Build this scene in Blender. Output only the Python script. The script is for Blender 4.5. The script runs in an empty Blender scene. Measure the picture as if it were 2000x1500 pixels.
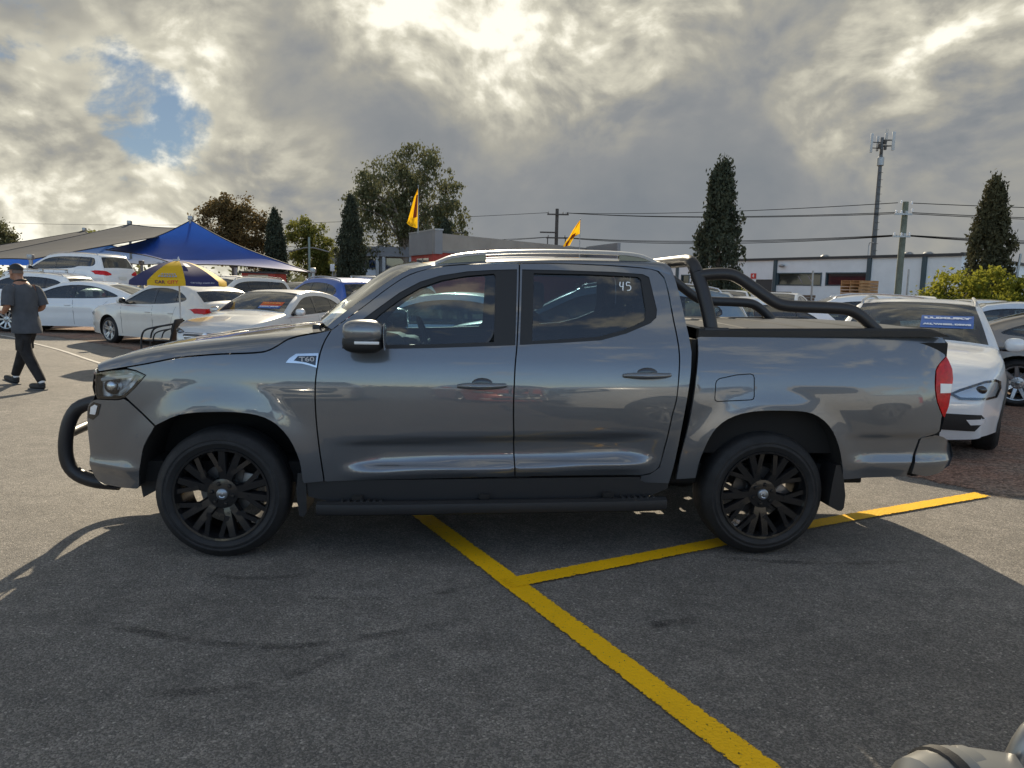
import bpy, bmesh, math, random
from mathutils import Vector, Matrix
from mathutils.geometry import delaunay_2d_cdt
from mathutils.bvhtree import BVHTree

random.seed(11)
scene = bpy.context.scene
COL = scene.collection
PI = math.pi
rad = math.radians

# ------------------------------------------------------------------ camera
CAM_H, PITCH, ROLL = 1.574, 0.1265, 0.022
cam_data = bpy.data.cameras.new('camera')
cam_data.sensor_width = 36.0
cam_data.lens = 27.04
cam_data.clip_start = 0.05
cam_data.clip_end = 3000.0
camera = bpy.data.objects.new('camera', cam_data)
COL.objects.link(camera)
_f = Vector((0, math.cos(PITCH), -math.sin(PITCH)))
_r0 = Vector((1, 0, 0)); _u0 = Vector((0, math.sin(PITCH), math.cos(PITCH)))
_r = _r0 * math.cos(ROLL) + _u0 * math.sin(ROLL)
_u = -_r0 * math.sin(ROLL) + _u0 * math.cos(ROLL)
camera.matrix_world = Matrix(((_r.x, _u.x, -_f.x, 0), (_r.y, _u.y, -_f.y, 0), (_r.z, _u.z, -_f.z, CAM_H), (0, 0, 0, 1)))
scene.camera = camera

# ------------------------------------------------------------------ exposure
scene.view_settings.view_transform = 'Standard'
scene.view_settings.look = 'None'
scene.view_settings.gamma = 1.0
scene.view_settings.use_curve_mapping = False
scene.view_settings.exposure = 1.75
scene.cycles.max_bounces = 6
scene.cycles.diffuse_bounces = 3
scene.cycles.glossy_bounces = 4
scene.cycles.transparent_max_bounces = 16
scene.cycles.sample_clamp_indirect = 6.0
scene.cycles.caustics_reflective = False
scene.cycles.caustics_refractive = False

# ------------------------------------------------------------------ sun and sky
SUN_EL, SUN_AZ = rad(27.0), rad(-6.0)          # azimuth from +Y, negative to the left
SUN_DIR = Vector((math.sin(SUN_AZ) * math.cos(SUN_EL), math.cos(SUN_AZ) * math.cos(SUN_EL), math.sin(SUN_EL)))
sun_data = bpy.data.lights.new('sun', 'SUN')
sun_data.energy = 2.0
sun_data.angle = rad(0.6)
sun_data.color = (1.0, 0.86, 0.64)
sun = bpy.data.objects.new('sun', sun_data)
COL.objects.link(sun)
sun.rotation_euler = SUN_DIR.to_track_quat('Z', 'Y').to_euler()

world = bpy.data.worlds.new('World')
scene.world = world
world.use_nodes = True
world.cycles.sampling_method = 'MANUAL'
world.cycles.sample_map_resolution = 512


class NT:
    """small wrapper to write node graphs as expressions"""
    def __init__(self, tree):
        self.t = tree; self.n = tree.nodes; self.l = tree.links

    def add(self, typ, inputs=None, **props):
        nd = self.n.new(typ)
        for k, v in props.items():
            setattr(nd, k, v)
        for k, v in (inputs or {}).items():
            self.put(nd.inputs[k], v)
        return nd

    def put(self, sock, v):
        if hasattr(v, 'is_output'):
            self.l.new(v, sock)
        else:
            sock.default_value = v

    def math(self, op, a, b=0.0, c=0.0, clamp=False):
        nd = self.add('ShaderNodeMath', {0: a, 1: b, 2: c}, operation=op, use_clamp=clamp)
        return nd.outputs[0]

    def vmath(self, op, a, b=(0, 0, 0)):
        nd = self.add('ShaderNodeVectorMath', {0: a, 1: b}, operation=op)
        return nd.outputs['Value'] if op in ('DOT_PRODUCT', 'DISTANCE', 'LENGTH') else nd.outputs['Vector']

    def noise(self, vec, scale, detail=6.0, rough=0.55, dist=0.0, out='Fac'):
        nd = self.add('ShaderNodeTexNoise', {'Vector': vec, 'Scale': scale, 'Detail': detail, 'Roughness': rough, 'Distortion': dist})
        return nd.outputs[out]

    def remap(self, v, a, b, c=0.0, d=1.0, smooth=True):
        nd = self.add('ShaderNodeMapRange', {'Value': v, 'From Min': a, 'From Max': b, 'To Min': c, 'To Max': d})
        nd.interpolation_type = 'SMOOTHSTEP' if smooth else 'LINEAR'
        return nd.outputs['Result']

    def mix(self, fac, a, b, blend='MIX'):
        nd = self.add('ShaderNodeMix', data_type='RGBA', blend_type=blend)
        self.put(nd.inputs[0], fac); self.put(nd.inputs[6], a); self.put(nd.inputs[7], b)
        return nd.outputs[2]


def c4(c):
    return (c[0], c[1], c[2], 1.0)


def build_world():
    t = NT(world.node_tree)
    t.n.clear()
    co = t.add('ShaderNodeTexCoord').outputs['Generated']
    sep = t.add('ShaderNodeSeparateXYZ', {0: co})
    dz = sep.outputs['Z']
    sky = t.add('ShaderNodeTexSky', sky_type='NISHITA', sun_disc=False)
    sky.sun_elevation = SUN_EL
    sky.sun_rotation = SUN_AZ
    sky.air_density = 1.0; sky.dust_density = 0.0; sky.ozone_density = 3.0
    # cloud fields in direction space, flattened towards the horizon
    flat = t.add('ShaderNodeMapping', {'Vector': co, 'Scale': (1.0, 1.0, 1.35)}).outputs[0]
    warp = t.noise(flat, 3.0, 2.0, 0.5, 0.0, 'Color')
    wv = t.add('ShaderNodeVectorMath', {0: warp, 1: (0.5, 0.5, 0.5)}, operation='SUBTRACT').outputs[0]
    wv = t.add('ShaderNodeVectorMath', {0: wv, 3: 0.16}, operation='SCALE').outputs[0]
    p = t.vmath('ADD', flat, wv)
    big = t.noise(p, 3.2, 4.0, 0.52)
    fine = t.noise(p, 8.0, 6.0, 0.58)
    lit = t.noise(t.vmath('ADD', p, tuple(0.030 * v for v in SUN_DIR)), 8.0, 3.0, 0.60)
    cw = t.vmath('ADD', co, t.add('ShaderNodeVectorMath', {0: wv, 3: 0.8}, operation='SCALE').outputs[0])

    def blobs(items):
        acc = None
        for d, r, a in items:
            v = t.remap(t.vmath('DISTANCE', cw, d), r, 0.0, 0.0, a)
            acc = v if acc is None else t.math('ADD', acc, v)
        return acc
    cov = t.math('ADD', t.math('SUBTRACT', big, 0.12), blobs(SKY_COVER))
    cov = t.math('ADD', cov, t.math('MULTIPLY', t.math('SUBTRACT', fine, 0.5), 2.6))
    cover = t.remap(cov, 0.30, 0.70)
    bri = t.math('ADD', t.math('MULTIPLY', t.math('SUBTRACT', big, 0.5), 0.8), t.math('ADD', blobs(SKY_BRIGHT), 0.43))
    # billows: the side of each puff turned to the sun is lighter; thick grey cloud is smoother
    amp = t.remap(bri, 0.10, 0.62, 0.12, 1.0)
    puff = t.math('ADD', t.math('MULTIPLY', t.math('SUBTRACT', fine, lit), SKY_RELIEF), t.math('MULTIPLY', t.math('SUBTRACT', fine, 0.5), 0.7))
    bri = t.math('ADD', bri, t.math('MULTIPLY', puff, amp))
    bri = t.math('ADD', bri, t.remap(cov, 0.95, 0.50, 0.0, 0.16))
    # front-lit clouds behind us, with brightness added to raise the ambient light
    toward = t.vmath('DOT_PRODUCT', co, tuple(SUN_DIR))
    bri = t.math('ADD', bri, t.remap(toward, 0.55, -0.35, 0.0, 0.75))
    bri = t.add('ShaderNodeClamp', {0: bri}).outputs[0]
    ramp = t.add('ShaderNodeValToRGB', {0: bri})
    cr = ramp.color_ramp
    cr.elements[0].position = 0.0; cr.elements[0].color = c4((0.064, 0.0705, 0.0775))
    cr.elements[1].position = 1.0; cr.elements[1].color = c4((0.34, 0.325, 0.275))
    for pos, c in ((0.22, (0.083, 0.0862, 0.0885)), (0.48, (0.1215, 0.1175, 0.102)), (0.75, (0.196, 0.187, 0.153))):
        e = cr.elements.new(pos); e.color = c4(c)
    cloud = t.add('ShaderNodeVectorMath', {0: ramp.outputs[0], 3: 10.0}, operation='SCALE').outputs[0]
    # open sky veiled by vapour, scaled up away from the sun for ambient light
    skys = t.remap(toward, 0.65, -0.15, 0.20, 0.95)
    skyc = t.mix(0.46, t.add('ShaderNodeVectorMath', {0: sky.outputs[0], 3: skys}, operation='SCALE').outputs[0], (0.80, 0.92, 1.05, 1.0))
    col = t.mix(cover, skyc, cloud)
    below = t.remap(dz, -0.02, 0.0)
    col = t.mix(below, (0.9, 0.85, 0.75, 1.0), col)
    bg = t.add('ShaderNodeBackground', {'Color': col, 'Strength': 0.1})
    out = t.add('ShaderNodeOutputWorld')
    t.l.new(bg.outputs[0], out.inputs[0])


SKY_RELIEF = 2.1
SKY_COVER = [
    ((0.0, -0.97, 0.24), 0.9, -0.40),
    ((-0.492, 0.85, 0.186), 0.25, -0.86),
    ((-0.399, 0.902, 0.167), 0.24, -0.88),
    ((-0.462, 0.873, 0.157), 0.07, 0.5),
    ((-0.504, 0.849, 0.157), 0.1, 0.3),
    ((-0.526, 0.828, 0.196), 0.12, -0.5),
    ((-0.441, 0.878, 0.183), 0.1, -0.2),
    ((-0.369, 0.887, 0.276), 0.16, 0.35),
    ((-0.385, 0.905, 0.179), 0.14, -0.35),
    ((-0.521, 0.841, 0.147), 0.15, 0.75),
    ((-0.455, 0.882, 0.12), 0.14, 0.55),
    ((-0.509, 0.858, 0.072), 0.3, 0.65),
    ((-0.416, 0.89, 0.186), 0.05, 0.5),
    ((-0.276, 0.949, 0.152), 0.18, 0.2),
    ((-0.512, 0.82, 0.257), 0.2, 0.45),
    ((-0.189, 0.946, 0.264), 0.6, 0.75),
    ((0.179, 0.964, 0.194), 0.9, 0.8),
    ((0.271, 0.907, 0.323), 0.05, -1.2),
    ((0.492, 0.857, 0.153), 0.7, 0.7),
    ((-0.093, 0.942, 0.322), 0.05, -1.1),
]
SKY_BRIGHT = [
    ((-0.098, 0.929, 0.356), 0.4, 0.5),
    ((-0.021, 0.957, 0.289), 0.18, 0.26),
    ((-0.164, 0.942, 0.292), 0.14, 0.2),
    ((-0.383, 0.881, 0.279), 0.14, 0.3),
    ((-0.342, 0.904, 0.257), 0.1, 0.2),
    ((-0.498, 0.861, 0.1), 0.34, 0.3),
    ((-0.366, 0.925, 0.105), 0.34, 0.2),
    ((-0.277, 0.95, 0.146), 0.14, 0.2),
    ((0.153, 0.944, 0.294), 0.2, 0.36),
    ((0.358, 0.898, 0.257), 0.22, 0.3),
    ((0.484, 0.84, 0.243), 0.24, 0.34),
    ((-0.456, 0.858, 0.234), 0.24, -0.34),
    ((-0.281, 0.93, 0.235), 0.24, -0.36),
    ((-0.193, 0.964, 0.18), 0.3, -0.22),
    ((0.026, 0.989, 0.146), 0.42, -0.24),
    ((0.272, 0.952, 0.14), 0.46, -0.3),
    ((0.472, 0.87, 0.144), 0.36, -0.24),
    ((0.306, 0.949, 0.074), 0.4, 0.06),
]

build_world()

# ------------------------------------------------------------------ materials
MATS = {}


def mat(name, color=(0.5, 0.5, 0.5), rough=0.5, metal=0.0, spec=0.5, coat=0.0, coat_rough=0.03, var=0.0, var_scale=8.0, bump=0.0, bump_scale=60.0,
        trans=0.0, emit=None, sheen=0.0):
    if name in MATS:
        return MATS[name]
    m = bpy.data.materials.new(name); m.use_nodes = True
    t = NT(m.node_tree); t.n.clear()
    out = t.add('ShaderNodeOutputMaterial')
    b = t.add('ShaderNodeBsdfPrincipled', {'Roughness': rough, 'Metallic': metal, 'Specular IOR Level': spec, 'Coat Weight': coat, 'Coat Roughness': coat_rough})
    co = t.add('ShaderNodeTexCoord').outputs['Object']
    if var > 0:
        n = t.noise(co, var_scale, 5.0, 0.6)
        f = t.remap(n, 0.3, 0.7, 1.0 - var, 1.0 + var, False)
        cc = t.add('ShaderNodeVectorMath', {0: color, 3: f}, operation='SCALE').outputs[0]
        t.l.new(cc, b.inputs['Base Color'])
        rr = t.remap(n, 0.3, 0.7, rough * (1 + var * .5), rough * (1 - var * .5), False)
        t.l.new(rr, b.inputs['Roughness'])
    else:
        b.inputs['Base Color'].default_value = c4(color)
    if bump > 0:
        n2 = t.noise(co, bump_scale, 4.0, 0.6)
        bp = t.add('ShaderNodeBump', {'Height': n2, 'Strength': bump, 'Distance': 0.01})
        t.l.new(bp.outputs[0], b.inputs['Normal'])
    if emit:
        b.inputs['Emission Color'].default_value = c4(emit); b.inputs['Emission Strength'].default_value = 1.0
    if trans > 0:
        tr = t.add('ShaderNodeBsdfTranslucent', {'Color': c4(color)})
        mx = t.add('ShaderNodeMixShader', {0: trans})
        t.l.new(b.outputs[0], mx.inputs[1]); t.l.new(tr.outputs[0], mx.inputs[2]); t.l.new(mx.outputs[0], out.inputs[0])
    else:
        t.l.new(b.outputs[0], out.inputs[0])
    MATS[name] = m
    return m


def glass(name, tint, refl=1.0, rough=0.0, dust=0.0):
    """thin tinted pane: what is behind shows through, the rest mirrors"""
    if name in MATS:
        return MATS[name]
    m = bpy.data.materials.new(name); m.use_nodes = True
    t = NT(m.node_tree); t.n.clear()
    out = t.add('ShaderNodeOutputMaterial')
    tr = t.add('ShaderNodeBsdfTransparent', {'Color': c4(tint)})
    gl = t.add('ShaderNodeBsdfGlossy', {'Color': (refl, refl, refl, 1), 'Roughness': rough})
    fr = t.add('ShaderNodeFresnel', {'IOR': 1.55})
    fac = t.math('ADD', t.math('MULTIPLY', fr.outputs[0], 1.25), 0.015, clamp=True)
    mx = t.add('ShaderNodeMixShader', {0: fac})
    t.l.new(tr.outputs[0], mx.inputs[1]); t.l.new(gl.outputs[0], mx.inputs[2])
    last = mx.outputs[0]
    if dust > 0:
        co = t.add('ShaderNodeTexCoord').outputs['Object']
        n = t.noise(co, 5.0, 6.0, 0.6)
        df = t.add('ShaderNodeBsdfDiffuse', {'Color': (0.4, 0.4, 0.38, 1)})
        mx2 = t.add('ShaderNodeMixShader', {0: t.math('MULTIPLY', n, dust)})
        t.l.new(last, mx2.inputs[1]); t.l.new(df.outputs[0], mx2.inputs[2]); last = mx2.outputs[0]
    t.l.new(last, out.inputs[0])
    MATS[name] = m
    return m


def paint(name, color, metal=0.0, rough=0.35, dust=0.10, coat_ior=1.6):
    """car paint under clear coat, with faint dust and flake"""
    if name in MATS:
        return MATS[name]
    m = bpy.data.materials.new(name); m.use_nodes = True
    t = NT(m.node_tree); t.n.clear()
    out = t.add('ShaderNodeOutputMaterial')
    co = t.add('ShaderNodeTexCoord').outputs['Object']
    n = t.noise(co, 2.3, 7.0, 0.62)
    sp = t.noise(co, 900.0, 1.0, 0.5)
    base = t.mix(t.remap(sp, 0.35, 0.7, 0.0, 0.35 if metal > 0 else 0.0), c4(color), c4([min(1, v * 1.5 + .01) for v in color]))
    base = t.mix(t.remap(n, 0.45, 0.8, 0.0, dust), base, (0.32, 0.29, 0.25, 1))
    b = t.add('ShaderNodeBsdfPrincipled', {'Metallic': metal, 'Roughness': rough, 'Coat Weight': 1.0, 'Coat IOR': coat_ior, 'Base Color': base})
    t.l.new(t.remap(n, 0.4, 0.8, 0.012, 0.012 + dust * .3), b.inputs['Coat Roughness'])
    t.l.new(b.outputs[0], out.inputs[0])
    MATS[name] = m
    return m


# ------------------------------------------------------------------ mesh tools
class MB:
    def __init__(self):
        self.v = []; self.f = []; self.m = []; self.cur = 0

    def add(self, verts, faces, M=None):
        o = len(self.v)
        if M is not None:
            verts = [M @ Vector(p) for p in verts]
        self.v += [tuple(p) for p in verts]
        self.f += [tuple(i + o for i in fc) for fc in faces]
        self.m += [self.cur] * len(faces)
        return self

    def box(self, c, s, ch=0.0, M=None):
        hx, hy, hz = s[0] / 2, s[1] / 2, s[2] / 2
        if ch <= 0:
            vs = [(c[0] + a * hx, c[1] + b * hy, c[2] + d * hz) for a in (-1, 1) for b in (-1, 1) for d in (-1, 1)]
            fs = [(0, 1, 3, 2), (4, 6, 7, 5), (0, 4, 5, 1), (2, 3, 7, 6), (0, 2, 6, 4), (1, 5, 7, 3)]
            return self.add(vs, fs, M)
        ch = min(ch, hx * .95, hy * .95, hz * .95)
        bm = bmesh.new()
        bmesh.ops.create_cube(bm, size=1.0)
        for v in bm.verts:
            v.co = Vector((c[0] + v.co.x * s[0], c[1] + v.co.y * s[1], c[2] + v.co.z * s[2]))
        bmesh.ops.bevel(bm, geom=list(bm.edges), offset=ch, segments=2, affect='EDGES', profile=0.5)
        bm.verts.index_update()
        vs = [v.co.copy() for v in bm.verts]; fs = [tuple(v.index for v in fc.verts) for fc in bm.faces]
        bm.free()
        return self.add(vs, fs, M)

    def tube(self, pts, r, n=10, caps=True, closed=False, M=None):
        pts = [Vector(p) for p in pts]
        k = len(pts)
        rs = r if isinstance(r, (list, tuple)) else [r] * k
        vs, fs = [], []
        prev = None
        for i, p in enumerate(pts):
            if closed:
                d = (pts[(i + 1) % k] - pts[i - 1]).normalized()
            else:
                d = (pts[min(i + 1, k - 1)] - pts[max(i - 1, 0)]).normalized()
            if prev is None:
                a = d.orthogonal().normalized()
            else:
                a = (prev - d * prev.dot(d))
                a = a.normalized() if a.length > 1e-6 else d.orthogonal().normalized()
            prev = a
            b = d.cross(a)
            for j in range(n):
                th = 2 * PI * j / n
                vs.append(p + (a * math.cos(th) + b * math.sin(th)) * rs[i])
        for i in range(k if closed else k - 1):
            i2 = (i + 1) % k
            for j in range(n):
                fs.append((i * n + j, i * n + (j + 1) % n, i2 * n + (j + 1) % n, i2 * n + j))
        if caps and not closed:
            fs.append(tuple(range(n))[::-1]); fs.append(tuple((k - 1) * n + j for j in range(n)))
        return self.add(vs, fs, M)

    def lathe(self, prof, n=24, axis='Z', M=None, closed=False):
        """prof: list of (radius, height)"""
        vs, fs = [], []
        for r, h in prof:
            for j in range(n):
                th = 2 * PI * j / n
                c, s = r * math.cos(th), r * math.sin(th)
                vs.append((c, s, h) if axis == 'Z' else ((c, h, s) if axis == 'Y' else (h, c, s)))
        k = len(prof)
        for i in range(k if closed else k - 1):
            i2 = (i + 1) % k
            for j in range(n):
                fs.append((i * n + j, i * n + (j + 1) % n, i2 * n + (j + 1) % n, i2 * n + j))
        return self.add(vs, fs, M)

    def prism(self, poly, d0, d1, axis='Y', M=None):
        """poly of 2d points extruded along axis from d0 to d1; axis Y takes (x,z), Z takes (x,y), X takes (y,z)"""
        def P(p, d):
            return (p[0], d, p[1]) if axis == 'Y' else ((p[0], p[1], d) if axis == 'Z' else (d, p[0], p[1]))
        n = len(poly)
        vs = [P(p, d0) for p in poly] + [P(p, d1) for p in poly]
        fs = [tuple(range(n)), tuple(range(2 * n - 1, n - 1, -1))]
        fs += [(i, i + n, (i + 1) % n + n, (i + 1) % n) for i in range(n)]
        return self.add(vs, fs, M)

    def grid(self, rows, M=None, flip=False):
        nu, nv = len(rows), len(rows[0])
        vs = [p for r in rows for p in r]
        fs = []
        for i in range(nu - 1):
            for j in range(nv - 1):
                q = (i * nv + j, i * nv + j + 1, (i + 1) * nv + j + 1, (i + 1) * nv + j)
                fs.append(q[::-1] if flip else q)
        return self.add(vs, fs, M)

    def ball(self, c, r, seg=14, rings=9, M=None, p=2.0):
        """(super)ellipsoid"""
        def sp(v):
            return math.copysign(abs(v) ** (2.0 / p), v)
        rx, ry, rz = (r, r, r) if not hasattr(r, '__len__') else r
        vs = [(c[0], c[1], c[2] - rz)]
        for i in range(1, rings):
            a = -PI / 2 + PI * i / rings
            for j in range(seg):
                th = 2 * PI * j / seg
                vs.append((c[0] + rx * sp(math.cos(a)) * sp(math.cos(th)), c[1] + ry * sp(math.cos(a)) * sp(math.sin(th)), c[2] + rz * sp(math.sin(a))))
        vs.append((c[0], c[1], c[2] + rz))
        fs = [(0, 1 + (j + 1) % seg, 1 + j) for j in range(seg)]
        for i in range(rings - 2):
            for j in range(seg):
                a = 1 + i * seg + j; b = 1 + i * seg + (j + 1) % seg
                fs.append((a, b, b + seg, a + seg))
        L = len(vs) - 1; o = 1 + (rings - 2) * seg
        fs += [(o + j, o + (j + 1) % seg, L) for j in range(seg)]
        return self.add(vs, fs, M)

    def build(self, name, m, parent=None, smooth=40, fix=True):
        me = bpy.data.meshes.new(name)
        me.from_pydata(self.v, [], self.f)
        ms = m if isinstance(m, (list, tuple)) else [m]
        for x in ms:
            me.materials.append(x)
        if len(ms) > 1:
            me.polygons.foreach_set('material_index', self.m)
        if fix:
            bm = bmesh.new(); bm.from_mesh(me)
            bmesh.ops.recalc_face_normals(bm, faces=bm.faces)
            bm.to_mesh(me); bm.free()
        if smooth:
            me.polygons.foreach_set('use_smooth', [True] * len(me.polygons))
            if smooth < 170:
                me.set_sharp_from_angle(angle=rad(smooth))
        me.update()
        return link(name, me, parent)


def link(name, data, parent=None):
    o = bpy.data.objects.new(name, data)
    COL.objects.link(o)
    if parent is not None:
        o.parent = parent
    return o


def tag(o, label=None, cat=None, group=None, kind=None):
    if label: o['label'] = label
    if cat: o['category'] = cat
    if group: o['group'] = group
    if kind: o['kind'] = kind
    return o


def thing(name, label, cat, loc=(0, 0, 0), rz=0.0, group=None):
    o = link(name, None)
    o.empty_display_size = 0.2
    o.location = loc; o.rotation_euler = (0, 0, rz)
    return tag(o, label, cat, group)


def copy_tree(o, parent=None):
    c = o.copy(); COL.objects.link(c)
    if parent is not None:
        c.parent = parent
    for ch in list(o.children):
        copy_tree(ch, c)
    return c


def pchip(pts):
    xs = [p[0] for p in pts]; ys = [p[1] for p in pts]; n = len(xs)
    h = [xs[i + 1] - xs[i] for i in range(n - 1)]; d = [(ys[i + 1] - ys[i]) / h[i] for i in range(n - 1)]
    m = [0] * n; m[0] = d[0]; m[-1] = d[-1]
    for i in range(1, n - 1):
        if d[i - 1] * d[i] > 0:
            a = 2 * h[i] + h[i - 1]; b = h[i] + 2 * h[i - 1]; m[i] = (a + b) / (a / d[i - 1] + b / d[i])

    def f(x):
        if x <= xs[0]: return ys[0] + m[0] * (x - xs[0])
        if x >= xs[-1]: return ys[-1] + m[-1] * (x - xs[-1])
        i = 0
        while x > xs[i + 1]: i += 1
        t = (x - xs[i]) / h[i]; t2 = t * t; t3 = t2 * t
        return (2 * t3 - 3 * t2 + 1) * ys[i] + (t3 - 2 * t2 + t) * h[i] * m[i] + (-2 * t3 + 3 * t2) * ys[i + 1] + (t3 - t2) * h[i] * m[i + 1]
    return f


def sst(a, b, x):
    t = min(1, max(0, (x - a) / (b - a))); return t * t * (3 - 2 * t)


def curve(pts, step=0.04, closed=False):
    """Catmull-Rom resampling of a chain (any dimension)"""
    P = [Vector(p) for p in pts]; n = len(P); out = []
    rng = n if closed else n - 1
    for i in range(rng):
        p1, p2 = P[i], P[(i + 1) % n]
        p0 = P[i - 1] if (i > 0 or closed) else p1 * 2 - p2
        p3 = P[(i + 2) % n] if (i + 2 < n or closed) else p2 * 2 - p1
        k = max(1, int(math.ceil((p2 - p1).length / step)))
        # centripetal-like damping
        l = (p2 - p1).length
        m1 = (p2 - p0) / max(1e-6, (p1 - p0).length + l) * l
        m2 = (p3 - p1) / max(1e-6, (p3 - p2).length + l) * l
        for j in range(k):
            t = j / k; t2 = t * t; t3 = t2 * t
            out.append(p1 * (2 * t3 - 3 * t2 + 1) + m1 * (t3 - 2 * t2 + t) + p2 * (-2 * t3 + 3 * t2) + m2 * (t3 - t2))
    if not closed:
        out.append(P[-1].copy())
    return [tuple(p) for p in out]


def resample(poly, step):
    out = []
    n = len(poly)
    for i in range(n):
        a, b = Vector(poly[i]), Vector(poly[(i + 1) % n])
        k = max(1, int(math.ceil((b - a).length / step)))
        for j in range(k):
            out.append(tuple(a.lerp(b, j / k)))
    return out


def inside(p, poly):
    x, y = p; c = False; n = len(poly); j = n - 1
    for i in range(n):
        xi, yi = poly[i]; xj, yj = poly[j]
        if (yi > y) != (yj > y) and x < (xj - xi) * (y - yi) / (yj - yi) + xi:
            c = not c
        j = i
    return c


def shrink(poly, d):
    """offset a closed polygon inwards by d (any winding)"""
    n = len(poly)
    A = sum(poly[i][0] * poly[(i + 1) % n][1] - poly[(i + 1) % n][0] * poly[i][1] for i in range(n))
    s = 1 if A > 0 else -1
    out = []
    for i in range(n):
        p0, p1, p2 = Vector(poly[i - 1]), Vector(poly[i]), Vector(poly[(i + 1) % n])
        e1 = (p1 - p0); e2 = (p2 - p1)
        if e1.length < 1e-7 or e2.length < 1e-7:
            out.append(tuple(p1)); continue
        e1.normalize(); e2.normalize()
        n1 = Vector((-e1.y, e1.x)) * s; n2 = Vector((-e2.y, e2.x)) * s
        b = n1 + n2
        if b.length < 1e-4:
            b = n1
        b = b / max(0.5, b.dot(n1)) if b.length > 0 else n1
        out.append(tuple(p1 + b * d))
    return out


def triangulate(outline, step, holes=()):
    """2d points and triangles of a polygon with holes, filled with an even grid"""
    out = resample(outline, step); hs = [resample(h, step) for h in holes]
    pts = [Vector(p) for p in out]; edges = [(i, (i + 1) % len(out)) for i in range(len(out))]
    for h in hs:
        o = len(pts); pts += [Vector(p) for p in h]; edges += [(o + i, o + (i + 1) % len(h)) for i in range(len(h))]
    bnd = list(pts)
    cell = {}
    for b in bnd:
        cell.setdefault((int(b.x // step), int(b.y // step)), []).append(b)
    x0 = min(p[0] for p in out); x1 = max(p[0] for p in out); y0 = min(p[1] for p in out); y1 = max(p[1] for p in out)
    r = 0; y = y0 + step * .5
    while y < y1:
        x = x0 + step * (.5 if r % 2 else 1.0)
        while x < x1:
            cx, cy = int(x // step), int(y // step)
            near = any((b.x - x) ** 2 + (b.y - y) ** 2 < (0.55 * step) ** 2 for i in (-1, 0, 1) for j in (-1, 0, 1) for b in cell.get((cx + i, cy + j), ()))
            if not near and inside((x, y), out) and not any(inside((x, y), h) for h in hs):
                pts.append(Vector((x, y)))
            x += step
        y += step * .87; r += 1
    v, e, f, *_ = delaunay_2d_cdt(pts, edges, [], 0, 1e-6)
    tris = []
    for fc in f:
        c = (v[fc[0]] + v[fc[1]] + v[fc[2]]) / 3
        if inside(c, out) and not any(inside(c, h) for h in hs):
            tris.append(tuple(fc))
    return [tuple(p) for p in v], tris


def panel(name, outline, surf, m, parent, step=0.05, holes=(), thick=0.02, side=-1, off=0.0, out_dir=None):
    """sheet over the side surface y = side*surf(x,z) with a return flange all round its edge"""
    v2, tris = triangulate(outline, step, holes)

    def pt(x, z, d=0.0):
        return Vector((x, side * (surf(x, z) + off - d), z))
    e = 0.006
    pos = [pt(x, z) for x, z in v2]
    nrm = []
    for x, z in v2:
        gx = (surf(x + e, z) - surf(x - e, z)) / (2 * e); gz = (surf(x, z + e) - surf(x, z - e)) / (2 * e)
        nrm.append(Vector((-gx, side, -gz)).normalized())
    faces = []
    cnt = {}
    for t in tris:
        a, b, c = (pos[i] for i in t)
        if (b - a).cross(c - a).dot(nrm[t[0]]) < 0:
            t = (t[0], t[2], t[1])
        faces.append(t)
        for i in range(3):
            k = (t[i], t[(i + 1) % 3])
            cnt[k] = 1
    bnd = [k for k in cnt if (k[1], k[0]) not in cnt]
    verts = list(pos); norms = list(nrm)
    if thick > 0:
        for a, b in bnd:
            o = len(verts)
            pa, pb = pos[a], pos[b]
            qa = pt(v2[a][0], v2[a][1], thick); qb = pt(v2[b][0], v2[b][1], thick)
            nn = (pb - pa).cross(qa - pa)
            nn = -nn.normalized() if nn.length > 1e-9 else nrm[a]
            verts += [pa, pb, qb, qa]; norms += [nn] * 4
            faces.append((o + 1, o, o + 3, o + 2))
    me = bpy.data.meshes.new(name)
    me.from_pydata([tuple(p) for p in verts], [], faces)
    me.materials.append(m)
    me.polygons.foreach_set('use_smooth', [True] * len(me.polygons))
    me.update()
    me.normals_split_custom_set_from_vertices([tuple(n) for n in norms])
    return link(name, me, parent)


def bvh_of(objs):
    vs, fs = [], []
    for o in objs:
        k = len(vs)
        vs += [v.co.copy() for v in o.data.vertices]
        fs += [tuple(i + k for i in p.vertices) for p in o.data.polygons]
    return BVHTree.FromPolygons(vs, fs)


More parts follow.
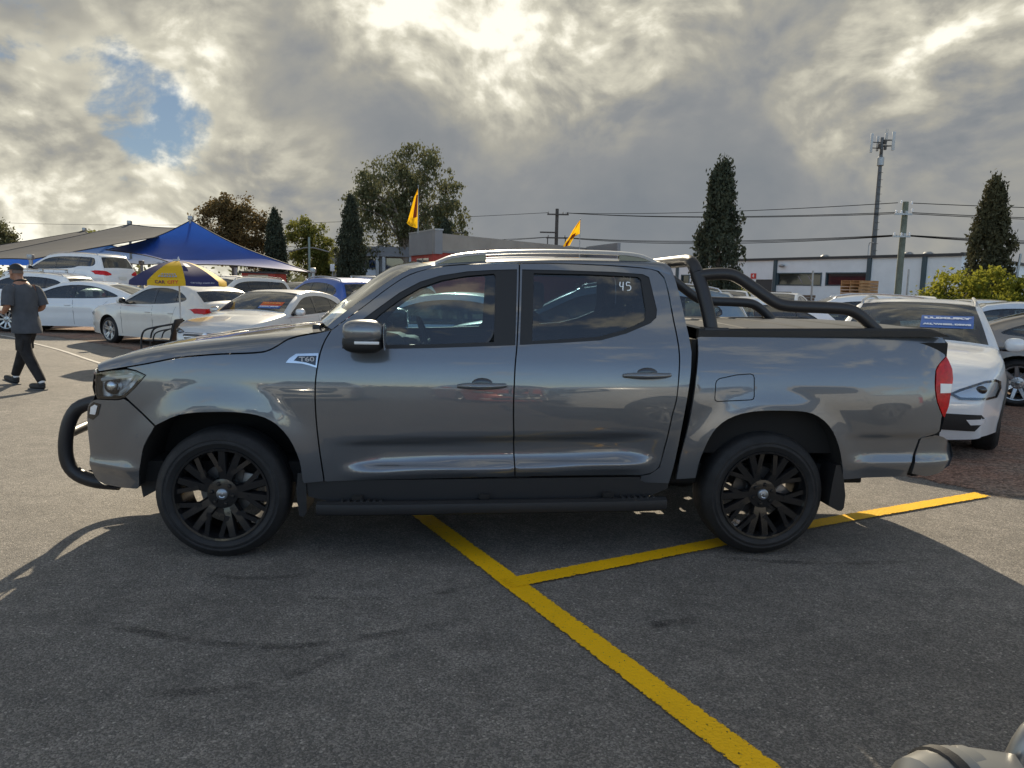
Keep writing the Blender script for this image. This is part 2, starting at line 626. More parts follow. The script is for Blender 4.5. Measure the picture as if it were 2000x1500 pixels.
def project(name, poly, bvh, axis, sign, m, parent, step=0.04, off=0.006, thick=0.012, holes=()):
    """patch laid on a body: polygon in (y,z) thrown along x, or in (x,z) thrown along y, or in (x,y) thrown down z"""
    v2, tris = triangulate(poly, step, holes)
    pos, nrm, ok = [], [], []
    for a, b in v2:
        if axis == 'x': o = Vector((sign * 8.0, a, b)); d = Vector((-sign, 0, 0))
        elif axis == 'y': o = Vector((a, sign * 8.0, b)); d = Vector((0, -sign, 0))
        else: o = Vector((a, b, 8.0)); d = Vector((0, 0, -1))
        hit = bvh.ray_cast(o, d)
        if hit[0] is None:
            pos.append(None); nrm.append(-d); continue
        n = hit[1] if hit[1].dot(d) < 0 else -hit[1]
        n = (n * 0.5 - d).normalized()
        pos.append(hit[0] + n * off); nrm.append(n)
    good = [t for t in tris if all(pos[i] is not None for i in t)]
    if not good:
        return None
    used = sorted({i for t in good for i in t}); idx = {i: k for k, i in enumerate(used)}
    verts = [pos[i] for i in used]; faces = []; cnt = {}
    for t in good:
        a, b, c = (pos[i] for i in t)
        if (b - a).cross(c - a).dot(nrm[t[0]]) < 0:
            t = (t[0], t[2], t[1])
        faces.append(tuple(idx[i] for i in t))
        for i in range(3):
            cnt[(t[i], t[(i + 1) % 3])] = 1
    base = len(verts)
    if thick > 0:
        low = {}
        for a, b in [k for k in cnt if (k[1], k[0]) not in cnt]:
            q = []
            for i in (a, b):
                if i not in low:
                    low[i] = len(verts); verts.append(pos[i] - nrm[i] * thick)
                q.append(low[i])
            faces.append((idx[b], idx[a], q[0], q[1]))
    me = bpy.data.meshes.new(name)
    me.from_pydata([tuple(p) for p in verts], [], faces)
    me.materials.append(m)
    me.polygons.foreach_set('use_smooth', [True] * len(me.polygons))
    me.set_sharp_from_angle(angle=rad(50))
    me.update()
    return link(name, me, parent)


def text_mesh(body, size, extrude=0.002, align='CENTER', bold=0.0):
    cu = bpy.data.curves.new('lettering', 'FONT')
    cu.body = body; cu.size = size; cu.extrude = extrude; cu.align_x = align; cu.align_y = 'CENTER'; cu.offset = bold
    cu.resolution_u = 3
    o = bpy.data.objects.new('lettering', cu); COL.objects.link(o)
    dg = bpy.context.evaluated_depsgraph_get(); dg.update()
    me = bpy.data.meshes.new_from_object(o.evaluated_get(dg))
    bpy.data.objects.remove(o); bpy.data.curves.remove(cu)
    return me


def lettering(name, body, size, m, parent, M, extrude=0.002, bold=0.0, warp=None):
    me = text_mesh(body, size, extrude, bold=bold)
    me.materials.clear(); me.materials.append(m)
    if warp:
        for v in me.vertices:
            v.co = warp(v.co)
    else:
        me.transform(M)
    return link(name, me, parent)


def axes(o, x, y):
    """matrix whose local x,y point along x,y from origin o"""
    x = Vector(x).normalized(); y = Vector(y); y = (y - x * y.dot(x)).normalized(); z = x.cross(y)
    return Matrix(((x.x, y.x, z.x, o[0]), (x.y, y.y, z.y, o[1]), (x.z, y.z, z.z, o[2]), (0, 0, 0, 1)))

# ------------------------------------------------------------------ ground
def asphalt_material():
    m = bpy.data.materials.new('asphalt'); m.use_nodes = True
    t = NT(m.node_tree); t.n.clear()
    out = t.add('ShaderNodeOutputMaterial')
    co = t.add('ShaderNodeTexCoord').outputs['Object']
    vor = t.add('ShaderNodeTexVoronoi', {'Vector': co, 'Scale': 150.0, 'Randomness': 1.0})
    stone = t.add('ShaderNodeSeparateColor', {0: vor.outputs['Color']}).outputs[0]
    grain = t.noise(co, 260.0, 2.0, 0.7)
    chips = t.add('ShaderNodeTexVoronoi', {'Vector': co, 'Scale': 62.0, 'Randomness': 1.0})
    chip = t.math('MULTIPLY', t.remap(t.add('ShaderNodeSeparateColor', {0: chips.outputs['Color']}).outputs[1], 0.90, 0.97), t.remap(chips.outputs['Distance'], 0.42, 0.25))
    mid = t.noise(co, 6.0, 6.0, 0.70)
    big = t.noise(co, 0.55, 5.0, 0.6, 0.6)
    v = t.math('ADD', t.math('MULTIPLY', t.math('POWER', stone, 1.6), 0.62), t.math('MULTIPLY', grain, 0.5))
    v = t.math('MULTIPLY', v, t.remap(mid, 0.28, 0.72, 0.66, 1.28, False))
    v = t.math('MULTIPLY', v, t.remap(big, 0.32, 0.68, 0.74, 1.18, False))
    v = t.math('ADD', v, t.math('MULTIPLY', chip, 0.75))
    col = t.mix(t.remap(v, 0.08, 1.15, 0.0, 1.0, False), (0.064, 0.060, 0.055, 1), (0.42, 0.380, 0.33, 1))
    spots = t.noise(co, 2.3, 4.0, 0.7, 1.5)
    col = t.mix(t.remap(spots, 0.70, 0.78, 0.0, 0.45), col, (0.03, 0.03, 0.032, 1))
    b = t.add('ShaderNodeBsdfPrincipled', {'Base Color': col, 'Roughness': 0.75, 'Specular IOR Level': 0.30})
    h = t.math('ADD', t.math('MULTIPLY', vor.outputs['Distance'], -0.9), t.math('MULTIPLY', grain, 0.6))
    bp = t.add('ShaderNodeBump', {'Height': h, 'Strength': 0.9, 'Distance': 0.0045})
    t.l.new(bp.outputs[0], b.inputs['Normal'])
    t.l.new(b.outputs[0], out.inputs[0])
    return m


def gravel_material():
    m = bpy.data.materials.new('red_gravel'); m.use_nodes = True
    t = NT(m.node_tree); t.n.clear()
    out = t.add('ShaderNodeOutputMaterial')
    co = t.add('ShaderNodeTexCoord').outputs['Object']
    vor = t.add('ShaderNodeTexVoronoi', {'Vector': co, 'Scale': 48.0})
    s = t.add('ShaderNodeSeparateColor', {0: vor.outputs['Color']}).outputs[0]
    big = t.noise(co, 0.8, 6.0, 0.65, 0.5)
    col = t.mix(s, (0.11, 0.062, 0.045, 1), (0.40, 0.235, 0.165, 1))
    col = t.mix(t.remap(big, 0.4, 0.62, 0.0, 0.65), col, t.mix(s, (0.10, 0.085, 0.07, 1), (0.34, 0.29, 0.23, 1)))
    b = t.add('ShaderNodeBsdfPrincipled', {'Base Color': col, 'Roughness': 0.85, 'Specular IOR Level': 0.25})
    bp = t.add('ShaderNodeBump', {'Height': vor.outputs['Distance'], 'Strength': 1.0, 'Distance': -0.012})
    t.l.new(bp.outputs[0], b.inputs['Normal'])
    # the gravel thins out over the asphalt at its edge
    edge = t.add('ShaderNodeAttribute', attribute_name='edge', attribute_type='GEOMETRY').outputs['Fac']
    e = t.math('ADD', edge, t.math('MULTIPLY', t.math('SUBTRACT', t.noise(co, 2.5, 8.0, 0.75), 0.5), 1.6))
    tr = t.add('ShaderNodeBsdfTransparent')
    mx = t.add('ShaderNodeMixShader', {0: t.remap(e, 0.35, 0.65)})
    t.l.new(tr.outputs[0], mx.inputs[1]); t.l.new(b.outputs[0], mx.inputs[2]); t.l.new(mx.outputs[0], out.inputs[0])
    return m


ASPHALT = asphalt_material()
gb = MB()
gb.add([(-900, -900, 0), (900, -900, 0), (900, 900, 0), (-900, 900, 0)], [(0, 1, 2, 3)])
tag(gb.build('ground', ASPHALT, smooth=0), kind='structure')

# red gravel yard beyond a diagonal edge, with a ragged fade along the edge
edge_pts = [(-60, 30.5), (-20, 23.2), (-12.2, 19.7), (-8.4, 16.4), (-2.5, 11.2), (2.6, 6.95), (3.2, 6.45), (3.9, 5.55), (5.2, 4.1), (14, 2.2)]
rows = []
ev = curve(edge_pts, 1.2)
ys = [0.0, 0.9, 80.0]
vs, fs, ed = [], [], []
for x, y in ev:
    for k, dy in enumerate(ys):
        vs.append((x + dy * .12, y + dy, 0.004)); ed.append((0.0, 1.0, 1.0)[k])
for i in range(len(ev) - 1):
    for k in range(2):
        fs.append((i * 3 + k, (i + 1) * 3 + k, (i + 1) * 3 + k + 1, i * 3 + k + 1))
gme = bpy.data.meshes.new('gravel_yard'); gme.from_pydata(vs, [], fs); gme.materials.append(gravel_material())
at = gme.attributes.new('edge', 'FLOAT', 'POINT'); at.data.foreach_set('value', ed)
tag(link('gravel_yard', gme), kind='structure')


def road_paint(name, color, wear=0.5):
    m = bpy.data.materials.new(name); m.use_nodes = True
    t = NT(m.node_tree); t.n.clear()
    out = t.add('ShaderNodeOutputMaterial')
    co = t.add('ShaderNodeTexCoord').outputs['Object']
    pit = t.add('ShaderNodeTexVoronoi', {'Vector': co, 'Scale': 70.0})
    n = t.remap(t.noise(co, 42.0, 5.0, 0.75), 0.25, 0.75, 0.1, 0.9, False)
    n2 = t.noise(co, 3.0, 4.0, 0.6)
    nb = t.noise(co, 150.0, 2.0, 0.6)
    col = t.mix(t.remap(n2, 0.3, 0.7), c4([v * .9 for v in color]), c4(color))
    col = t.mix(t.remap(nb, 0.58, 0.8, 0.0, 0.3), col, (0.10, 0.07, 0.02, 1))
    b = t.add('ShaderNodeBsdfPrincipled', {'Base Color': col, 'Roughness': 0.6, 'Specular IOR Level': 0.35})
    bp = t.add('ShaderNodeBump', {'Height': pit.outputs['Distance'], 'Strength': 0.7, 'Distance': -0.004})
    t.l.new(bp.outputs[0], b.inputs['Normal'])
    ed = t.add('ShaderNodeAttribute', attribute_name='edge', attribute_type='GEOMETRY').outputs['Fac']
    k = t.math('ADD', t.math('MULTIPLY', n, 1.0), t.math('MULTIPLY', ed, 0.55))
    k = t.math('SUBTRACT', k, t.remap(t.noise(co, 75.0, 3.0, 0.7), 0.60, 0.72, 0.0, 0.9))
    tr = t.add('ShaderNodeBsdfTransparent')
    mx = t.add('ShaderNodeMixShader', {0: t.remap(k, wear * .92, wear * 1.04)})
    t.l.new(tr.outputs[0], mx.inputs[1]); t.l.new(b.outputs[0], mx.inputs[2]); t.l.new(mx.outputs[0], out.inputs[0])
    return m


def stripe(name, pts, width, m, z, kind='structure', ends=True):
    """flat painted strip; the attribute 'edge' falls off at its rim so that paint can fray there"""
    P = curve([Vector((p[0], p[1])) for p in pts], 0.08); P = [Vector(p) for p in P]
    vs, fs, ed = [], [], []
    us = (-1, -0.70, 0, 0.70, 1); ev_ = (0.0, 1, 1, 1, 0.0)
    for i, p in enumerate(P):
        d = (P[min(i + 1, len(P) - 1)] - P[max(i - 1, 0)]).normalized(); nn = Vector((-d.y, d.x))
        fade = 1.0 if not ends else min(1.0, i / 1.0, (len(P) - 1 - i) / 1.0)
        for u, e in zip(us, ev_):
            q = p + nn * u * width / 2
            vs.append((q.x, q.y, z)); ed.append(e * fade)
    for i in range(len(P) - 1):
        for j in range(4):
            fs.append((i * 5 + j, i * 5 + j + 1, (i + 1) * 5 + j + 1, (i + 1) * 5 + j))
    me = bpy.data.meshes.new(name); me.from_pydata(vs, [], fs); me.materials.append(m)
    a = me.attributes.new('edge', 'FLOAT', 'POINT'); a.data.foreach_set('value', ed)
    me.update()
    bm = bmesh.new(); bm.from_mesh(me); bmesh.ops.recalc_face_normals(bm, faces=bm.faces)
    if bm.faces and sum(f.normal.z for f in bm.faces) < 0: bmesh.ops.reverse_faces(bm, faces=bm.faces)
    bm.to_mesh(me); bm.free()
    return tag(link(name, me), kind=kind)


YEL = road_paint('yellow_road_paint', (1.0, 0.56, 0.004), 0.60)
WHT = road_paint('white_road_paint', (0.62, 0.58, 0.52), 0.85)
stripe('parking_line', [(-0.93, 5.74), (1.45, 1.25)], 0.135, YEL, 0.008)
stripe('parking_line', [(-0.01, 3.91), (1.31, 4.66), (2.10, 5.11), (3.78, 5.99)], 0.135, YEL, 0.0105)
stripe('painted_line', [(-30, 31.5), (-13.47, 20.15), (-10.95, 17.67), (-9.62, 16.32), (-7.94, 14.44), (-5.6, 11.9)], 0.09, WHT, 0.0085)


def rubber_material():
    m = bpy.data.materials.new('tyre_rubber_marks'); m.use_nodes = True
    t = NT(m.node_tree); t.n.clear()
    out = t.add('ShaderNodeOutputMaterial')
    co = t.add('ShaderNodeTexCoord').outputs['Object']
    n = t.noise(co, 5.0, 6.0, 0.7)
    n2 = t.noise(co, 120.0, 2.0, 0.6)
    ed = t.add('ShaderNodeAttribute', attribute_name='edge', attribute_type='GEOMETRY').outputs['Fac']
    b = t.add('ShaderNodeBsdfPrincipled', {'Base Color': (0.018, 0.018, 0.019, 1), 'Roughness': 0.6})
    tr = t.add('ShaderNodeBsdfTransparent')
    f = t.math('MULTIPLY', t.math('MULTIPLY', t.remap(n, 0.36, 0.72, 0.0, 0.60), ed), t.remap(n2, 0.35, 0.6, 0.3, 1.0))
    mx = t.add('ShaderNodeMixShader', {0: f})
    t.l.new(tr.outputs[0], mx.inputs[1]); t.l.new(b.outputs[0], mx.inputs[2]); t.l.new(mx.outputs[0], out.inputs[0])
    return m


RUB = rubber_material()
for pts, w in (([(-1.62, 3.96), (-1.42, 3.92), (-1.19, 3.95), (-1.0, 4.03)], 0.05), ([(-1.05, 3.70), (-.87, 3.68), (-.49, 3.72), (-.2, 3.85)], 0.05),
               ([(-1.4, 2.74), (-1.16, 2.78), (-1.03, 2.81), (-.91, 2.87), (-.78, 3.01), (-.66, 3.2)], 0.07),
               ([(-1.95, 3.38), (-1.57, 3.25), (-1.32, 3.18), (-.95, 3.16), (-.66, 3.25), (-.3, 3.42)], 0.06), ([(.66, 3.46), (.75, 3.47), (.86, 3.5), (.93, 3.52)], 0.09),
               ([(.29, 2.94), (.33, 2.94), (.37, 2.945)], 0.05), ([(-.16, 2.78), (-.11, 2.79), (-.05, 2.8)], 0.06), ([(1.2, 4.42), (1.5, 4.36), (1.9, 4.34), (2.4, 4.4)], 0.06)):
    stripe('tyre_mark', pts, w, RUB, 0.006)

# ------------------------------------------------------------------ the grey pickup
PAINT = paint('graphite_metallic_paint', (0.112, 0.120, 0.132), metal=0.45, rough=0.30, dust=0.05, coat_ior=1.7)
BLACK = mat('black_textured_plastic', (0.012, 0.012, 0.013), rough=0.55, bump=0.15, bump_scale=400)
MATT = mat('black_powder_coat', (0.016, 0.015, 0.017), rough=0.42, bump=0.1, bump_scale=700)
GLOSSB = mat('gloss_black', (0.008, 0.008, 0.009), rough=0.16, coat=0.8)
RUBBER = mat('tyre_rubber', (0.014, 0.014, 0.015), rough=0.68, var=0.25, var_scale=14, bump=0.2, bump_scale=90)
CHROME = mat('polished_alloy', (0.62, 0.63, 0.65), rough=0.22, metal=1.0, var=0.1)
RAIL = mat('satin_silver_rail', (0.50, 0.52, 0.55), rough=0.35, metal=0.4, coat=0.4)
DARKIN = mat('dark_interior_trim', (0.022, 0.022, 0.024), rough=0.75)
SEATM = mat('dark_seat_fabric', (0.030, 0.029, 0.029), rough=0.85, var=0.2)
UNDER = mat('underbody_black', (0.012, 0.011, 0.010), rough=0.9)
STEEL = mat('brake_steel', (0.18, 0.17, 0.16), rough=0.45, metal=0.8, var=0.3)
GLASS = glass('tinted_side_glass', (0.46, 0.60, 0.64), dust=0.05)
GLASS_DARK = glass('privacy_glass', (0.28, 0.37, 0.42), dust=0.05)
GLASS_CLEAR = glass('windscreen_glass', (0.74, 0.82, 0.80), dust=0.12)
LENS = glass('clear_lamp_lens', (0.9, 0.93, 0.95), rough=0.02)
REFL = mat('lamp_reflector', (0.84, 0.85, 0.87), rough=0.25, metal=0.25, bump=0.4, bump_scale=40)
REDLENS = mat('red_lamp_lens', (0.50, 0.004, 0.006), rough=0.25, spec=0.25, coat=0.25, var=0.35, var_scale=25, bump=0.15, bump_scale=120)
WHITELENS = mat('white_lamp_lens', (0.75, 0.74, 0.72), rough=0.25, coat=0.8)
AMBER = mat('amber_lens', (0.7, 0.25, 0.03), rough=0.2, coat=0.8)
ST_GREY = mat('badge_letter_grey', (.55, .56, .58), rough=.4)
WHITEPEN = mat('white_window_pen', (0.85, 0.88, 0.9), rough=0.6)

T_PLAN = pchip([(-2.6, .52), (-2.45, .66), (-2.30, .765), (-2.1, .855), (-1.8, .912), (-1.4, .935), (-.9, .94), (1, .94), (2.0, .932), (2.45, .912), (2.65, .885), (2.78, .835), (2.9, .74)])
T_VERT = pchip([(.1, -.11), (.30, -.075), (.45, -.035), (.6, -.012), (.75, -.003), (.9, -.001), (1.0, -.0045), (1.06, -.0105), (1.12, -.0205), (1.2, -.042), (1.3, -.077), (1.45, -.14)])
T_DOOR = pchip([(.40, -.035), (.46, -.012), (.508, .013), (.522, .013), (.575, -.034), (.61, -.043), (.668, -.046), (.712, -.002), (.73, .0), (.80, .0)])


def truck_w(x, z):
    """half width of the pickup at x along and z up"""
    zb = 1.212 + .03 * (x + .65)
    cab = x < 1.11
    zz = zb if (cab and z > zb) else z
    w = T_PLAN(x) + T_VERT(zz)
    if not cab:
        w -= .06 * max(0, zz - .92) ** 1.15
    d = sst(-.98, -.66, x) * (1 - sst(.66, .95, x))
    zd = zz - .033 * (x + .38)
    if zd < .8 and d > 0:
        w += d * T_DOOR(max(zd, .40))
    e = sst(1.98, 2.25, x)
    if zz < .82 and e > 0:
        w += e * .45 * T_DOOR(max(.40, min(.8, zz - .045)))
    if x < -1.9 and z < .62:      # lip along the bottom of the front bumper
        w += .022 * sst(-1.95, -2.15, x) * math.exp(-((z - .505) / .035) ** 2)
    for cx in (-1.58, 1.57):
        r = math.hypot(x - cx, z - .37)
        if r < .66:
            w += .021 * (1 - sst(.46, .66, r)) * sst(.15, .5, z)
    if cab and z > zb:
        t = z - zb; w -= .40 * t + .16 * t * t
    return w


truck = thing('pickup_truck', 'dark grey dual cab pickup with black wheels and black sports bar, broadside in front', 'pickup truck', (-0.121, 5.241, 0), 0.080)

hood_shut = [(-2.274, 1.046), (-2.093, 1.083), (-1.981, 1.105), (-1.788, 1.146), (-1.593, 1.167), (-1.332, 1.185), (-1.262, 1.217), (-1.203, 1.256), (-1.099, 1.284), (-1.0, 1.299)]
hood_sil = pchip([(-2.45, 1.015), (-2.376, 1.050), (-2.302, 1.091), (-2.169, 1.138), (-1.962, 1.19), (-1.696, 1.231), (-1.458, 1.262), (-1.278, 1.281), (-1.083, 1.296), (-.9, 1.305)])
door_front = [(-0.968, 1.305), (-0.996, 1.254), (-1.02, 1.182), (-1.041, 1.041), (-1.044, 0.927), (-1.04, 0.819), (-1.031, 0.709), (-1.019, 0.6), (-1.007, 0.498), (-1.004, 0.455)]
b_line = [(0.097, 1.706), (0.089, 1.513), (0.074, 1.241), (0.063, 1.12), (0.058, 0.88), (0.069, 0.635), (0.077, 0.484)]
door_top = [(-0.968, 1.305), (-0.878, 1.376), (-0.796, 1.438), (-0.657, 1.55), (-0.543, 1.624), (-0.396, 1.67), (-0.248, 1.689), (-0.099, 1.698), (0.097, 1.706)]
rear_edge = [(0.804, 0.493), (0.87, 0.508), (0.916, 0.546), (0.936, 0.646), (0.957, 0.75), (0.975, 0.858), (0.995, 0.948), (1.006, 1.095), (1.011, 1.206), (1.003, 1.299), (0.987, 1.414), (0.97, 1.568), (0.953, 1.644), (0.919, 1.68), (0.849, 1.694), (0.583, 1.706), (0.279, 1.71), (0.097, 1.706)]
roof_sil = [(-0.994, 1.327), (-0.881, 1.424), (-0.77, 1.507), (-0.658, 1.59), (-0.544, 1.658), (-0.426, 1.687), (-0.308, 1.702), (-0.129, 1.716), (0.097, 1.729), (0.356, 1.740), (0.663, 1.742), (0.894, 1.740), (0.971, 1.733), (1.005, 1.706), (1.023, 1.637), (1.043, 1.533), (1.062, 1.401), (1.078, 1.3)]
cab_back = [(1.078, 1.3), (1.087, 1.219), (1.076, 1.078), (1.045, 0.841), (1.011, 0.597), (0.985, 0.445)]
front_arch = [(-2.052, 0.405), (-2.023, 0.548), (-1.994, 0.653), (-1.922, 0.769), (-1.788, 0.832), (-1.596, 0.853), (-1.409, 0.847), (-1.286, 0.807), (-1.193, 0.713), (-1.137, 0.582), (-1.124, 0.464)]
rear_arch = [(1.136, 0.484), (1.154, 0.604), (1.218, 0.759), (1.302, 0.837), (1.434, 0.881), (1.66, 0.89), (1.814, 0.873), (1.92, 0.801), (1.986, 0.686), (2.025, 0.555), (2.042, 0.473)]
win_front = [(-0.895, 1.262), (-0.847, 1.321), (-0.793, 1.375), (-0.71, 1.439), (-0.598, 1.524), (-0.483, 1.588), (-0.366, 1.626), (-0.212, 1.654), (-0.063, 1.666), (0.082, 1.673), (0.064, 1.241), (-0.388, 1.219), (-0.7, 1.209), (-0.892, 1.204)]
glass_front = [(-0.817, 1.282), (-0.708, 1.395), (-0.596, 1.484), (-0.482, 1.553), (-0.365, 1.597), (-0.212, 1.628), (-0.055, 1.644), (-0.045, 1.63), (-0.057, 1.256), (-0.388, 1.239), (-0.814, 1.226)]
win_rear = [(0.112, 1.673), (0.353, 1.674), (0.657, 1.671), (0.831, 1.662), (0.868, 1.645), (0.899, 1.456), (0.892, 1.41), (0.854, 1.377), (0.71, 1.317), (0.559, 1.276), (0.337, 1.259), (0.090, 1.243)]
glass_rear = [(0.18, 1.652), (0.504, 1.653), (0.80, 1.645), (0.818, 1.63), (0.832, 1.452), (0.822, 1.392), (0.702, 1.337), (0.551, 1.296), (0.338, 1.278), (0.162, 1.265)]
fuel = [(1.226, 1.04), (1.232, 1.058), (1.25, 1.072), (1.35, 1.094), (1.437, 1.101), (1.456, 1.094), (1.462, 1.075), (1.461, 0.968), (1.454, .952), (1.437, 0.947), (1.24, 0.935), (1.226, .942), (1.222, 0.957)]
taillight = [(2.685, 1.209), (2.63, 1.168), (2.599, 1.128), (2.59, 1.023), (2.607, 0.942), (2.653, 0.857), (2.666, 0.849), (2.69, 0.915), (2.702, 0.989), (2.723, 1.077), (2.721, 1.135), (2.7, 1.184)]
headlight = [(-2.294, 1.035), (-2.20, 1.055), (-2.091, 1.070), (-2.03, 1.062), (-1.980, 1.042), (-2.04, .968), (-2.10, 0.914), (-2.146, 0.901), (-2.286, 0.893), (-2.30, .93)]


def sx(pts, d):
    return [(x + d, z) for x, z in pts]


fender_poly = curve([(-2.087, 1.079), (-1.975, 1.101)] + [(x, z - .006) for x, z in hood_shut[3:]], .06)[:-1] + curve(sx(door_front, -.008), .06) + [(-1.118, .446)] + curve(front_arch[::-1][:8], .05) + [(-2.08, .903), (-2.100, .921), (-2.035, .972), (-1.972, 1.044), (-2.03, 1.068)]
bumper_poly = [(-1.930, .762)] + curve(front_arch[:4][::-1], .05)[1:] + curve([(-2.067, .387), (-2.21, .382), (-2.332, .396), (-2.370, .454), (-2.368, .56), (-2.37, .662), (-2.372, .761), (-2.357, .845), (-2.313, .881), (-2.29, .887)], .05) + [(-2.146, .895), (-2.11, .905), (-2.086, .893)]
front_door = curve(door_front, .06) + [(-.99, .452), (-.8, .459), (-.38, .470), (0.070, .483)] + curve(sx(b_line[::-1], -.004), .06) + curve(door_top[::-1], .06)[1:-1]
rear_door = [(0.081, .484), (.5, .491)] + curve(rear_edge, .05)[:-1] + curve(sx(b_line, .004), .06)[:-1]
corner = [(.82, .488), (.87, .499)] + curve([(x + .007, z - .004) for x, z in rear_edge[2:7]], .05) + curve(sx(rear_edge[7:13], .008), .05) + [(.926, 1.688), (.971, 1.733)] + curve(roof_sil[13:], .05) + curve(cab_back[1:], .06) + [(.82, .447)]
a_pillar = curve(roof_sil[:6], .05) + curve([(x, z + .006) for x, z in door_top[:6]][::-1], .05)
bed = curve([(1.135, 1.300), (1.133, 1.218), (1.111, 1.05), (1.078, 0.793), (1.042, 0.617), (1.026, 0.473)], .06) + curve(rear_arch, .05) + [(2.464, .481)] + curve([(2.464, .50), (2.463, .542), (2.501, .657), (2.516, .713)], .05) + [(2.622, .749), (2.641, .767), (2.645, .845)] + curve([(x - .005, z) for x, z in taillight[:6]][::-1], .05) + [(2.676, 1.213), (2.69, 1.248), (2.699, 1.296), (2.68, 1.320)] + [(2.617, 1.325), (1.861, 1.318), (1.16, 1.306)]
tail_bumper = curve([(2.494, .500), (2.492, .567), (2.53, .722)], .05) + curve([(2.624, .737), (2.69, .721), (2.749, .681), (2.772, .608), (2.746, .545), (2.691, .496), (2.60, .478)], .05)

for s in (-1, 1):
    panel('front_fender', fender_poly, truck_w, PAINT, truck, .035, side=s)
    fb = panel('bumper_corner', bumper_poly, truck_w, PAINT, truck, .035, side=s)
    sens = MB(); sens.lathe([(.0, 0), (.011, 0), (.013, -.004), (.013, -.02)], 14, 'Y')
    so = sens.build('parking_sensor', PAINT, fb); so.location = (-2.035, s * (truck_w(-2.035, .70) + .002), .70); so.scale = (1, -s * -1, 1)
    d1 = panel('front_door', front_door, truck_w, PAINT, truck, .03, holes=[win_front], side=s)
    panel('window_surround', win_front, truck_w, BLACK, d1, .06, holes=[glass_front], side=s, off=-.004)
    panel('window_glass', shrink(glass_front, -.006), truck_w, GLASS, d1, .08, side=s, off=-.014, thick=0)
    d2 = panel('rear_door', rear_door, truck_w, PAINT, truck, .03, holes=[win_rear], side=s)
    panel('window_surround', win_rear, truck_w, BLACK, d2, .06, holes=[glass_rear], side=s, off=-.004)
    panel('window_glass', shrink(glass_rear, -.006), truck_w, GLASS_DARK, d2, .08, side=s, off=-.014, thick=0)
    panel('cab_corner', corner, truck_w, PAINT, truck, .035, side=s)
    panel('windscreen_pillar', a_pillar, truck_w, PAINT, truck, .05, side=s)
    bs = panel('tray_side', bed, truck_w, PAINT, truck, .035, holes=[fuel] if s < 0 else (), side=s)
    if s < 0:
        panel('fuel_flap', shrink(fuel, .0055), truck_w, PAINT, bs, .04, side=s, off=-.001)
        panel('fuel_flap_recess', shrink(fuel, -.01), truck_w, BLACK, bs, .08, side=s, off=-.022, thick=0)
    # lamps
    tl = panel('tail_lamp', taillight, truck_w, REDLENS, truck, .03, side=s, off=.004)
    panel('reversing_lens', [(2.622, .995), (2.700, .995), (2.711, 1.048), (2.622, 1.052)], truck_w, WHITELENS, tl, .03, side=s, off=.007, thick=.004)
    hl = panel('headlight', shrink(headlight, .004), truck_w, LENS, truck, .04, side=s, off=.002, thick=0)
    panel('reflector_bowl', shrink(headlight, .003), lambda x, z: truck_w(x, z) - .055 - .03 * math.sin(x * 40), REFL, hl, .03, side=s, thick=0)
    panel('lamp_bezel', headlight, truck_w, GLOSSB, hl, .04, holes=[shrink(headlight, .016)], side=s, off=.001, thick=.06)
    b = MB()
    b.tube([(-2.26, s * .755, 1.0), (-2.16, s * .80, 1.02), (-2.05, s * .84, 1.035), (-2.10, s * .81, .965), (-2.15, s * .785, .93)], .012, 8)
    b.build('running_light', WHITELENS, hl)
    b = MB(); b.ball((-2.20, s * .755, .965), (.05, .04, .05), 16, 10)
    b.build('projector', CHROME, hl)
    panel('tail_bumper_corner', tail_bumper, truck_w, PAINT, truck, .035, side=s, off=.004, thick=.05)
    fgc = panel('fog_lamp_cluster', [(-2.365, .775), (-2.352, .842), (-2.312, .872), (-2.262, .866), (-2.285, .80), (-2.325, .768)], truck_w, GLOSSB, truck, .03, side=s, off=.003, thick=.008)
    panel('fog_lens', [(-2.345, .80), (-2.335, .842), (-2.305, .858), (-2.285, .852), (-2.305, .80)], truck_w, REFL, fgc, .02, side=s, off=.006, thick=.003)
    # dark inner structure behind the shut lines
    panel('inner_body', [(-1.13, 1.18), (-1.0, 1.17), (1.03, 1.2), (1.08, 1.05), (1.02, .70), (.96, .42), (-1.11, .42)], lambda x, z: .855, UNDER, truck, .3, side=s, thick=0)
    b = MB()   # tray inner wall and headboard
    b.box((1.90, s * .80, .95), (1.58, .03, .68)); b.build('tray_inner_wall', UNDER, truck)
    # sill below the doors, running board on brackets
    b = MB()
    b.prism([(-1.11, .452), (.99, .482), (.985, .41), (.80, .335), (-.86, .305), (-1.10, .36)], s * .895, s * .78); b.build('sill', BLACK, truck)
    st = MB()
    prof = [(-.90, .335), (-.99, .352), (-1.015, .340), (-1.022, .312), (-1.015, .285), (-.99, .272), (-.90, .272)]
    x0, x1 = -1.04, .955
    for xx in (0,):
        rowsA = []
        for i in range(13):
            t_ = i / 12; x = x0 + (x1 - x0) * t_; e = min(1, min(i, 12 - i) * .8)
            rowsA.append([(x, -s * (p[0] + (1 - e) * .02), p[1] + t_ * .028) for p in prof])
        st.grid(rowsA)
        for r_ in (rowsA[0], rowsA[-1]):
            st.add(r_, [tuple(range(len(r_)))])
    stp = st.build('side_step', BLACK, truck, 30)
    for xx in (-.82, -.1, .62):
        b = MB(); b.box((xx, s * .84, .355), (.06, .22, .03), .006, M=Matrix.Translation((0, 0, (xx - x0) * .014))); b.build('step_bracket', UNDER, stp)
    for xx in [-.9 + .036 * i for i in range(7)] + [.70 + .036 * i for i in range(6)]:
        b = MB(); b.box((xx, s * .955, .349 + (xx - x0) * .014), (.017, .06, .012), .003); b.build('step_tread', RUBBER, stp)
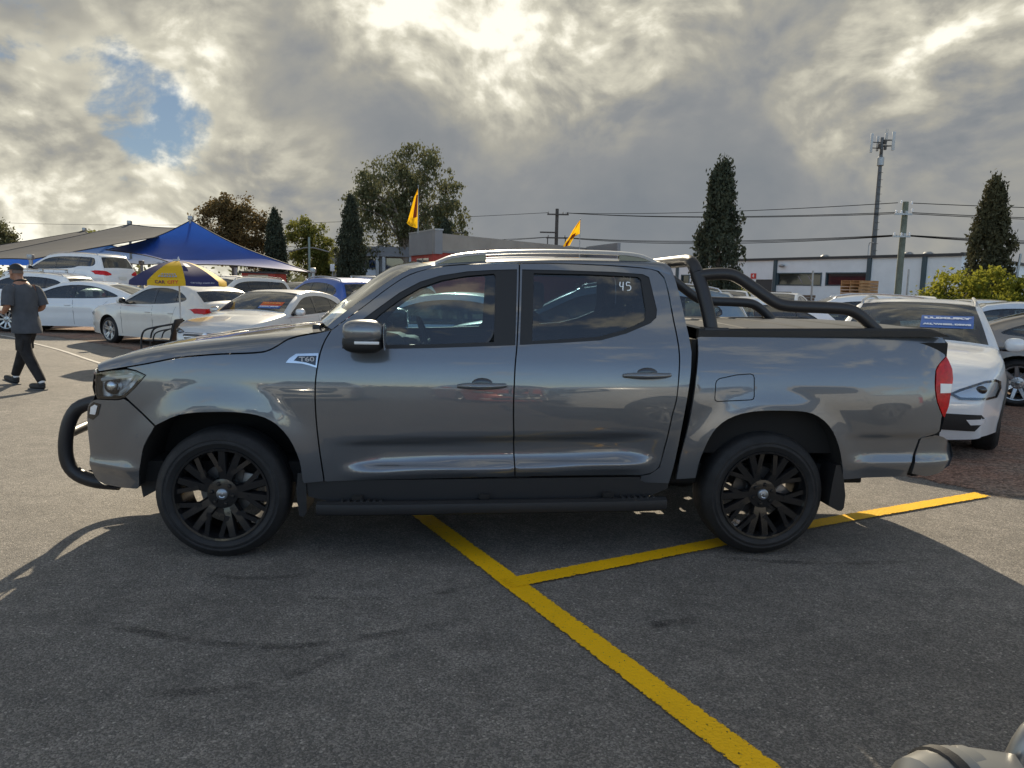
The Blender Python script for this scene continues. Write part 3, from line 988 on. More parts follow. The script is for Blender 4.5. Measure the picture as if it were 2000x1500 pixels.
    # wheel arch liners and flaps
    for chn, nm in ((front_arch, 'f'), (rear_arch, 'r')):
        ch = curve(chn, .06)
        b = MB(); b.grid([[(x, s * (truck_w(x, z) - .006 - d_), z) for d_ in (0, .04, .2, .42)] for x, z in ch])
        b.add([(x, s * .5, z) for x, z in ch], [tuple(range(len(ch)))])
        b.build('wheel_arch_liner', UNDER, truck, 60)
    b = MB(); b.prism([(2.02, .56), (2.045, .47), (2.062, .376), (2.058, .30), (2.043, .28), (2.02, .283), (1.961, .313), (1.975, .45), (1.99, .56)], s * .925, s * .69); b.build('mud_flap', BLACK, truck, 30)
    b = MB(); b.prism([(-1.125, .50), (-1.108, .42), (-1.108, .27), (-1.125, .245), (-1.15, .25), (-1.165, .40), (-1.155, .5)], s * .905, s * .68); b.build('mud_flap', BLACK, truck, 30)
    # handles
    for hx, hz, dr in ((-.122, 1.012, d1), (.824, 1.082, d2)):
        yo = truck_w(hx, hz)
        b = MB(); b.ball((hx, s * (yo - .004), hz + .012), (.062, .012, .034), 18, 8); b.build('handle_recess', GLOSSB, dr)
        b = MB()
        hp = [(hx - .135, s * (yo + .004), hz - .002), (hx - .10, s * (yo + .028), hz + .002), (hx, s * (yo + .042), hz + .003), (hx + .09, s * (yo + .030), hz + .004), (hx + .132, s * (yo + .006), hz + .006)]
        hp = curve(hp, .025)
        rr = [.012 + .008 * math.sin(PI * i / (len(hp) - 1)) for i in range(len(hp))]
        b.tube(hp, rr, 10); b.build('door_handle', PAINT, dr)
    # mirrors
    b = MB(); b.ball((-.764, s * 1.075, 1.315), (.112, .098, .066), 22, 14, p=2.9); mr = b.build('wing_mirror', PAINT, truck, 80)
    b = MB(); b.ball((-.768, s * 1.07, 1.258), (.112, .095, .058), 20, 12, p=2.7)
    b.tube([(-.81, s * .90, 1.235), (-.80, s * .96, 1.235), (-.79, s * 1.03, 1.24)], [.05, .042, .045], 12); b.build('mirror_base', BLACK, mr, 80)
    b = MB(); b.box((-.74, s * 1.165, 1.262), (.13, .012, .016), .004); b.build('indicator', WHITELENS, mr)
    b = MB(); b.ball((-.655, s * 1.07, 1.29), (.006, .08, .075), 16, 8, p=3); b.build('mirror_glass', CHROME, mr)
    b = MB(); b.prism([(-.905, 1.205), (-.80, 1.207), (-.80, 1.335), (-.90, 1.262)], s * .895, s * .868); b.build('mirror_mount', BLACK, mr)
    # roof rail
    rt = curve([(-.40, 1.700), (-.30, 1.740), (-.10, 1.768), (.21, 1.785), (.52, 1.788), (.75, 1.783), (.85, 1.768), (.93, 1.735)], .05)
    b = MB()
    rw = []
    for x, z in rt:
        rw.append([(x, s * .628, z - .012), (x, s * .632, z + .004), (x, s * .615, z + .011), (x, s * .590, z + .009), (x, s * .580, z - .009), (x, s * .60, z - .015), (x, s * .628, z - .012)])
    b.grid(rw)
    for q in (rw[0], rw[-1]): b.add(q[:-1], [tuple(range(6))])
    rl = b.build('roof_rail', RAIL, truck, 50)
    for fx in ([(-.40, 1.70), (-.27, 1.735), (-.10, 1.756), (-.10, 1.712), (-.36, 1.690)], [(.70, 1.775), (.84, 1.757), (.93, 1.733), (.90, 1.722), (.70, 1.735)]):
        b = MB(); b.prism(fx, s * .622, s * .586); b.build('rail_foot', GLOSSB, rl)
    # badge on the fender
    bd = panel('fender_badge', [(-1.209, 1.128), (-1.19, 1.152), (-1.154, 1.177), (-1.032, 1.182), (-1.040, 1.103), (-1.08, 1.115), (-1.12, 1.124)], truck_w, CHROME, truck, .03, side=s, off=.006, thick=.008)
    panel('badge_inlay', [(-1.165, 1.140), (-1.143, 1.165), (-1.042, 1.168), (-1.046, 1.115), (-1.10, 1.131)], truck_w, GLOSSB, bd, .03, side=s, off=.0085, thick=.002)
    if s < 0:
        lettering('badge_lettering', 'T60', .036, ST_GREY, bd, axes((-1.094, -(truck_w(-1.094, 1.148) + .0105), 1.1475), (1, -.005, .02), (0, -.06, 1)) @ Matrix.Diagonal((1.45, 1, 1, 1)), .002, bold=.0006)
    # window numbers written by pen
    if s < 0:
        b = MB()

        def wp(x, z):
            return (x, -(truck_w(x, z) - .011), z)
        for st_ in ([(.694, 1.612), (.690, 1.592), (.696, 1.585), (.712, 1.586)], [(.712, 1.612), (.709, 1.59), (.706, 1.562)],
                    [(.753, 1.609), (.733, 1.611), (.731, 1.592), (.746, 1.594), (.755, 1.583), (.748, 1.566), (.731, 1.563)]):
            b.tube([wp(x, z) for x, z in curve(st_, .008)], .0033, 6)
        b.build('window_writing', WHITEPEN, d2)
    else:
        b = MB()

        def wq(x, z):
            return (x, (truck_w(x, z) - .017), z)
        for st_ in ([(.72, 1.60), (.722, 1.578), (.712, 1.575), (.694, 1.576)], [(.704, 1.60), (.704, 1.56)], [(.655, 1.60), (.674, 1.60), (.676, 1.584), (.66, 1.583), (.653, 1.57), (.662, 1.556), (.678, 1.555)]):
            b.tube([wq(x, z) for x, z in curve(st_, .008)], .003, 6)
        b.build('window_writing', WHITEPEN, d2)

# bonnet: from one shut line over to the other
shutf = pchip([(x, z) for x, z in hood_shut])
rows = []
for i in range(41):
    t_ = i / 40; xe = -2.272 + t_ * 1.27; xc = -2.46 + t_ * 1.50
    half = []
    we = truck_w(xe, shutf(xe)); ze = shutf(xe) + .003
    for k, u in enumerate((1.0, .985, .955, .91, .84, .74, .60, .42, .2, 0.0)):
        y = we * u
        x = xe + (xc - xe) * (1 - u ** 2.2)
        zt = hood_sil(min(x, -.95)) + .012 * (1 - u * u)
        if u > .84:   # shoulder
            q = (1 - u) / .16; f_ = math.sqrt(max(0, 1 - (1 - q) ** 2))
            z = ze + (zt - .006 - ze) * f_
        else:
            z = zt - .006 * max(0, (u - .5) / .34)
        # two pressed ribs
        z += .008 * math.exp(-((y - .46) / .05) ** 2) * sst(0, .3, t_)
        half.append((x, y, z))
    rows.append([(x, -y, z) for x, y, z in half] + [(x, y, z) for x, y, z in half[::-1]][1:])
b = MB(); b.grid(rows); b.build('bonnet', PAINT, truck, 100)
b = MB()
b.grid([[(-1.03 - .13 * (1 - (y / .85) ** 2) + dx, y, z) for y in [i * .17 - .85 for i in range(11)]] for dx, z in ((-.06, 1.285), (.03, 1.295), (.10, 1.315))])
cw = b.build('scuttle_panel', BLACK, truck)
for y0 in (-.55, .10):
    b = MB(); b.tube([(-1.10, y0, 1.30), (-1.06, y0 + .28, 1.335), (-1.03, y0 + .55, 1.335)], .010, 6); b.box((-1.10, y0, 1.305), (.05, .05, .04), .01); b.build('wiper', MATT, cw)
# windscreen
rows = []
pil = curve(roof_sil[:6], .05)
for x, z in pil:
    w = truck_w(x, z) + .002
    rows.append([(x - .13 * (1 - abs(u) ** 2.2), u * w, z + .035 * (1 - abs(u) ** 2)) for u in [k / 8 - 1 for k in range(17)]])
b = MB(); b.grid(rows); b.build('windscreen', GLASS_CLEAR, truck, 120)
# roof
rows = []
rchain = curve([(-.47, 1.675)] + roof_sil[5:13] + [(1.0, 1.70)], .06)
dtop = pchip([(-.5, 1.645), (-.396, 1.676), (-.248, 1.695), (-.099, 1.704), (0.097, 1.712), (0.279, 1.716), (0.583, 1.712), (0.849, 1.700), (0.92, 1.686), (1.0, 1.66)])
for x, z in rchain:
    half = []
    zd = min(dtop(x), z - .004); we = truck_w(x, zd)
    for a in (0, .25, .5, .75, 1):
        half.append((x, we - .055 * (1 - math.cos(a * PI / 2)), zd + (z - zd) * math.sin(a * PI / 2)))
    for y in (.58, .5, .38, .25, .12, 0):
        half.append((x - (.06 * (1 - (y / .66) ** 2) if x < -.3 else 0) + (.03 * (1 - (y / .66) ** 2) if x > .95 else 0), y, z + .030 * (1 - (y / .62) ** 2)))
    rows.append([(p[0], -p[1], p[2]) for p in half] + half[::-1][1:])
b = MB(); b.grid(rows); rf = b.build('roof', PAINT, truck, 120)
# back of the cab with its window
b = MB()
cb = curve(roof_sil[12:] + cab_back[1:], .06)
for z0, z1 in ((1.64, 2), (0, 1.30)):
    rr = [(x, z) for x, z in cb if z0 <= z <= z1]
    b.grid([[(x, u * (truck_w(min(x, 1.1), z) - .003), z) for u in (-1, -.5, 0, .5, 1)] for x, z in rr])
mid_ = [(x, z) for x, z in cb if 1.25 <= z <= 1.68]
for s in (-1, 1):
    b.grid([[(x, s * u * (truck_w(x, z) - .003), z) for u in (.86, .93, 1)] for x, z in mid_])
b.build('cab_back', PAINT, truck)
b = MB(); b.grid([[(x - .004, u * truck_w(x, z), z) for u in (-.88, -.4, 0, .4, .88)] for x, z in mid_]); b.build('rear_window', GLASS_DARK, truck)
# nose: bumper skin, grille
chain = curve([(-2.12, .39), (-2.24, .372), (-2.332, .392), (-2.370, .454), (-2.368, .56), (-2.37, .662), (-2.372, .761), (-2.357, .845), (-2.318, .881)], .05)
b = MB(); b.grid([[(x - .13 * (1 - abs(u) ** 2.4), u * truck_w(x, z), z) for u in [k / 7 - 1 for k in range(15)]] for x, z in chain]); nose = b.build('front_bumper', PAINT, truck, 120)
b = MB(); b.grid([[(x - .15 * (1 - abs(u) ** 2.4), u * .76, z) for u in [k / 7 * .93 - .93 for k in range(15)]] for x, z in ((-2.30, .88), (-2.315, .95), (-2.30, 1.045))]); gr = b.build('grille', GLOSSB, truck, 60)
for z in (.91, .95, .99, 1.03):
    b = MB(); b.tube([(-2.32 - .15 * (1 - abs(u) ** 2.4), u * .70, z) for u in [k / 6 - 1 for k in range(13)]], .009, 6); b.build('grille_bar', CHROME, gr)
b = MB(); b.grid([[(x - .142 * (1 - abs(u) ** 2.4), u * .6, z) for u in [k / 5 - 1 for k in range(11)]] for x, z in ((-2.372, .50), (-2.372, .76))]); b.build('lower_intake', BLACK, nose)
pl = MB(); pl.box((-2.535, 0, .60), (.012, .37, .13), .004); pl.build('number_plate', mat('plate_white', (.6, .6, .58), rough=.4), nose)
for s in (-1, 1):
    b = MB(); b.prism([(-2.10, .40), (-2.085, .30), (-1.98, .36), (-1.97, .42)], s * .70, s * .50); b.build('air_dam', BLACK, truck)
# nudge bar
nb = MB()
path = [(-2.40, .835), (-2.46, .822), (-2.528, .788), (-2.578, .70), (-2.604, .56), (-2.592, .45), (-2.54, .385), (-2.44, .345), (-2.30, .33)]
for s in (-1, 1):
    nb.tube(curve([(x, s * .50, z) for x, z in path], .04), .041, 14)
    nb.prism([(-2.50, .40), (-2.20, .30), (-2.12, .36), (-2.14, .42), (-2.36, .44)], s * .46, s * .44)
nb.tube(curve([(-2.595, -.50, .63), (-2.615, -.25, .63), (-2.62, 0, .63), (-2.615, .25, .63), (-2.595, .50, .63)], .08), .03, 12)
nb.build('nudge_bar', MATT, truck)
for s in (-1, 1):
    b = MB(); b.lathe([(0, 0), (.05, 0), (.055, .02), (.05, .08), (.02, .11)], 18, 'X', M=Matrix.Translation((-2.49, s * .40, .60)))
    b.build('fog_lamp', GLOSSB, truck)
    b = MB(); b.prism([(-.03, .5), (.17, .5), (.17, 1.69), (.03, 1.69)], s * .60, s * .62); b.add([(-.03, s * .87, .45), (.17, s * .87, .45), (.16, s * .855, 1.22), (.0, s * .855, 1.22)], [(0, 1, 2, 3)]); b.add([(.02, s * .845, 1.22), (.15, s * .845, 1.22), (.15, s * .635, 1.70), (.04, s * .635, 1.70)], [(0, 1, 2, 3)])
    b.build('centre_pillar', DARKIN, truck, smooth=0)
# tray: floor, headboard, tailgate, cover, rails
b = MB(); b.box((1.90, 0, .66), (1.62, 1.60, .04)); b.box((1.115, 0, .98), (.03, 1.68, .62)); b.build('tray_floor', UNDER, truck)
b = MB(); b.grid([[(x + .03 * (1 - abs(u) ** 2.4), u * (truck_w(2.68, z) - .012), z) for u in [k / 6 - 1 for k in range(13)]] for x, z in ((2.55, .745), (2.665, .755), (2.69, .9), (2.70, 1.05), (2.695, 1.2), (2.712, 1.29), (2.69, 1.318), (2.60, 1.322))]); tg = b.build('tailgate', PAINT, truck, 60)
b = MB(); b.box((2.735, 0, 1.16), (.02, .30, .06), .008); b.build('tailgate_handle', BLACK, tg)
b = MB(); b.grid([[(x + .06 * (1 - abs(u) ** 2.6), u * (truck_w(min(x, 2.7), z) - .005), z) for u in [k / 6 - 1 for k in range(13)]] for x, z in ((2.55, .735), (2.69, .72), (2.749, .681), (2.772, .608), (2.746, .545), (2.691, .496), (2.5, .478))]); b.build('rear_bumper', PAINT, truck, 80)
COVER = mat('tonneau_vinyl', (0.055, 0.053, 0.050), rough=0.30, spec=0.7, var=0.12)
b = MB(); b.grid([[(x, u * .80, 1.352 + .012 * ((x - 1.14) / 1.5) + .010 * (1 - u * u)) for u in [k / 6 - 1 for k in range(13)]] for x in (1.14, 1.5, 1.9, 2.3, 2.62)]); tc = b.build('tonneau_cover', COVER, truck)
for xx in (1.45, 1.85, 2.25):
    b = MB(); b.grid([[(xx + dx, u * .79, 1.353 + dz + .012 * ((xx - 1.14) / 1.5) + .010 * (1 - u * u)) for u in [k / 6 - 1 for k in range(13)]] for dx, dz in ((-.02, 0), (0, .006), (.02, 0))]); b.build('cover_rib', COVER, tc)
for s in (-1, 1):
    b = MB()
    pr = [(.895, 1.303), (.898, 1.340), (.885, 1.353), (.80, 1.353), (.79, 1.30)]
    rr = []
    for x, k in ((1.14, 1), (1.16, 1), (2.50, 1), (2.56, .92), (2.61, .65), (2.655, .30), (2.675, .05)):
        rr.append([(x, s * (y if y < .85 else truck_w(1.5, 1.3) + (y - .895)), 1.303 + (z - 1.303) * k + .0175 * (x - 1.14)) for y, z in pr])
    b.grid(rr); b.add(rr[0], [tuple(range(5))]); b.build('tray_rail', BLACK, truck, 40)
# sports bar
sb = MB()
for s in (-1, 1):
    sb.tube(curve([(1.236, s * .785, 1.33), (1.222, s * .765, 1.42), (1.195, s * .72, 1.56), (1.165, s * .675, 1.675)], .04), .040, 16)
    sb.tube(curve([(1.17, s * .685, 1.660), (1.26, s * .69, 1.672), (1.36, s * .70, 1.672), (1.42, s * .707, 1.648), (1.53, s * .725, 1.575), (1.64, s * .74, 1.508), (1.71, s * .748, 1.493), (1.95, s * .755, 1.487), (2.08, s * .76, 1.478), (2.15, s * .765, 1.445), (2.27, s * .775, 1.345)], .03), .036, 16)
    sb.box((1.25, s * .79, 1.345), (.15, .10, .03), .008); sb.box((2.29, s * .78, 1.352), (.12, .09, .02), .006)
sb.tube(curve([(1.165, -.675, 1.675), (1.152, -.645, 1.722), (1.146, -.58, 1.748), (1.144, -.45, 1.752), (1.144, .45, 1.752), (1.146, .58, 1.748), (1.152, .645, 1.722), (1.165, .675, 1.675)], .03), .038, 16)
sb.build('sports_bar', MATT, truck, 60)
# chassis and floor
b = MB(); b.box((-.05, 0, .47), (4.3, 1.5, .12)); b.build('floor_pan', UNDER, truck)
b = MB()
for s in (-1, 1): b.box((.1, s * .45, .40), (4.6, .09, .12), .01)
b.tube([(-1.58, -.72, .37), (-1.58, .72, .37)], .05, 10); b.tube([(1.57, -.72, .37), (1.57, .72, .37)], .06, 10); b.ball((1.57, 0, .37), .15, 12, 8)
b.tube([(1.2, .3, .36), (2.3, .35, .38)], .04, 8); b.build('chassis', UNDER, truck)
# cabin
def seat(par, x, y, z, wdt=.5, m=None, rest=True):
    m = m or SEATM
    b = MB()
    b.box((x - .02, y, z + .08), (.5, wdt, .16), .05)
    b.box((0, 0, .30), (.13, wdt * .96, .62), .05, M=Matrix.Translation((x + .22, y, z + .12)) @ Matrix.Rotation(rad(14), 4, 'Y'))
    b.box((x + .405, y, z + .80), (.09, .26, .17), .035)
    b.tube([(x + .38, y - .06, z + .66), (x + .40, y - .06, z + .78)], .008, 6); b.tube([(x + .38, y + .06, z + .66), (x + .40, y + .06, z + .78)], .008, 6)
    return b.build('seat', m, par, 60)
for y in (-.38, .38):
    seat(truck, -.18, y, .72); seat(truck, .62, y, .74, .66)
b = MB(); b.box((-.82, 0, 1.08), (.42, 1.62, .26), .08); b.box((-.60, .38, 1.14), (.14, .36, .12), .04); b.box((-.35, 0, .82), (.9, .22, .2), .04); b.build('dashboard', DARKIN, truck, 60)
b = MB(); b.tube([(0, .185 * math.cos(a), .185 * math.sin(a)) for a in [k * PI / 12 for k in range(24)]], .016, 8, closed=True, M=Matrix.Translation((-.47, .38, 1.16)) @ Matrix.Rotation(rad(-22), 4, 'Y'))
b.tube([(-.47, .20, 1.16), (-.49, .38, 1.15), (-.47, .56, 1.16)], .02, 8); b.tube([(-.49, .38, 1.15), (-.66, .38, 1.08)], .03, 8); b.build('steering_wheel', DARKIN, truck)
b = MB(); b.box((-.56, 0, 1.60), (.02, .22, .065), .01); b.tube([(-.56, 0, 1.62), (-.60, 0, 1.70)], .008, 6); b.build('rear_view_mirror', DARKIN, truck)
b = MB(); b.grid([[(x, y, 1.665 + .02 * (1 - (y / .6) ** 2)) for y in (-.6, -.3, 0, .3, .6)] for x in (-.4, 0, .5, .95)]); b.build('roof_lining', mat('headliner', (.12, .12, .12), rough=.9), truck)


def wheel_master(R, rim_r, width, spokes, rim_m, hub_m, lugs=6, style='double'):
    """wheel about the Y axis, outer face towards -Y; returns an Empty with its parts"""
    w = link('wheel', None); w.empty_display_size = .1
    h = width / 2
    b = MB()
    prof = [(rim_r - .004, -h + .012), (rim_r + .012, -h + .001), (rim_r + .030, -h - .005), (rim_r + .034, -h - .009), (rim_r + .040, -h - .009), (rim_r + .044, -h - .005), (R - .060, -h - .004), (R - .056, -h - .008), (R - .050, -h - .008), (R - .046, -h - .002), (R - .022, -h + .012), (R - .006, -h + .035), (R, -h + .07), (R, h - .07), (R - .006, h - .035), (R - .022, h - .012), (R - .055, h + .004), (rim_r + .012, h), (rim_r - .004, h - .01)]
    b.lathe(prof, 48, 'Y')
    for yy in (-.045, 0, .045):      # tread grooves
        b.lathe([(R + .0005, yy - .006), (R - .006, yy - .004), (R - .006, yy + .004), (R + .0005, yy + .006)], 48, 'Y')
    b.build('tyre', RUBBER, w, 35)
    b = MB()
    b.lathe([(rim_r + .006, -h + .004), (rim_r + .004, -h - .004), (rim_r - .008, -h - .002), (rim_r - .016, -h + .02), (rim_r - .03, -h + .06), (rim_r - .034, h - .03), (rim_r - .01, h - .006)], 48, 'Y')
    n = spokes
    for k in range(n):
        a = 2 * PI * k / n
        for da in ((-.19, .19) if style == 'double' else (0,)):
            wd0, wd1 = ((.027, .025) if style == 'double' else (.034, .026))
            M = Matrix.Rotation(a, 4, 'Y')
            p0 = Vector((math.sin(da * .9) * .075, 0, math.cos(da * .9) * .075)); p1 = Vector((math.sin(da) * (rim_r - .012), 0, math.cos(da) * (rim_r - .012)))
            d = (p1 - p0).normalized(); nn = Vector((d.z, 0, -d.x))
            y0, y1 = -h + .036, -h + .012
            vs = []
            for p, wd, y in ((p0, wd0, y0), (p0.lerp(p1, .55), (wd0 + wd1) / 2, -h + .018), (p1, wd1, y1)):
                vs += [p + nn * wd + Vector((0, y + .012, 0)), p + nn * wd * .7 + Vector((0, y, 0)), p - nn * wd * .7 + Vector((0, y, 0)), p - nn * wd + Vector((0, y + .012, 0)), p - nn * wd + Vector((0, y + .045, 0)), p + nn * wd + Vector((0, y + .045, 0))]
            fs = []
            for q in (0, 6):
                for j in range(6):
                    fs.append((q + j, q + (j + 1) % 6, q + 6 + (j + 1) % 6, q + 6 + j))
            b.add(vs, fs, M)
        for da in ((-.47, .47) if style == 'double' and lugs == 6 else ()):
            M = Matrix.Rotation(a, 4, 'Y')
            q0, q1 = rim_r * .50, rim_r - .012
            p0 = Vector((math.sin(da * .48) * q0, 0, math.cos(da * .48) * q0)); p1 = Vector((math.sin(da) * q1, 0, math.cos(da) * q1))
            d = (p1 - p0).normalized(); nn = Vector((d.z, 0, -d.x)) * .013
            vs = []
            for p in (p0, p1):
                vs += [p + nn + Vector((0, -h + .020, 0)), p - nn + Vector((0, -h + .020, 0)), p - nn + Vector((0, -h + .05, 0)), p + nn + Vector((0, -h + .05, 0))]
            b.add(vs, [(0, 1, 5, 4), (1, 2, 6, 5), (2, 3, 7, 6), (3, 0, 4, 7), (0, 3, 2, 1), (4, 5, 6, 7)], M)
    b.lathe([(0, -h + .028), (.05, -h + .028), (.085, -h + .034), (.092, -h + .05), (.09, -h + .09)], 30, 'Y')
    rim = b.build('rim', rim_m, w, 35)
    b = MB(); b.lathe([(0, -h + .012), (.024, -h + .013), (.031, -h + .017), (.033, -h + .03)], 24, 'Y'); b.build('hub_cap', hub_m, rim, 50)
    for k in range(lugs):
        a = 2 * PI * (k + .5) / lugs
        b = MB(); b.lathe([(0, -h + .016), (.009, -h + .017), (.012, -h + .022), (.012, -h + .036)], 8, 'Y', M=Matrix.Translation((math.sin(a) * .060, 0, math.cos(a) * .060)))
        b.build('wheel_nut', rim_m, rim, 40)
    b = MB(); b.lathe([(.05, .0), (.15, 0), (.152, .02), (.05, .02)], 32, 'Y'); b.box((.12, .005, .05), (.09, .07, .16), .01); b.build('brake_disc', STEEL, w, 40)
    return w


RIMB = mat('satin_black_alloy', (0.010, 0.010, 0.011), rough=0.25, metal=0.0, coat=0.5)
HUBM = mat('hub_emblem_grey', (0.25, 0.27, 0.29), rough=0.3, metal=0.8)
wm = wheel_master(.374, .262, .255, 5, RIMB, HUBM)
# a swirl on the hub caps
for ch in wm.children:
    if ch.name.startswith('rim'):
        b = MB(); b.tube([(r_ * math.cos(a), -.1165, r_ * math.sin(a)) for a, r_ in [(k * .35, .006 + .0008 * k) for k in range(18)]], .0022, 5); b.build('hub_emblem', CHROME, ch)
first = True
for s in (-1, 1):
    for wx, rot in ((-1.58, 12), (1.57, 41)):
        w = wm if first else copy_tree(wm)
        first = False
        w.parent = truck
        w.location = (wx, s * .782, .372)
        w.rotation_euler = (0, rad(rot), 0 if s < 0 else PI)

# ------------------------------------------------------------------ other cars
ALLOY = mat('silver_alloy', (0.42, 0.43, 0.45), rough=0.3, metal=0.9, var=0.1)
ALLOYD = mat('dark_alloy', (0.10, 0.10, 0.11), rough=0.35, metal=0.7)
CARGLASS = glass('car_side_glass', (0.34, 0.40, 0.40), dust=0.08)
CARSCREEN = glass('car_windscreen', (0.50, 0.57, 0.53), dust=0.16)
SEATG = mat('grey_seat_fabric', (0.055, 0.055, 0.058), rough=0.85)
PLATE = mat('number_plate_white', (0.62, 0.62, 0.58), rough=0.4)
PW = {'white': paint('white_car_paint', (0.70, 0.71, 0.72), 0.0, .3, .10)}
WHEELS = {}


def car_wheel(R, rim, kind):
    k = (R, rim, kind)
    if k not in WHEELS:
        w = wheel_master(R, rim, .22, 5 if kind != 'multi' else 9, ALLOY if kind != 'dark' else ALLOYD, HUBM, 5, 'double' if kind != 'multi' else 'single')
        WHEELS[k] = w
    return WHEELS[k]


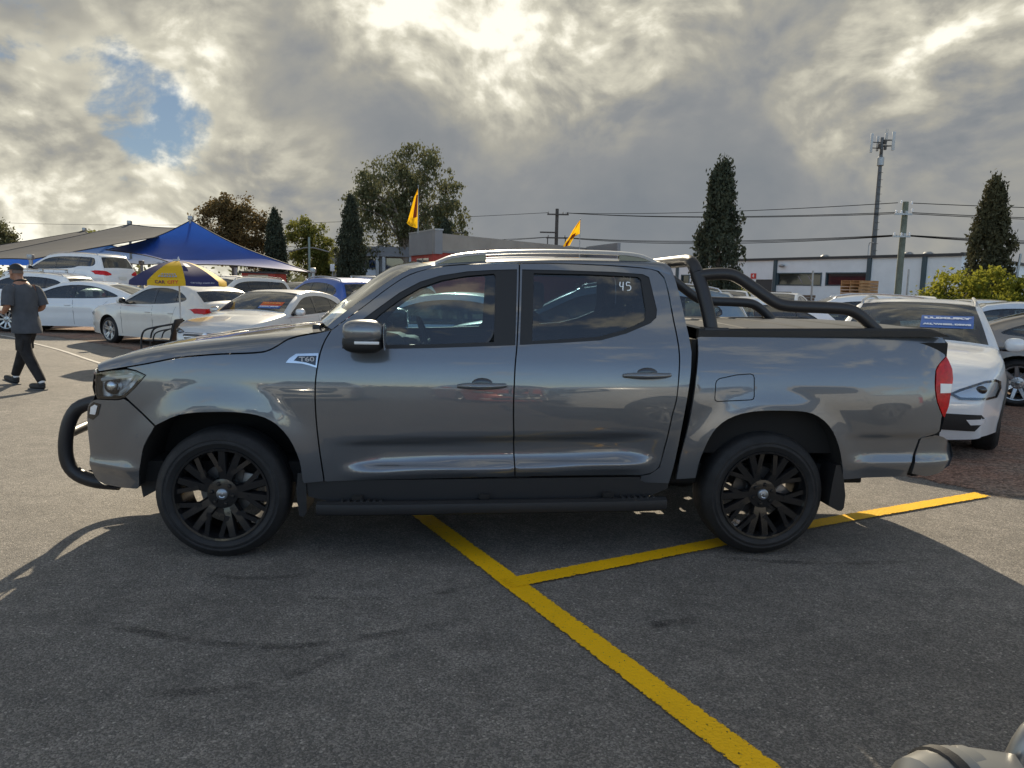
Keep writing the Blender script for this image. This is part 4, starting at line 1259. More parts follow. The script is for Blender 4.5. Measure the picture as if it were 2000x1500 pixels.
SPECS = {
 'hatch': dict(W=1.79, zb=.97, wb=2.70, R=.320, rim=.225, wheel='double', bot=.20,
   segs=[('n', [(-2.20, .22), (-2.245, .40), (-2.235, .56), (-2.17, .69)]), ('h', [(-2.17, .69), (-2.0, .78), (-1.6, .865), (-1.15, .925), (-.92, .965)]), ('g', [(-.92, .965), (-.55, 1.17), (-.10, 1.36)]),
         ('r', [(-.10, 1.36), (.3, 1.415), (.8, 1.405), (1.25, 1.345), (1.50, 1.275)]), ('G', [(1.50, 1.275), (1.68, 1.15), (1.84, 1.02)]), ('t', [(1.84, 1.02), (2.0, .92), (2.07, .75), (2.09, .55), (2.07, .35), (2.0, .24)])],
   dlo=[(-.80, .978), (-.47, 1.155), (-.08, 1.315), (.35, 1.362), (.8, 1.345), (1.18, 1.262), (1.42, 1.13), (1.33, 1.075), (1.0, 1.03), (.6, 1.0), (-.2, .972)], pillars=[(.26, .34), (1.02, 1.07)],
   head=[(.50, .67), (.62, .715), (.80, .755), (.815, .70), (.78, .655), (.60, .635)], tail=[(.50, .87), (.70, .93), (.86, .93), (.86, .82), (.70, .80), (.50, .83)],
   grille=[(-.48, .66), (.48, .66), (.52, .60), (.42, .50), (-.42, .50), (-.52, .60)], intake=[(-.62, .42), (.62, .42), (.55, .28), (-.55, .28)], seats=((-.15, .42), (.72, .44)), seam=[-.86, .30, 1.12], hz=.80),
 'suv': dict(W=1.86, zb=1.11, wb=2.70, R=.355, rim=.245, wheel='double', bot=.25, clad=True, rails=True,
   segs=[('n', [(-2.19, .28), (-2.26, .50), (-2.25, .70), (-2.17, .85)]), ('h', [(-2.17, .85), (-2.0, .945), (-1.6, 1.02), (-1.2, 1.075), (-1.0, 1.105)]), ('g', [(-1.0, 1.105), (-.62, 1.33), (-.20, 1.535)]),
         ('r', [(-.20, 1.535), (.25, 1.60), (.8, 1.605), (1.4, 1.565), (1.74, 1.505)]), ('G', [(1.74, 1.505), (1.90, 1.32), (2.02, 1.14)]), ('t', [(2.02, 1.14), (2.12, 1.05), (2.17, .85), (2.17, .6), (2.12, .38), (2.05, .30)])],
   dlo=[(-.86, 1.12), (-.5, 1.335), (-.15, 1.485), (.3, 1.54), (.9, 1.535), (1.4, 1.475), (1.66, 1.38), (1.70, 1.29), (1.5, 1.205), (.6, 1.15), (-.3, 1.13)], pillars=[(.26, .34), (1.12, 1.18)],
   head=[(.52, .83), (.70, .88), (.86, .905), (.86, .82), (.76, .79), (.54, .78)], tail=[(.50, 1.0), (.70, 1.06), (.88, 1.05), (.88, .93), (.70, .90), (.50, .93)],
   grille=[(-.50, .82), (.50, .82), (.52, .70), (.40, .58), (-.40, .58), (-.52, .70)], intake=[(-.66, .50), (.66, .50), (.58, .34), (-.58, .34)], seats=((-.15, .58), (.75, .60)), seam=[-.92, .30, 1.20], hz=.93),
 'liftback': dict(W=1.87, zb=.95, wb=2.90, R=.345, rim=.245, wheel='multi', bot=.20,
   segs=[('n', [(-2.28, .22), (-2.34, .42), (-2.33, .58), (-2.27, .70)]), ('h', [(-2.27, .70), (-2.1, .79), (-1.6, .87), (-1.1, .925), (-.85, .955)]), ('g', [(-.85, .955), (-.45, 1.16), (.0, 1.335)]),
         ('r', [(.0, 1.335), (.4, 1.39), (.9, 1.375), (1.3, 1.305)]), ('G', [(1.3, 1.305), (1.7, 1.18), (2.05, 1.04)]), ('t', [(2.05, 1.04), (2.28, .99), (2.40, .90), (2.41, .70), (2.39, .45), (2.3, .26)])],
   dlo=[(-.72, .965), (-.40, 1.145), (.03, 1.295), (.45, 1.345), (.9, 1.325), (1.3, 1.235), (1.72, 1.06), (1.5, 1.02), (.9, .985), (-.2, .965)], pillars=[(.42, .50), (1.36, 1.40)],
   head=[(.52, .68), (.66, .72), (.84, .755), (.85, .70), (.78, .66), (.58, .645)], tail=[(.40, .86), (.70, .90), (.88, .90), (.88, .82), (.70, .81), (.40, .81)],
   grille=[(-.46, .66), (.46, .66), (.48, .60), (.38, .52), (-.38, .52), (-.48, .60)], intake=[(-.62, .42), (.62, .42), (.55, .28), (-.55, .28)], seats=((.0, .40), (.9, .42)), seam=[-.86, .46, 1.45], hz=.79),
 'fourwd': dict(W=1.87, zb=1.22, wb=2.85, R=.385, rim=.25, wheel='double', bot=.34, rails=True,
   segs=[('n', [(-2.25, .36), (-2.32, .60), (-2.32, .85), (-2.24, 1.0)]), ('h', [(-2.24, 1.0), (-2.05, 1.08), (-1.6, 1.15), (-1.15, 1.19), (-.95, 1.215)]), ('g', [(-.95, 1.215), (-.58, 1.47), (-.20, 1.68)]),
         ('r', [(-.20, 1.68), (.25, 1.755), (1.0, 1.765), (1.7, 1.74), (2.08, 1.70)]), ('G', [(2.08, 1.70), (2.20, 1.48), (2.30, 1.27)]), ('t', [(2.30, 1.27), (2.36, 1.15), (2.40, .95), (2.42, .65), (2.36, .45), (2.28, .38)])],
   dlo=[(-.82, 1.225), (-.5, 1.45), (-.16, 1.62), (.3, 1.69), (1.0, 1.70), (1.6, 1.68), (1.95, 1.64), (2.05, 1.44), (1.95, 1.36), (1.35, 1.35), (1.2, 1.30), (.6, 1.25), (-.3, 1.235)], pillars=[(.26, .34), (1.20, 1.34)],
   head=[(.52, .93), (.70, .99), (.86, 1.02), (.87, .92), (.76, .88), (.54, .88)], tail=[(.48, 1.10), (.66, 1.19), (.89, 1.22), (.89, 1.07), (.70, 1.03), (.50, 1.05)],
   grille=[(-.50, .97), (.50, .97), (.50, .82), (.40, .70), (-.40, .70), (-.50, .82)], intake=[(-.66, .58), (.66, .58), (.58, .42), (-.58, .42)], seats=((-.12, .70), (.8, .72)), seam=[-.92, .30, 1.26], hz=1.06),
 'wagon': dict(W=1.80, zb=.99, wb=2.63, R=.330, rim=.23, wheel='double', bot=.23, clad=True, rails=True,
   segs=[('n', [(-2.14, .25), (-2.19, .42), (-2.18, .60), (-2.12, .75)]), ('h', [(-2.12, .75), (-1.95, .845), (-1.5, .925), (-1.1, .97), (-.95, .99)]), ('g', [(-.95, .99), (-.57, 1.21), (-.16, 1.405)]),
         ('r', [(-.16, 1.405), (.3, 1.455), (1.0, 1.455), (1.7, 1.42), (2.02, 1.385)]), ('G', [(2.02, 1.385), (2.18, 1.20), (2.28, 1.05)]), ('t', [(2.28, 1.05), (2.36, .95), (2.40, .78), (2.40, .55), (2.36, .35), (2.28, .27)])],
   dlo=[(-.80, 1.005), (-.47, 1.20), (-.12, 1.355), (.3, 1.40), (1.0, 1.40), (1.6, 1.365), (1.90, 1.32), (2.0, 1.19), (1.8, 1.09), (.8, 1.03), (-.3, 1.01)], pillars=[(.24, .31), (1.02, 1.09)],
   head=[(.42, .655), (.50, .70), (.70, .785), (.79, .800), (.84, .77), (.85, .70), (.82, .615), (.52, .605)], tail=[(.45, .83), (.65, .90), (.86, .91), (.86, .80), (.70, .78), (.45, .78)],
   grille=[(-.44, .665), (.44, .665), (.43, .625), (-.43, .625)], intake=[(-.70, .47), (.70, .47), (.74, .42), (.66, .31), (-.66, .31), (-.74, .42)], seats=((-.15, .44), (.72, .46)), seam=[-.88, .27, 1.10], hz=.82),
 'ute': dict(W=1.86, zb=1.19, wb=3.10, R=.385, rim=.245, wheel='double', bot=.36, ute=True,
   segs=[('n', [(-2.38, .40), (-2.44, .62), (-2.43, .85), (-2.36, 1.0)]), ('h', [(-2.36, 1.0), (-2.15, 1.07), (-1.7, 1.12), (-1.2, 1.16), (-1.0, 1.185)]), ('g', [(-1.0, 1.185), (-.68, 1.43), (-.36, 1.63)]),
         ('r', [(-.36, 1.63), (0, 1.695), (.5, 1.70), (.93, 1.66)]), ('G', [(.93, 1.66), (.99, 1.48), (1.05, 1.27)]), ('t', [(1.05, 1.27), (1.10, 1.16), (1.4, 1.15), (2.0, 1.16), (2.62, 1.17), (2.70, 1.05), (2.72, .8), (2.70, .6), (2.6, .45)])],
   dlo=[(-.84, 1.20), (-.55, 1.42), (-.30, 1.57), (.05, 1.635), (.5, 1.64), (.82, 1.60), (.90, 1.42), (.84, 1.30), (.4, 1.23), (-.3, 1.21)], pillars=[(.06, .14)],
   head=[(.52, .90), (.70, .97), (.86, 1.0), (.87, .90), (.76, .85), (.54, .84)], tail=[(.78, 1.10), (.90, 1.10), (.90, .78), (.78, .78)],
   grille=[(-.50, .97), (.50, .97), (.48, .76), (-.48, .76)], intake=[(-.66, .62), (.66, .62), (.58, .46), (-.58, .46)], seats=((-.2, .68), (.5, .70)), seam=[-.98, .09, .93], hz=1.02),
}
TYPES = {}


def car_type(key):
    if key in TYPES:
        return TYPES[key]
    sp = SPECS[key]
    root = link('car', None)
    W2 = sp['W'] / 2; zb = sp['zb']; R = sp['R']; fa, ra = -sp['wb'] / 2, sp['wb'] / 2
    chain, tags, crown = [], [], []
    CR = dict(n=.13, h=.045, g=.075, r=.028, G=.05, t=.06)
    for tg_, pts in sp['segs']:
        c = curve(pts, .06)
        for i, p in enumerate(c[:-1]):
            chain.append(p); tags.append(tg_); crown.append(CR[tg_])
    chain.append(sp['segs'][-1][1][-1]); tags.append('t'); crown.append(.05)
    if sp.get('ute'):
        crown = [(.015 if (t_ == 't' and p[0] < 2.6) else c) for c, t_, p in zip(crown, tags, chain)]
    n = len(chain)
    for _ in range(4):
        crown = [(crown[max(i - 1, 0)] + crown[i] * 2 + crown[min(i + 1, n - 1)]) / 4 for i in range(n)]
    xf = min(p[0] for p in chain); xr = max(p[0] for p in chain)

    def w(x, z):
        v = W2
        df = x - xf; dr = xr - x
        if df < .75: v -= .17 * (1 - max(df, 0) / .75) ** 2
        if dr < .65: v -= .12 * (1 - max(dr, 0) / .65) ** 2
        zz = min(z, zb)
        u = zz - (zb - .22)
        v -= .06 * max(0, u / .22) ** 1.6 * .8 if u > 0 else .06 * (u / .7) ** 2
        v -= .014 * math.exp(-((zz - (zb - .38)) / .06) ** 2) * sst(fa + .3, fa + .6, x) * (1 - sst(ra - .6, ra - .3, x))
        for cx in (fa, ra):
            r = math.hypot(x - cx, z - R)
            if r < R + .24: v += .018 * (1 - sst(R + .06, R + .24, r)) * sst(.1, .3, z)
        if z > zb and not (sp.get('ute') and x > 1.15):
            t = z - zb; v -= .34 * t + .20 * t * t
        return v
    arc = lambda cx: [(cx + (R + .055) * math.cos(a), max(sp['bot'], R + (R + .055) * math.sin(a))) for a in [k * PI / 14 for k in range(-2, 17)]]
    bot = [(ra + R + .10, sp['bot'] + .03)] + [p for p in arc(ra)] + [(ra - R - .12, sp['bot'])] + [(fa + R + .12, sp['bot'])] + [p for p in arc(fa)] + [(fa - R - .10, sp['bot'] + .02)]
    outline = chain + bot
    dlo = curve(sp['dlo'], .08, closed=True)
    P = paint('base_car_paint', (0.5, 0.5, 0.5), 0.0)
    mb = MB()
    for s in (-1, 1):
        v2, tris = triangulate(outline, .085, [dlo])
        vv = [(x, s * w(x, z), z) for x, z in v2]
        mb.add(vv, [t if s < 0 else t[::-1] for t in tris])
    US = [-1, -.985, -.96, -.925, -.88, -.8, -.65, -.45, -.22, 0, .22, .45, .65, .8, .88, .925, .96, .985, 1]
    rows = []
    for i, (x, z) in enumerate(chain):
        a, b_ = chain[max(i - 1, 0)], chain[min(i + 1, n - 1)]
        d = Vector((b_[0] - a[0], b_[1] - a[1])); d.normalize(); nx, nz = -d.y, d.x
        ww = w(x, z); r = .045 if tags[i] != 'g' else .03; u0 = 1 - .11
        row = []
        for u in US:
            au = abs(u); off = crown[i] * (1 - au ** 2.2) + r
            if au > u0:
                q = (au - u0) / (1 - u0); off -= r * (1 - math.sqrt(max(0, 1 - q * q)))
            row.append((x + nx * off, u * ww, z + nz * off))
        rows.append(row)
    nu = len(US)
    fr = {'g': [], 'G': []}; bodyf = []
    gi = {t_: [i for i in range(n - 1) if tags[i] == t_] for t_ in 'gG'}
    for i in range(n - 1):
        for j in range(nu - 1):
            q = (i, j)
            t_ = tags[i]
            if t_ in 'gG' and gi[t_][0] + 1 <= i <= gi[t_][-1] - 0 and abs((US[j] + US[j + 1]) / 2) < .87:
                fr[t_].append(q)
            else:
                bodyf.append(q)
    vs = [p for r_ in rows for p in r_]
    fc = lambda q: (q[0] * nu + q[1], q[0] * nu + q[1] + 1, (q[0] + 1) * nu + q[1] + 1, (q[0] + 1) * nu + q[1])
    mb.add(vs, [fc(q) for q in bodyf])
    me = bpy.data.meshes.new('body'); me.from_pydata(mb.v, [], mb.f); me.materials.append(P)
    bm = bmesh.new(); bm.from_mesh(me); bmesh.ops.remove_doubles(bm, verts=bm.verts, dist=.002)
    loose = [v for v in bm.verts if not v.link_faces]
    bmesh.ops.delete(bm, geom=loose, context='VERTS')
    bmesh.ops.recalc_face_normals(bm, faces=bm.faces); bm.to_mesh(me); bm.free()
    me.polygons.foreach_set('use_smooth', [True] * len(me.polygons)); me.set_sharp_from_angle(angle=rad(60))
    body = link('body', me, root)
    bv = bvh_of([body])
    for t_, nm, m_ in (('g', 'windscreen', CARSCREEN), ('G', 'rear_window', CARGLASS)):
        g = MB(); g.add(vs, [fc(q) for q in fr[t_]])
        o = g.build(nm, m_, root, 120, fix=False)
        bm = bmesh.new(); bm.from_mesh(o.data); bmesh.ops.delete(bm, geom=[v for v in bm.verts if not v.link_faces], context='VERTS'); bmesh.ops.recalc_face_normals(bm, faces=bm.faces); bm.to_mesh(o.data); bm.free()
    # side glass, split by pillars
    zlo = min(p[1] for p in dlo); zhi = max(p[1] for p in dlo)
    inn = shrink(dlo, .018)
    cuts = [-9] + [v for pr in sp['pillars'] for v in pr] + [9]
    panes = []
    for k in range(0, len(cuts), 2):
        a, b_ = cuts[k], cuts[k + 1]
        poly = []
        m_ = len(inn)
        for i in range(m_):     # clip to a..b
            p, q = inn[i], inn[(i + 1) % m_]
            if a <= p[0] <= b_: poly.append(p)
            for c in (a, b_) if (q[0] > p[0]) else (b_, a):
                if (p[0] - c) * (q[0] - c) < 0:
                    t = (c - p[0]) / (q[0] - p[0]); poly.append((c, p[1] + (q[1] - p[1]) * t))
        if len(poly) > 2: panes.append(poly)
    for s in (-1, 1):
        panel('window_surround', dlo, w, GLOSSB, root, .12, holes=panes, side=s, off=-.004, thick=.015)
        for pn in panes:
            panel('side_window', pn, w, CARGLASS, root, .15, side=s, off=-.010, thick=0)
        for k, xs in enumerate(sp['seam']):
            zt = zb - .02; zl = sp['bot'] + .06
            zt = min(zt, w and zt)
            pts = [(xs - .004, zt), (xs + .004, zt), (xs + .004 + .03, zl), (xs - .004 + .03, zl)]
            if k == 2: pts = [(xs - .004, zt), (xs + .004, zt), (ra - R - .08 + .004, R + .15), (ra - R - .08 - .004, R + .15)]
            project('door_seam', pts, bv, 'y', s, UNDER, root, .10, .0015, 0)
        hzz = sp['hz']
        for hx in ((sp['seam'][1] - .14, sp['seam'][2] - .14) if not sp.get('ute') else (sp['seam'][1] - .14, sp['seam'][2] - .12)):
            b = MB(); yo = w(hx, hzz); b.tube([(hx - .09, s * (yo - .004), hzz), (hx - .06, s * (yo + .025), hzz), (hx + .06, s * (yo + .025), hzz), (hx + .09, s * (yo - .004), hzz)], .012, 8); b.build('door_handle', P, root)['paint'] = 1
        # lamps
        hd = [(s * y, z) for y, z in sp['head']]
        h = project('headlight', hd, bv, 'x', -1, REFL, root, .035, .008, .02)
        if h:
            inner = shrink(hd, .022)
            project('headlight_lens', hd, bv, 'x', -1, LENS, h, .05, .016, 0)
            project('headlight_bezel', hd, bv, 'x', -1, GLOSSB, h, .05, .012, .012, holes=[inner])
            cy = sum(p[0] for p in hd) / len(hd); cz = sum(p[1] for p in hd) / len(hd)
            hit = bv.ray_cast(Vector((-8, cy, cz)), Vector((1, 0, 0)))
            if hit[0] is not None:
                b = MB(); b.ball((hit[0].x - .004, cy, cz), (.03, .05, .04), 12, 8); b.build('projector', GLOSSB, h)
        tl_ = [(s * y, z) for y, z in sp['tail']]
        project('tail_lamp', tl_, bv, 'x', 1, REDLENS, root, .035, .010, .02)
        sidex = [p for p in chain if abs(p[1] - sum(q[1] for q in sp['tail']) / len(sp['tail'])) < .1 and p[0] > 1][-1][0]
        zt0 = sum(q[1] for q in sp['tail']) / len(sp['tail'])
        project('tail_lamp', [(sidex - .26, zt0 + .03), (sidex - .02, zt0 + .06), (sidex - .02, zt0 - .06), (sidex - .14, zt0 - .045)], bv, 'y', s, REDLENS, root, .04, .008, .015)
        # mirrors
        mx = sp['dlo'][0][0] + .12; mz = zb + .07; my = w(mx, zb)
        b = MB(); b.ball((mx, s * (my + .14), mz), (.07, .10, .075), 16, 10, p=2.6); mo = b.build('wing_mirror', P, root, 80); mo['paint'] = 1
        b = MB(); b.tube([(mx, s * (my - .03), mz - .05), (mx, s * (my + .10), mz - .05)], .025, 8); b.ball((mx + .05, s * (my + .14), mz), (.03, .085, .06), 12, 8, p=3); b.build('mirror_base', GLOSSB, mo)
        # arches
        for cx in (fa, ra):
            ap = arc(cx)
            b = MB(); b.grid([[(x, s * (w(x, z) - .004 - dd), z) for dd in (0, .04, .25)] for x, z in ap]); b.add([(x, s * (W2 - .33), z) for x, z in ap], [tuple(range(len(ap)))]); b.build('wheel_arch_liner', UNDER, root, 60)
            if sp.get('clad'):
                o_ = [(cx + (R + .125) * math.cos(a), max(sp['bot'] + .01, R + (R + .125) * math.sin(a))) for a in [k * PI / 12 for k in range(-1, 14)]]
                i_ = [(cx + (R + .060) * math.cos(a), max(sp['bot'] + .005, R + (R + .060) * math.sin(a))) for a in [k * PI / 12 for k in range(-1, 14)]]
                b = MB(); b.grid([[(x, s * (w(x, z) + q_), z) for (x, z), q_ in ((o_[k], .003), (((o_[k][0] + i_[k][0]) / 2, (o_[k][1] + i_[k][1]) / 2), .016), (i_[k], .010), (i_[k], -.02))] for k in range(len(o_))]); b.build('arch_cladding', BLACK, root, 60)
        if sp.get('clad'):
            b = MB(); b.grid([[(x, s * (w(x, sp['bot'] + dz) + q_), sp['bot'] + dz) for dz, q_ in ((.14, .004), (.11, .018), (.02, .016), (-.02, -.04))] for x in [fa + R + .1 + k * (sp['wb'] - 2 * R - .2) / 8 for k in range(9)]]); b.build('sill_cladding', BLACK, root, 60)
        if sp.get('rails'):
            rr = [(p, i) for i, p in enumerate(chain) if tags[i] == 'r']
            pts = [(p[0], s * (w(p[0], p[1]) - .07), p[1] + .085) for p, i in rr]
            pts = [(pts[0][0], pts[0][1], pts[0][2] - .05)] + pts[1:-1] + [(pts[-1][0], pts[-1][1], pts[-1][2] - .05)]
            b = MB(); b.tube(pts, .017, 8); b.build('roof_rail', CHROME, root)
    # front and rear trim
    g1 = project('grille', sp['grille'], bv, 'x', -1, GLOSSB, root, .05, .008, .02)
    zs = [p[1] for p in sp['grille']]; gz0, gz1 = min(zs), max(zs); gw = max(p[0] for p in sp['grille'])
    for z in ((gz1 - .015,) if gz1 - gz0 < .1 else (gz1 - .02, (gz0 + gz1) / 2)):
        project('grille_bar', [(-gw * .93, z - .007), (gw * .93, z - .007), (gw * .93, z + .007), (-gw * .93, z + .007)], bv, 'x', -1, CHROME, g1, .06, .018, .01)
    hit = bv.ray_cast(Vector((-8, 0, gz1 - .03)), Vector((1, 0, 0)))
    b = MB(); b.lathe([(0, -.02), (.04, -.018), (.055, -.01), (.055, .01)], 20, 'X', M=Matrix.Translation((hit[0].x - .008, 0, gz1 - .045))); b.build('maker_emblem', CHROME, g1)
    project('lower_intake', sp['intake'], bv, 'x', -1, BLACK, root, .05, .006, .015)
    for s in (-1, 1):
        iz = sp['intake'][0][1]
        project('fog_lamp', [(s * .58, iz - .05), (s * .74, iz - .04), (s * .74, iz - .09), (s * .62, iz - .10)], bv, 'x', -1, REFL, root, .04, .012, .012)
    for sg, zc in ((-1, sp['intake'][0][1] + .02), (1, (sp['tail'][3][1] - .12 if not sp.get('ute') else .62))):
        project('number_plate', [(-.185, zc - .055), (.185, zc - .055), (.185, zc + .055), (-.185, zc + .055)], bv, 'x', sg, PLATE, root, .10, .022, .012)
    project('rear_valance', [(-.68, sp['bot'] + .24), (.68, sp['bot'] + .24), (.62, sp['bot'] + .09), (-.62, sp['bot'] + .09)], bv, 'x', 1, BLACK, root, .06, .006, .012)
    if sp.get('ute'):
        project('tray_cover', [(1.16, -.74), (2.58, -.74), (2.58, .74), (1.16, .74)], bv, 'z', 1, BLACK, root, .12, .01, .01)
    # floor, cabin
    b = MB(); b.box(((xf + xr) / 2, 0, sp['bot'] + .08), (xr - xf - .5, sp['W'] - .68, .10)); b.build('floor_pan', UNDER, root)
    b = MB()
    for s in (-1, 1): b.box((0, s * (W2 - .12), (sp['bot'] + zb) / 2 - .02), (sp['wb'] - 2 * R - .2, .02, zb - sp['bot'] - .1))
    b.build('door_lining', DARKIN, root)
    for k, (xx, zz) in enumerate(sp['seats']):
        for y in (-.37, .37):
            seat(root, xx, y, zz - .12, .48 if k == 0 else .62, SEATG)
    cw_ = sp['segs'][2][1][0]
    b = MB(); b.box((cw_[0] + .22, 0, zb - .12), (.42, sp['W'] - .34, .20), .06); b.build('dashboard', DARKIN, root, 60)
    b = MB(); b.tube([(0, .18 * math.cos(a), .18 * math.sin(a)) for a in [k * PI / 10 for k in range(20)]], .016, 6, closed=True, M=Matrix.Translation((cw_[0] + .50, .37, zb - .04)) @ Matrix.Rotation(rad(-22), 4, 'Y')); b.build('steering_wheel', DARKIN, root)
    mws = sp['segs'][2][1][-1]
    b = MB(); b.box((mws[0] - .06, 0, mws[1] - .03), (.02, .22, .06), .008); b.build('rear_view_mirror', DARKIN, root)
    for y0 in (-.50, .08):
        b = MB(); b.tube([(cw_[0] - .02, y0, cw_[1] + .055), (cw_[0] + .06, y0 + .28, cw_[1] + .12), (cw_[0] + .06, y0 + .52, cw_[1] + .12)], .009, 5)
        b.build('wiper', BLACK, root)
    wmst = car_wheel(R, sp['rim'], sp['wheel'])
    for s in (-1, 1):
        for wx in (fa, ra):
            wv = copy_tree(wmst, root); wv.location = (wx, s * (W2 - .125), R - .002); wv.rotation_euler = (0, rad(random.uniform(0, 70)), 0 if s < 0 else PI)
    body['paint'] = 1
    TYPES[key] = (root, w, bv, sp)
    return TYPES[key]


USED = set()


def car(name, key, label, cat, loc, heading, pm, group=None, wheels=None, tilt=None):
    """a parked car; heading is the compass vector its nose points to"""
    root, w, bv, sp = car_type(key)
    c = copy_tree(root); c.name = name
    c.location = loc
    c.rotation_euler = (0, tilt or 0.0, math.atan2(heading[1], heading[0]) - PI)
    tag(c, label, cat, group)
    for o in c.children:
        if o.get('paint'):
            del o['paint']
            o.material_slots[0].link = 'OBJECT'; o.material_slots[0].material = pm
    return c


def drop_types():
    for root, *_ in TYPES.values():
        for o in list(root.children_recursive): bpy.data.objects.remove(o)
        bpy.data.objects.remove(root)
    for w in WHEELS.values():
        for o in list(w.children_recursive): bpy.data.objects.remove(o)
        bpy.data.objects.remove(w)


def roof_bars(c, key, xs=(.1, .95), m=None):
    root, w, bv, sp = TYPES[key]
    for x in xs:
        hit = bv.ray_cast(Vector((x, 0, 5)), Vector((0, 0, -1)))
        z = hit[0].z + .12; hw = w(x, sp['segs'][3][1][1][1]) + .02
        b = MB(); b.box((x, 0, z), (.08, hw * 2, .03), .012)
        for s in (-1, 1): b.box((x, s * (hw - .05), z - .06), (.09, .05, .11), .012)
        b.build('roof_bar', m or ALLOY, c)


def screen_sticker(c, key, y0, z0, wd, rows):
    """printed windscreen banner: rows of (text, height, ground, ink)"""
    root, w, bv, sp = TYPES[key]
    scr = [o for o in root.children if o.name.startswith('windscreen')][0]
    sv = bvh_of([scr])
    z = z0
    for txt, h, ground, ink in rows:
        ob = project('windscreen_sticker', [(y0 - wd / 2, z - h), (y0 + wd / 2, z - h), (y0 + wd / 2, z), (y0 - wd / 2, z)], sv, 'x', -1, ground, c, .06, .006, 0)
        if ob and txt:
            hits = [sv.ray_cast(Vector((-8, y, zz)), Vector((1, 0, 0)))[0] for y, zz in ((y0, z - h / 2), (y0, z - h * .2), (y0 + .05, z - h / 2))]
            if all(h_ is not None for h_ in hits):
                up = (hits[1] - hits[0]); rt = -(hits[2] - hits[0])
                nn = rt.cross(up).normalized()
                if nn.x > 0: nn = -nn
                me = text_mesh(txt, h * .72, .001, bold=.004)
                wtxt = max(v.co.x for v in me.vertices) - min(v.co.x for v in me.vertices)
                me.transform(axes(hits[0] + nn * .016, rt, up) @ Matrix.Diagonal((wd * .92 / wtxt, 1.0, 1, 1)))
                me.materials.clear(); me.materials.append(ink)
                link('sticker_lettering', me, ob)
        z -= h


WHITEP = PW['white']
WARMW = paint('warm_white_paint', (0.66, 0.64, 0.60), 0.0, .32, .14)
SILVER = paint('silver_metallic_paint', (0.55, 0.56, 0.57), 0.3, .34, .06)
BLUEP = paint('bright_blue_metallic_paint', (0.015, 0.075, 0.33), 0.35, .3, .08)
DARKP = paint('dark_charcoal_paint', (0.03, 0.03, 0.034), 0.4, .3, .15)
BRONZE = paint('champagne_metallic_paint', (0.20, 0.17, 0.135), 0.6, .3, .12)
REDP = paint('orange_red_paint', (0.42, 0.065, 0.02), 0.1, .3, .08)
PALEB = paint('pale_blue_white_paint', (0.52, 0.57, 0.63), 0.0, .3, .08)
TEALP = paint('grey_blue_metallic_paint', (0.14, 0.19, 0.23), 0.5, .3, .08)
ST_RED = mat('sticker_red', (0.62, 0.10, 0.025), rough=.5)
ST_BLUE = mat('sticker_blue', (0.07, 0.15, 0.40), rough=.5)
ST_WHITE = mat('sticker_white', (0.78, 0.78, 0.78), rough=.5)
ST_ORANGE = mat('sticker_orange', (0.75, 0.30, 0.06), rough=.5)

# left of the pickup
car('liftback_car', 'liftback', 'long low white liftback side on behind the walking man', 'car', (-12.65, 22.3, 0), (-1, .03), WHITEP)
cB = car('suv', 'suv', 'white SUV with two silver roof bars half hidden behind the white liftback', 'SUV', (-16.1, 25.6, 0), (-1, .06), WHITEP); roof_bars(cB, 'suv')
dr_ = thing('display_ramp', 'low steel display ramp under the raised white four wheel drive', 'ramp', (-16.8, 29.2, 0), math.atan2(.28, -.96) - PI)
b = MB(); b.prism([(-3.0, .02), (-2.3, .59), (2.3, .59), (3.0, .02)], -1.0, 1.0); b.build('ramp_deck', mat('ramp_steel', (.12, .12, .13), rough=.6, var=.2), dr_, smooth=0)
cC = car('four_wheel_drive', 'fourwd', 'tall white four wheel drive raised above the other cars under the shade sails', 'SUV', (-16.8, 29.2, .60), (-.96, .28), WHITEP)
car('hatchback', 'hatch', 'white hatchback parked just behind the yellow and navy umbrella', 'car', (-8.12, 18.6, 0), (-.866, .5), WARMW)
cF = car('hatchback', 'hatch', 'silver hatchback facing the camera with red and blue banner on its windscreen', 'car', (-4.92, 15.9, 0), (-.25, -.97), SILVER)
cF.scale = (.95, .97, .94)
screen_sticker(cF, 'hatch', -.36, 1.235, .44, [('AUTO', .075, ST_RED, ST_ORANGE), ('LOW KMS', .05, ST_BLUE, ST_WHITE)])
cG = car('people_mover', 'fourwd', 'white wagon with orange windscreen sticker behind the umbrella', 'SUV', (-9.3, 24.9, -.15), (-.42, -.9), WARMW)
screen_sticker(cG, 'fourwd', -.30, 1.42, .5, [('SPECIAL', .11, ST_ORANGE, ST_WHITE)])
car('small_suv', 'suv', 'bright blue SUV seen past the bonnet, its tail towards the camera', 'SUV', (-4.85, 20.6, 0.02), (-.66, .75), BLUEP)
cJ = car('suv', 'suv', 'black SUV with roof bars left of the roof front, beyond the blue one', 'SUV', (-5.1, 27.0, .02), (-.2, -.98), DARKP); roof_bars(cJ, 'suv')
cK = car('suv', 'suv', 'white SUV with roof bars in front of the big gum tree', 'SUV', (-3.9, 24.4, -.05), (-.3, -.95), WHITEP); roof_bars(cK, 'suv')
car('sedan', 'liftback', 'dark liftback between the white wagon and the blue SUV', 'car', (-8.3, 29.5, .1), (-.4, -.9), DARKP)
# seen through the pickup's windows
car('family_car', 'liftback', 'white liftback seen through the front door window of the pickup', 'car', (-1.35, 12.6, 0), (-.98, .17), PALEB)
car('small_suv', 'suv', 'grey blue SUV seen through the rear door window of the pickup', 'SUV', (1.25, 11.2, -.02), (-.97, .24), TEALP)
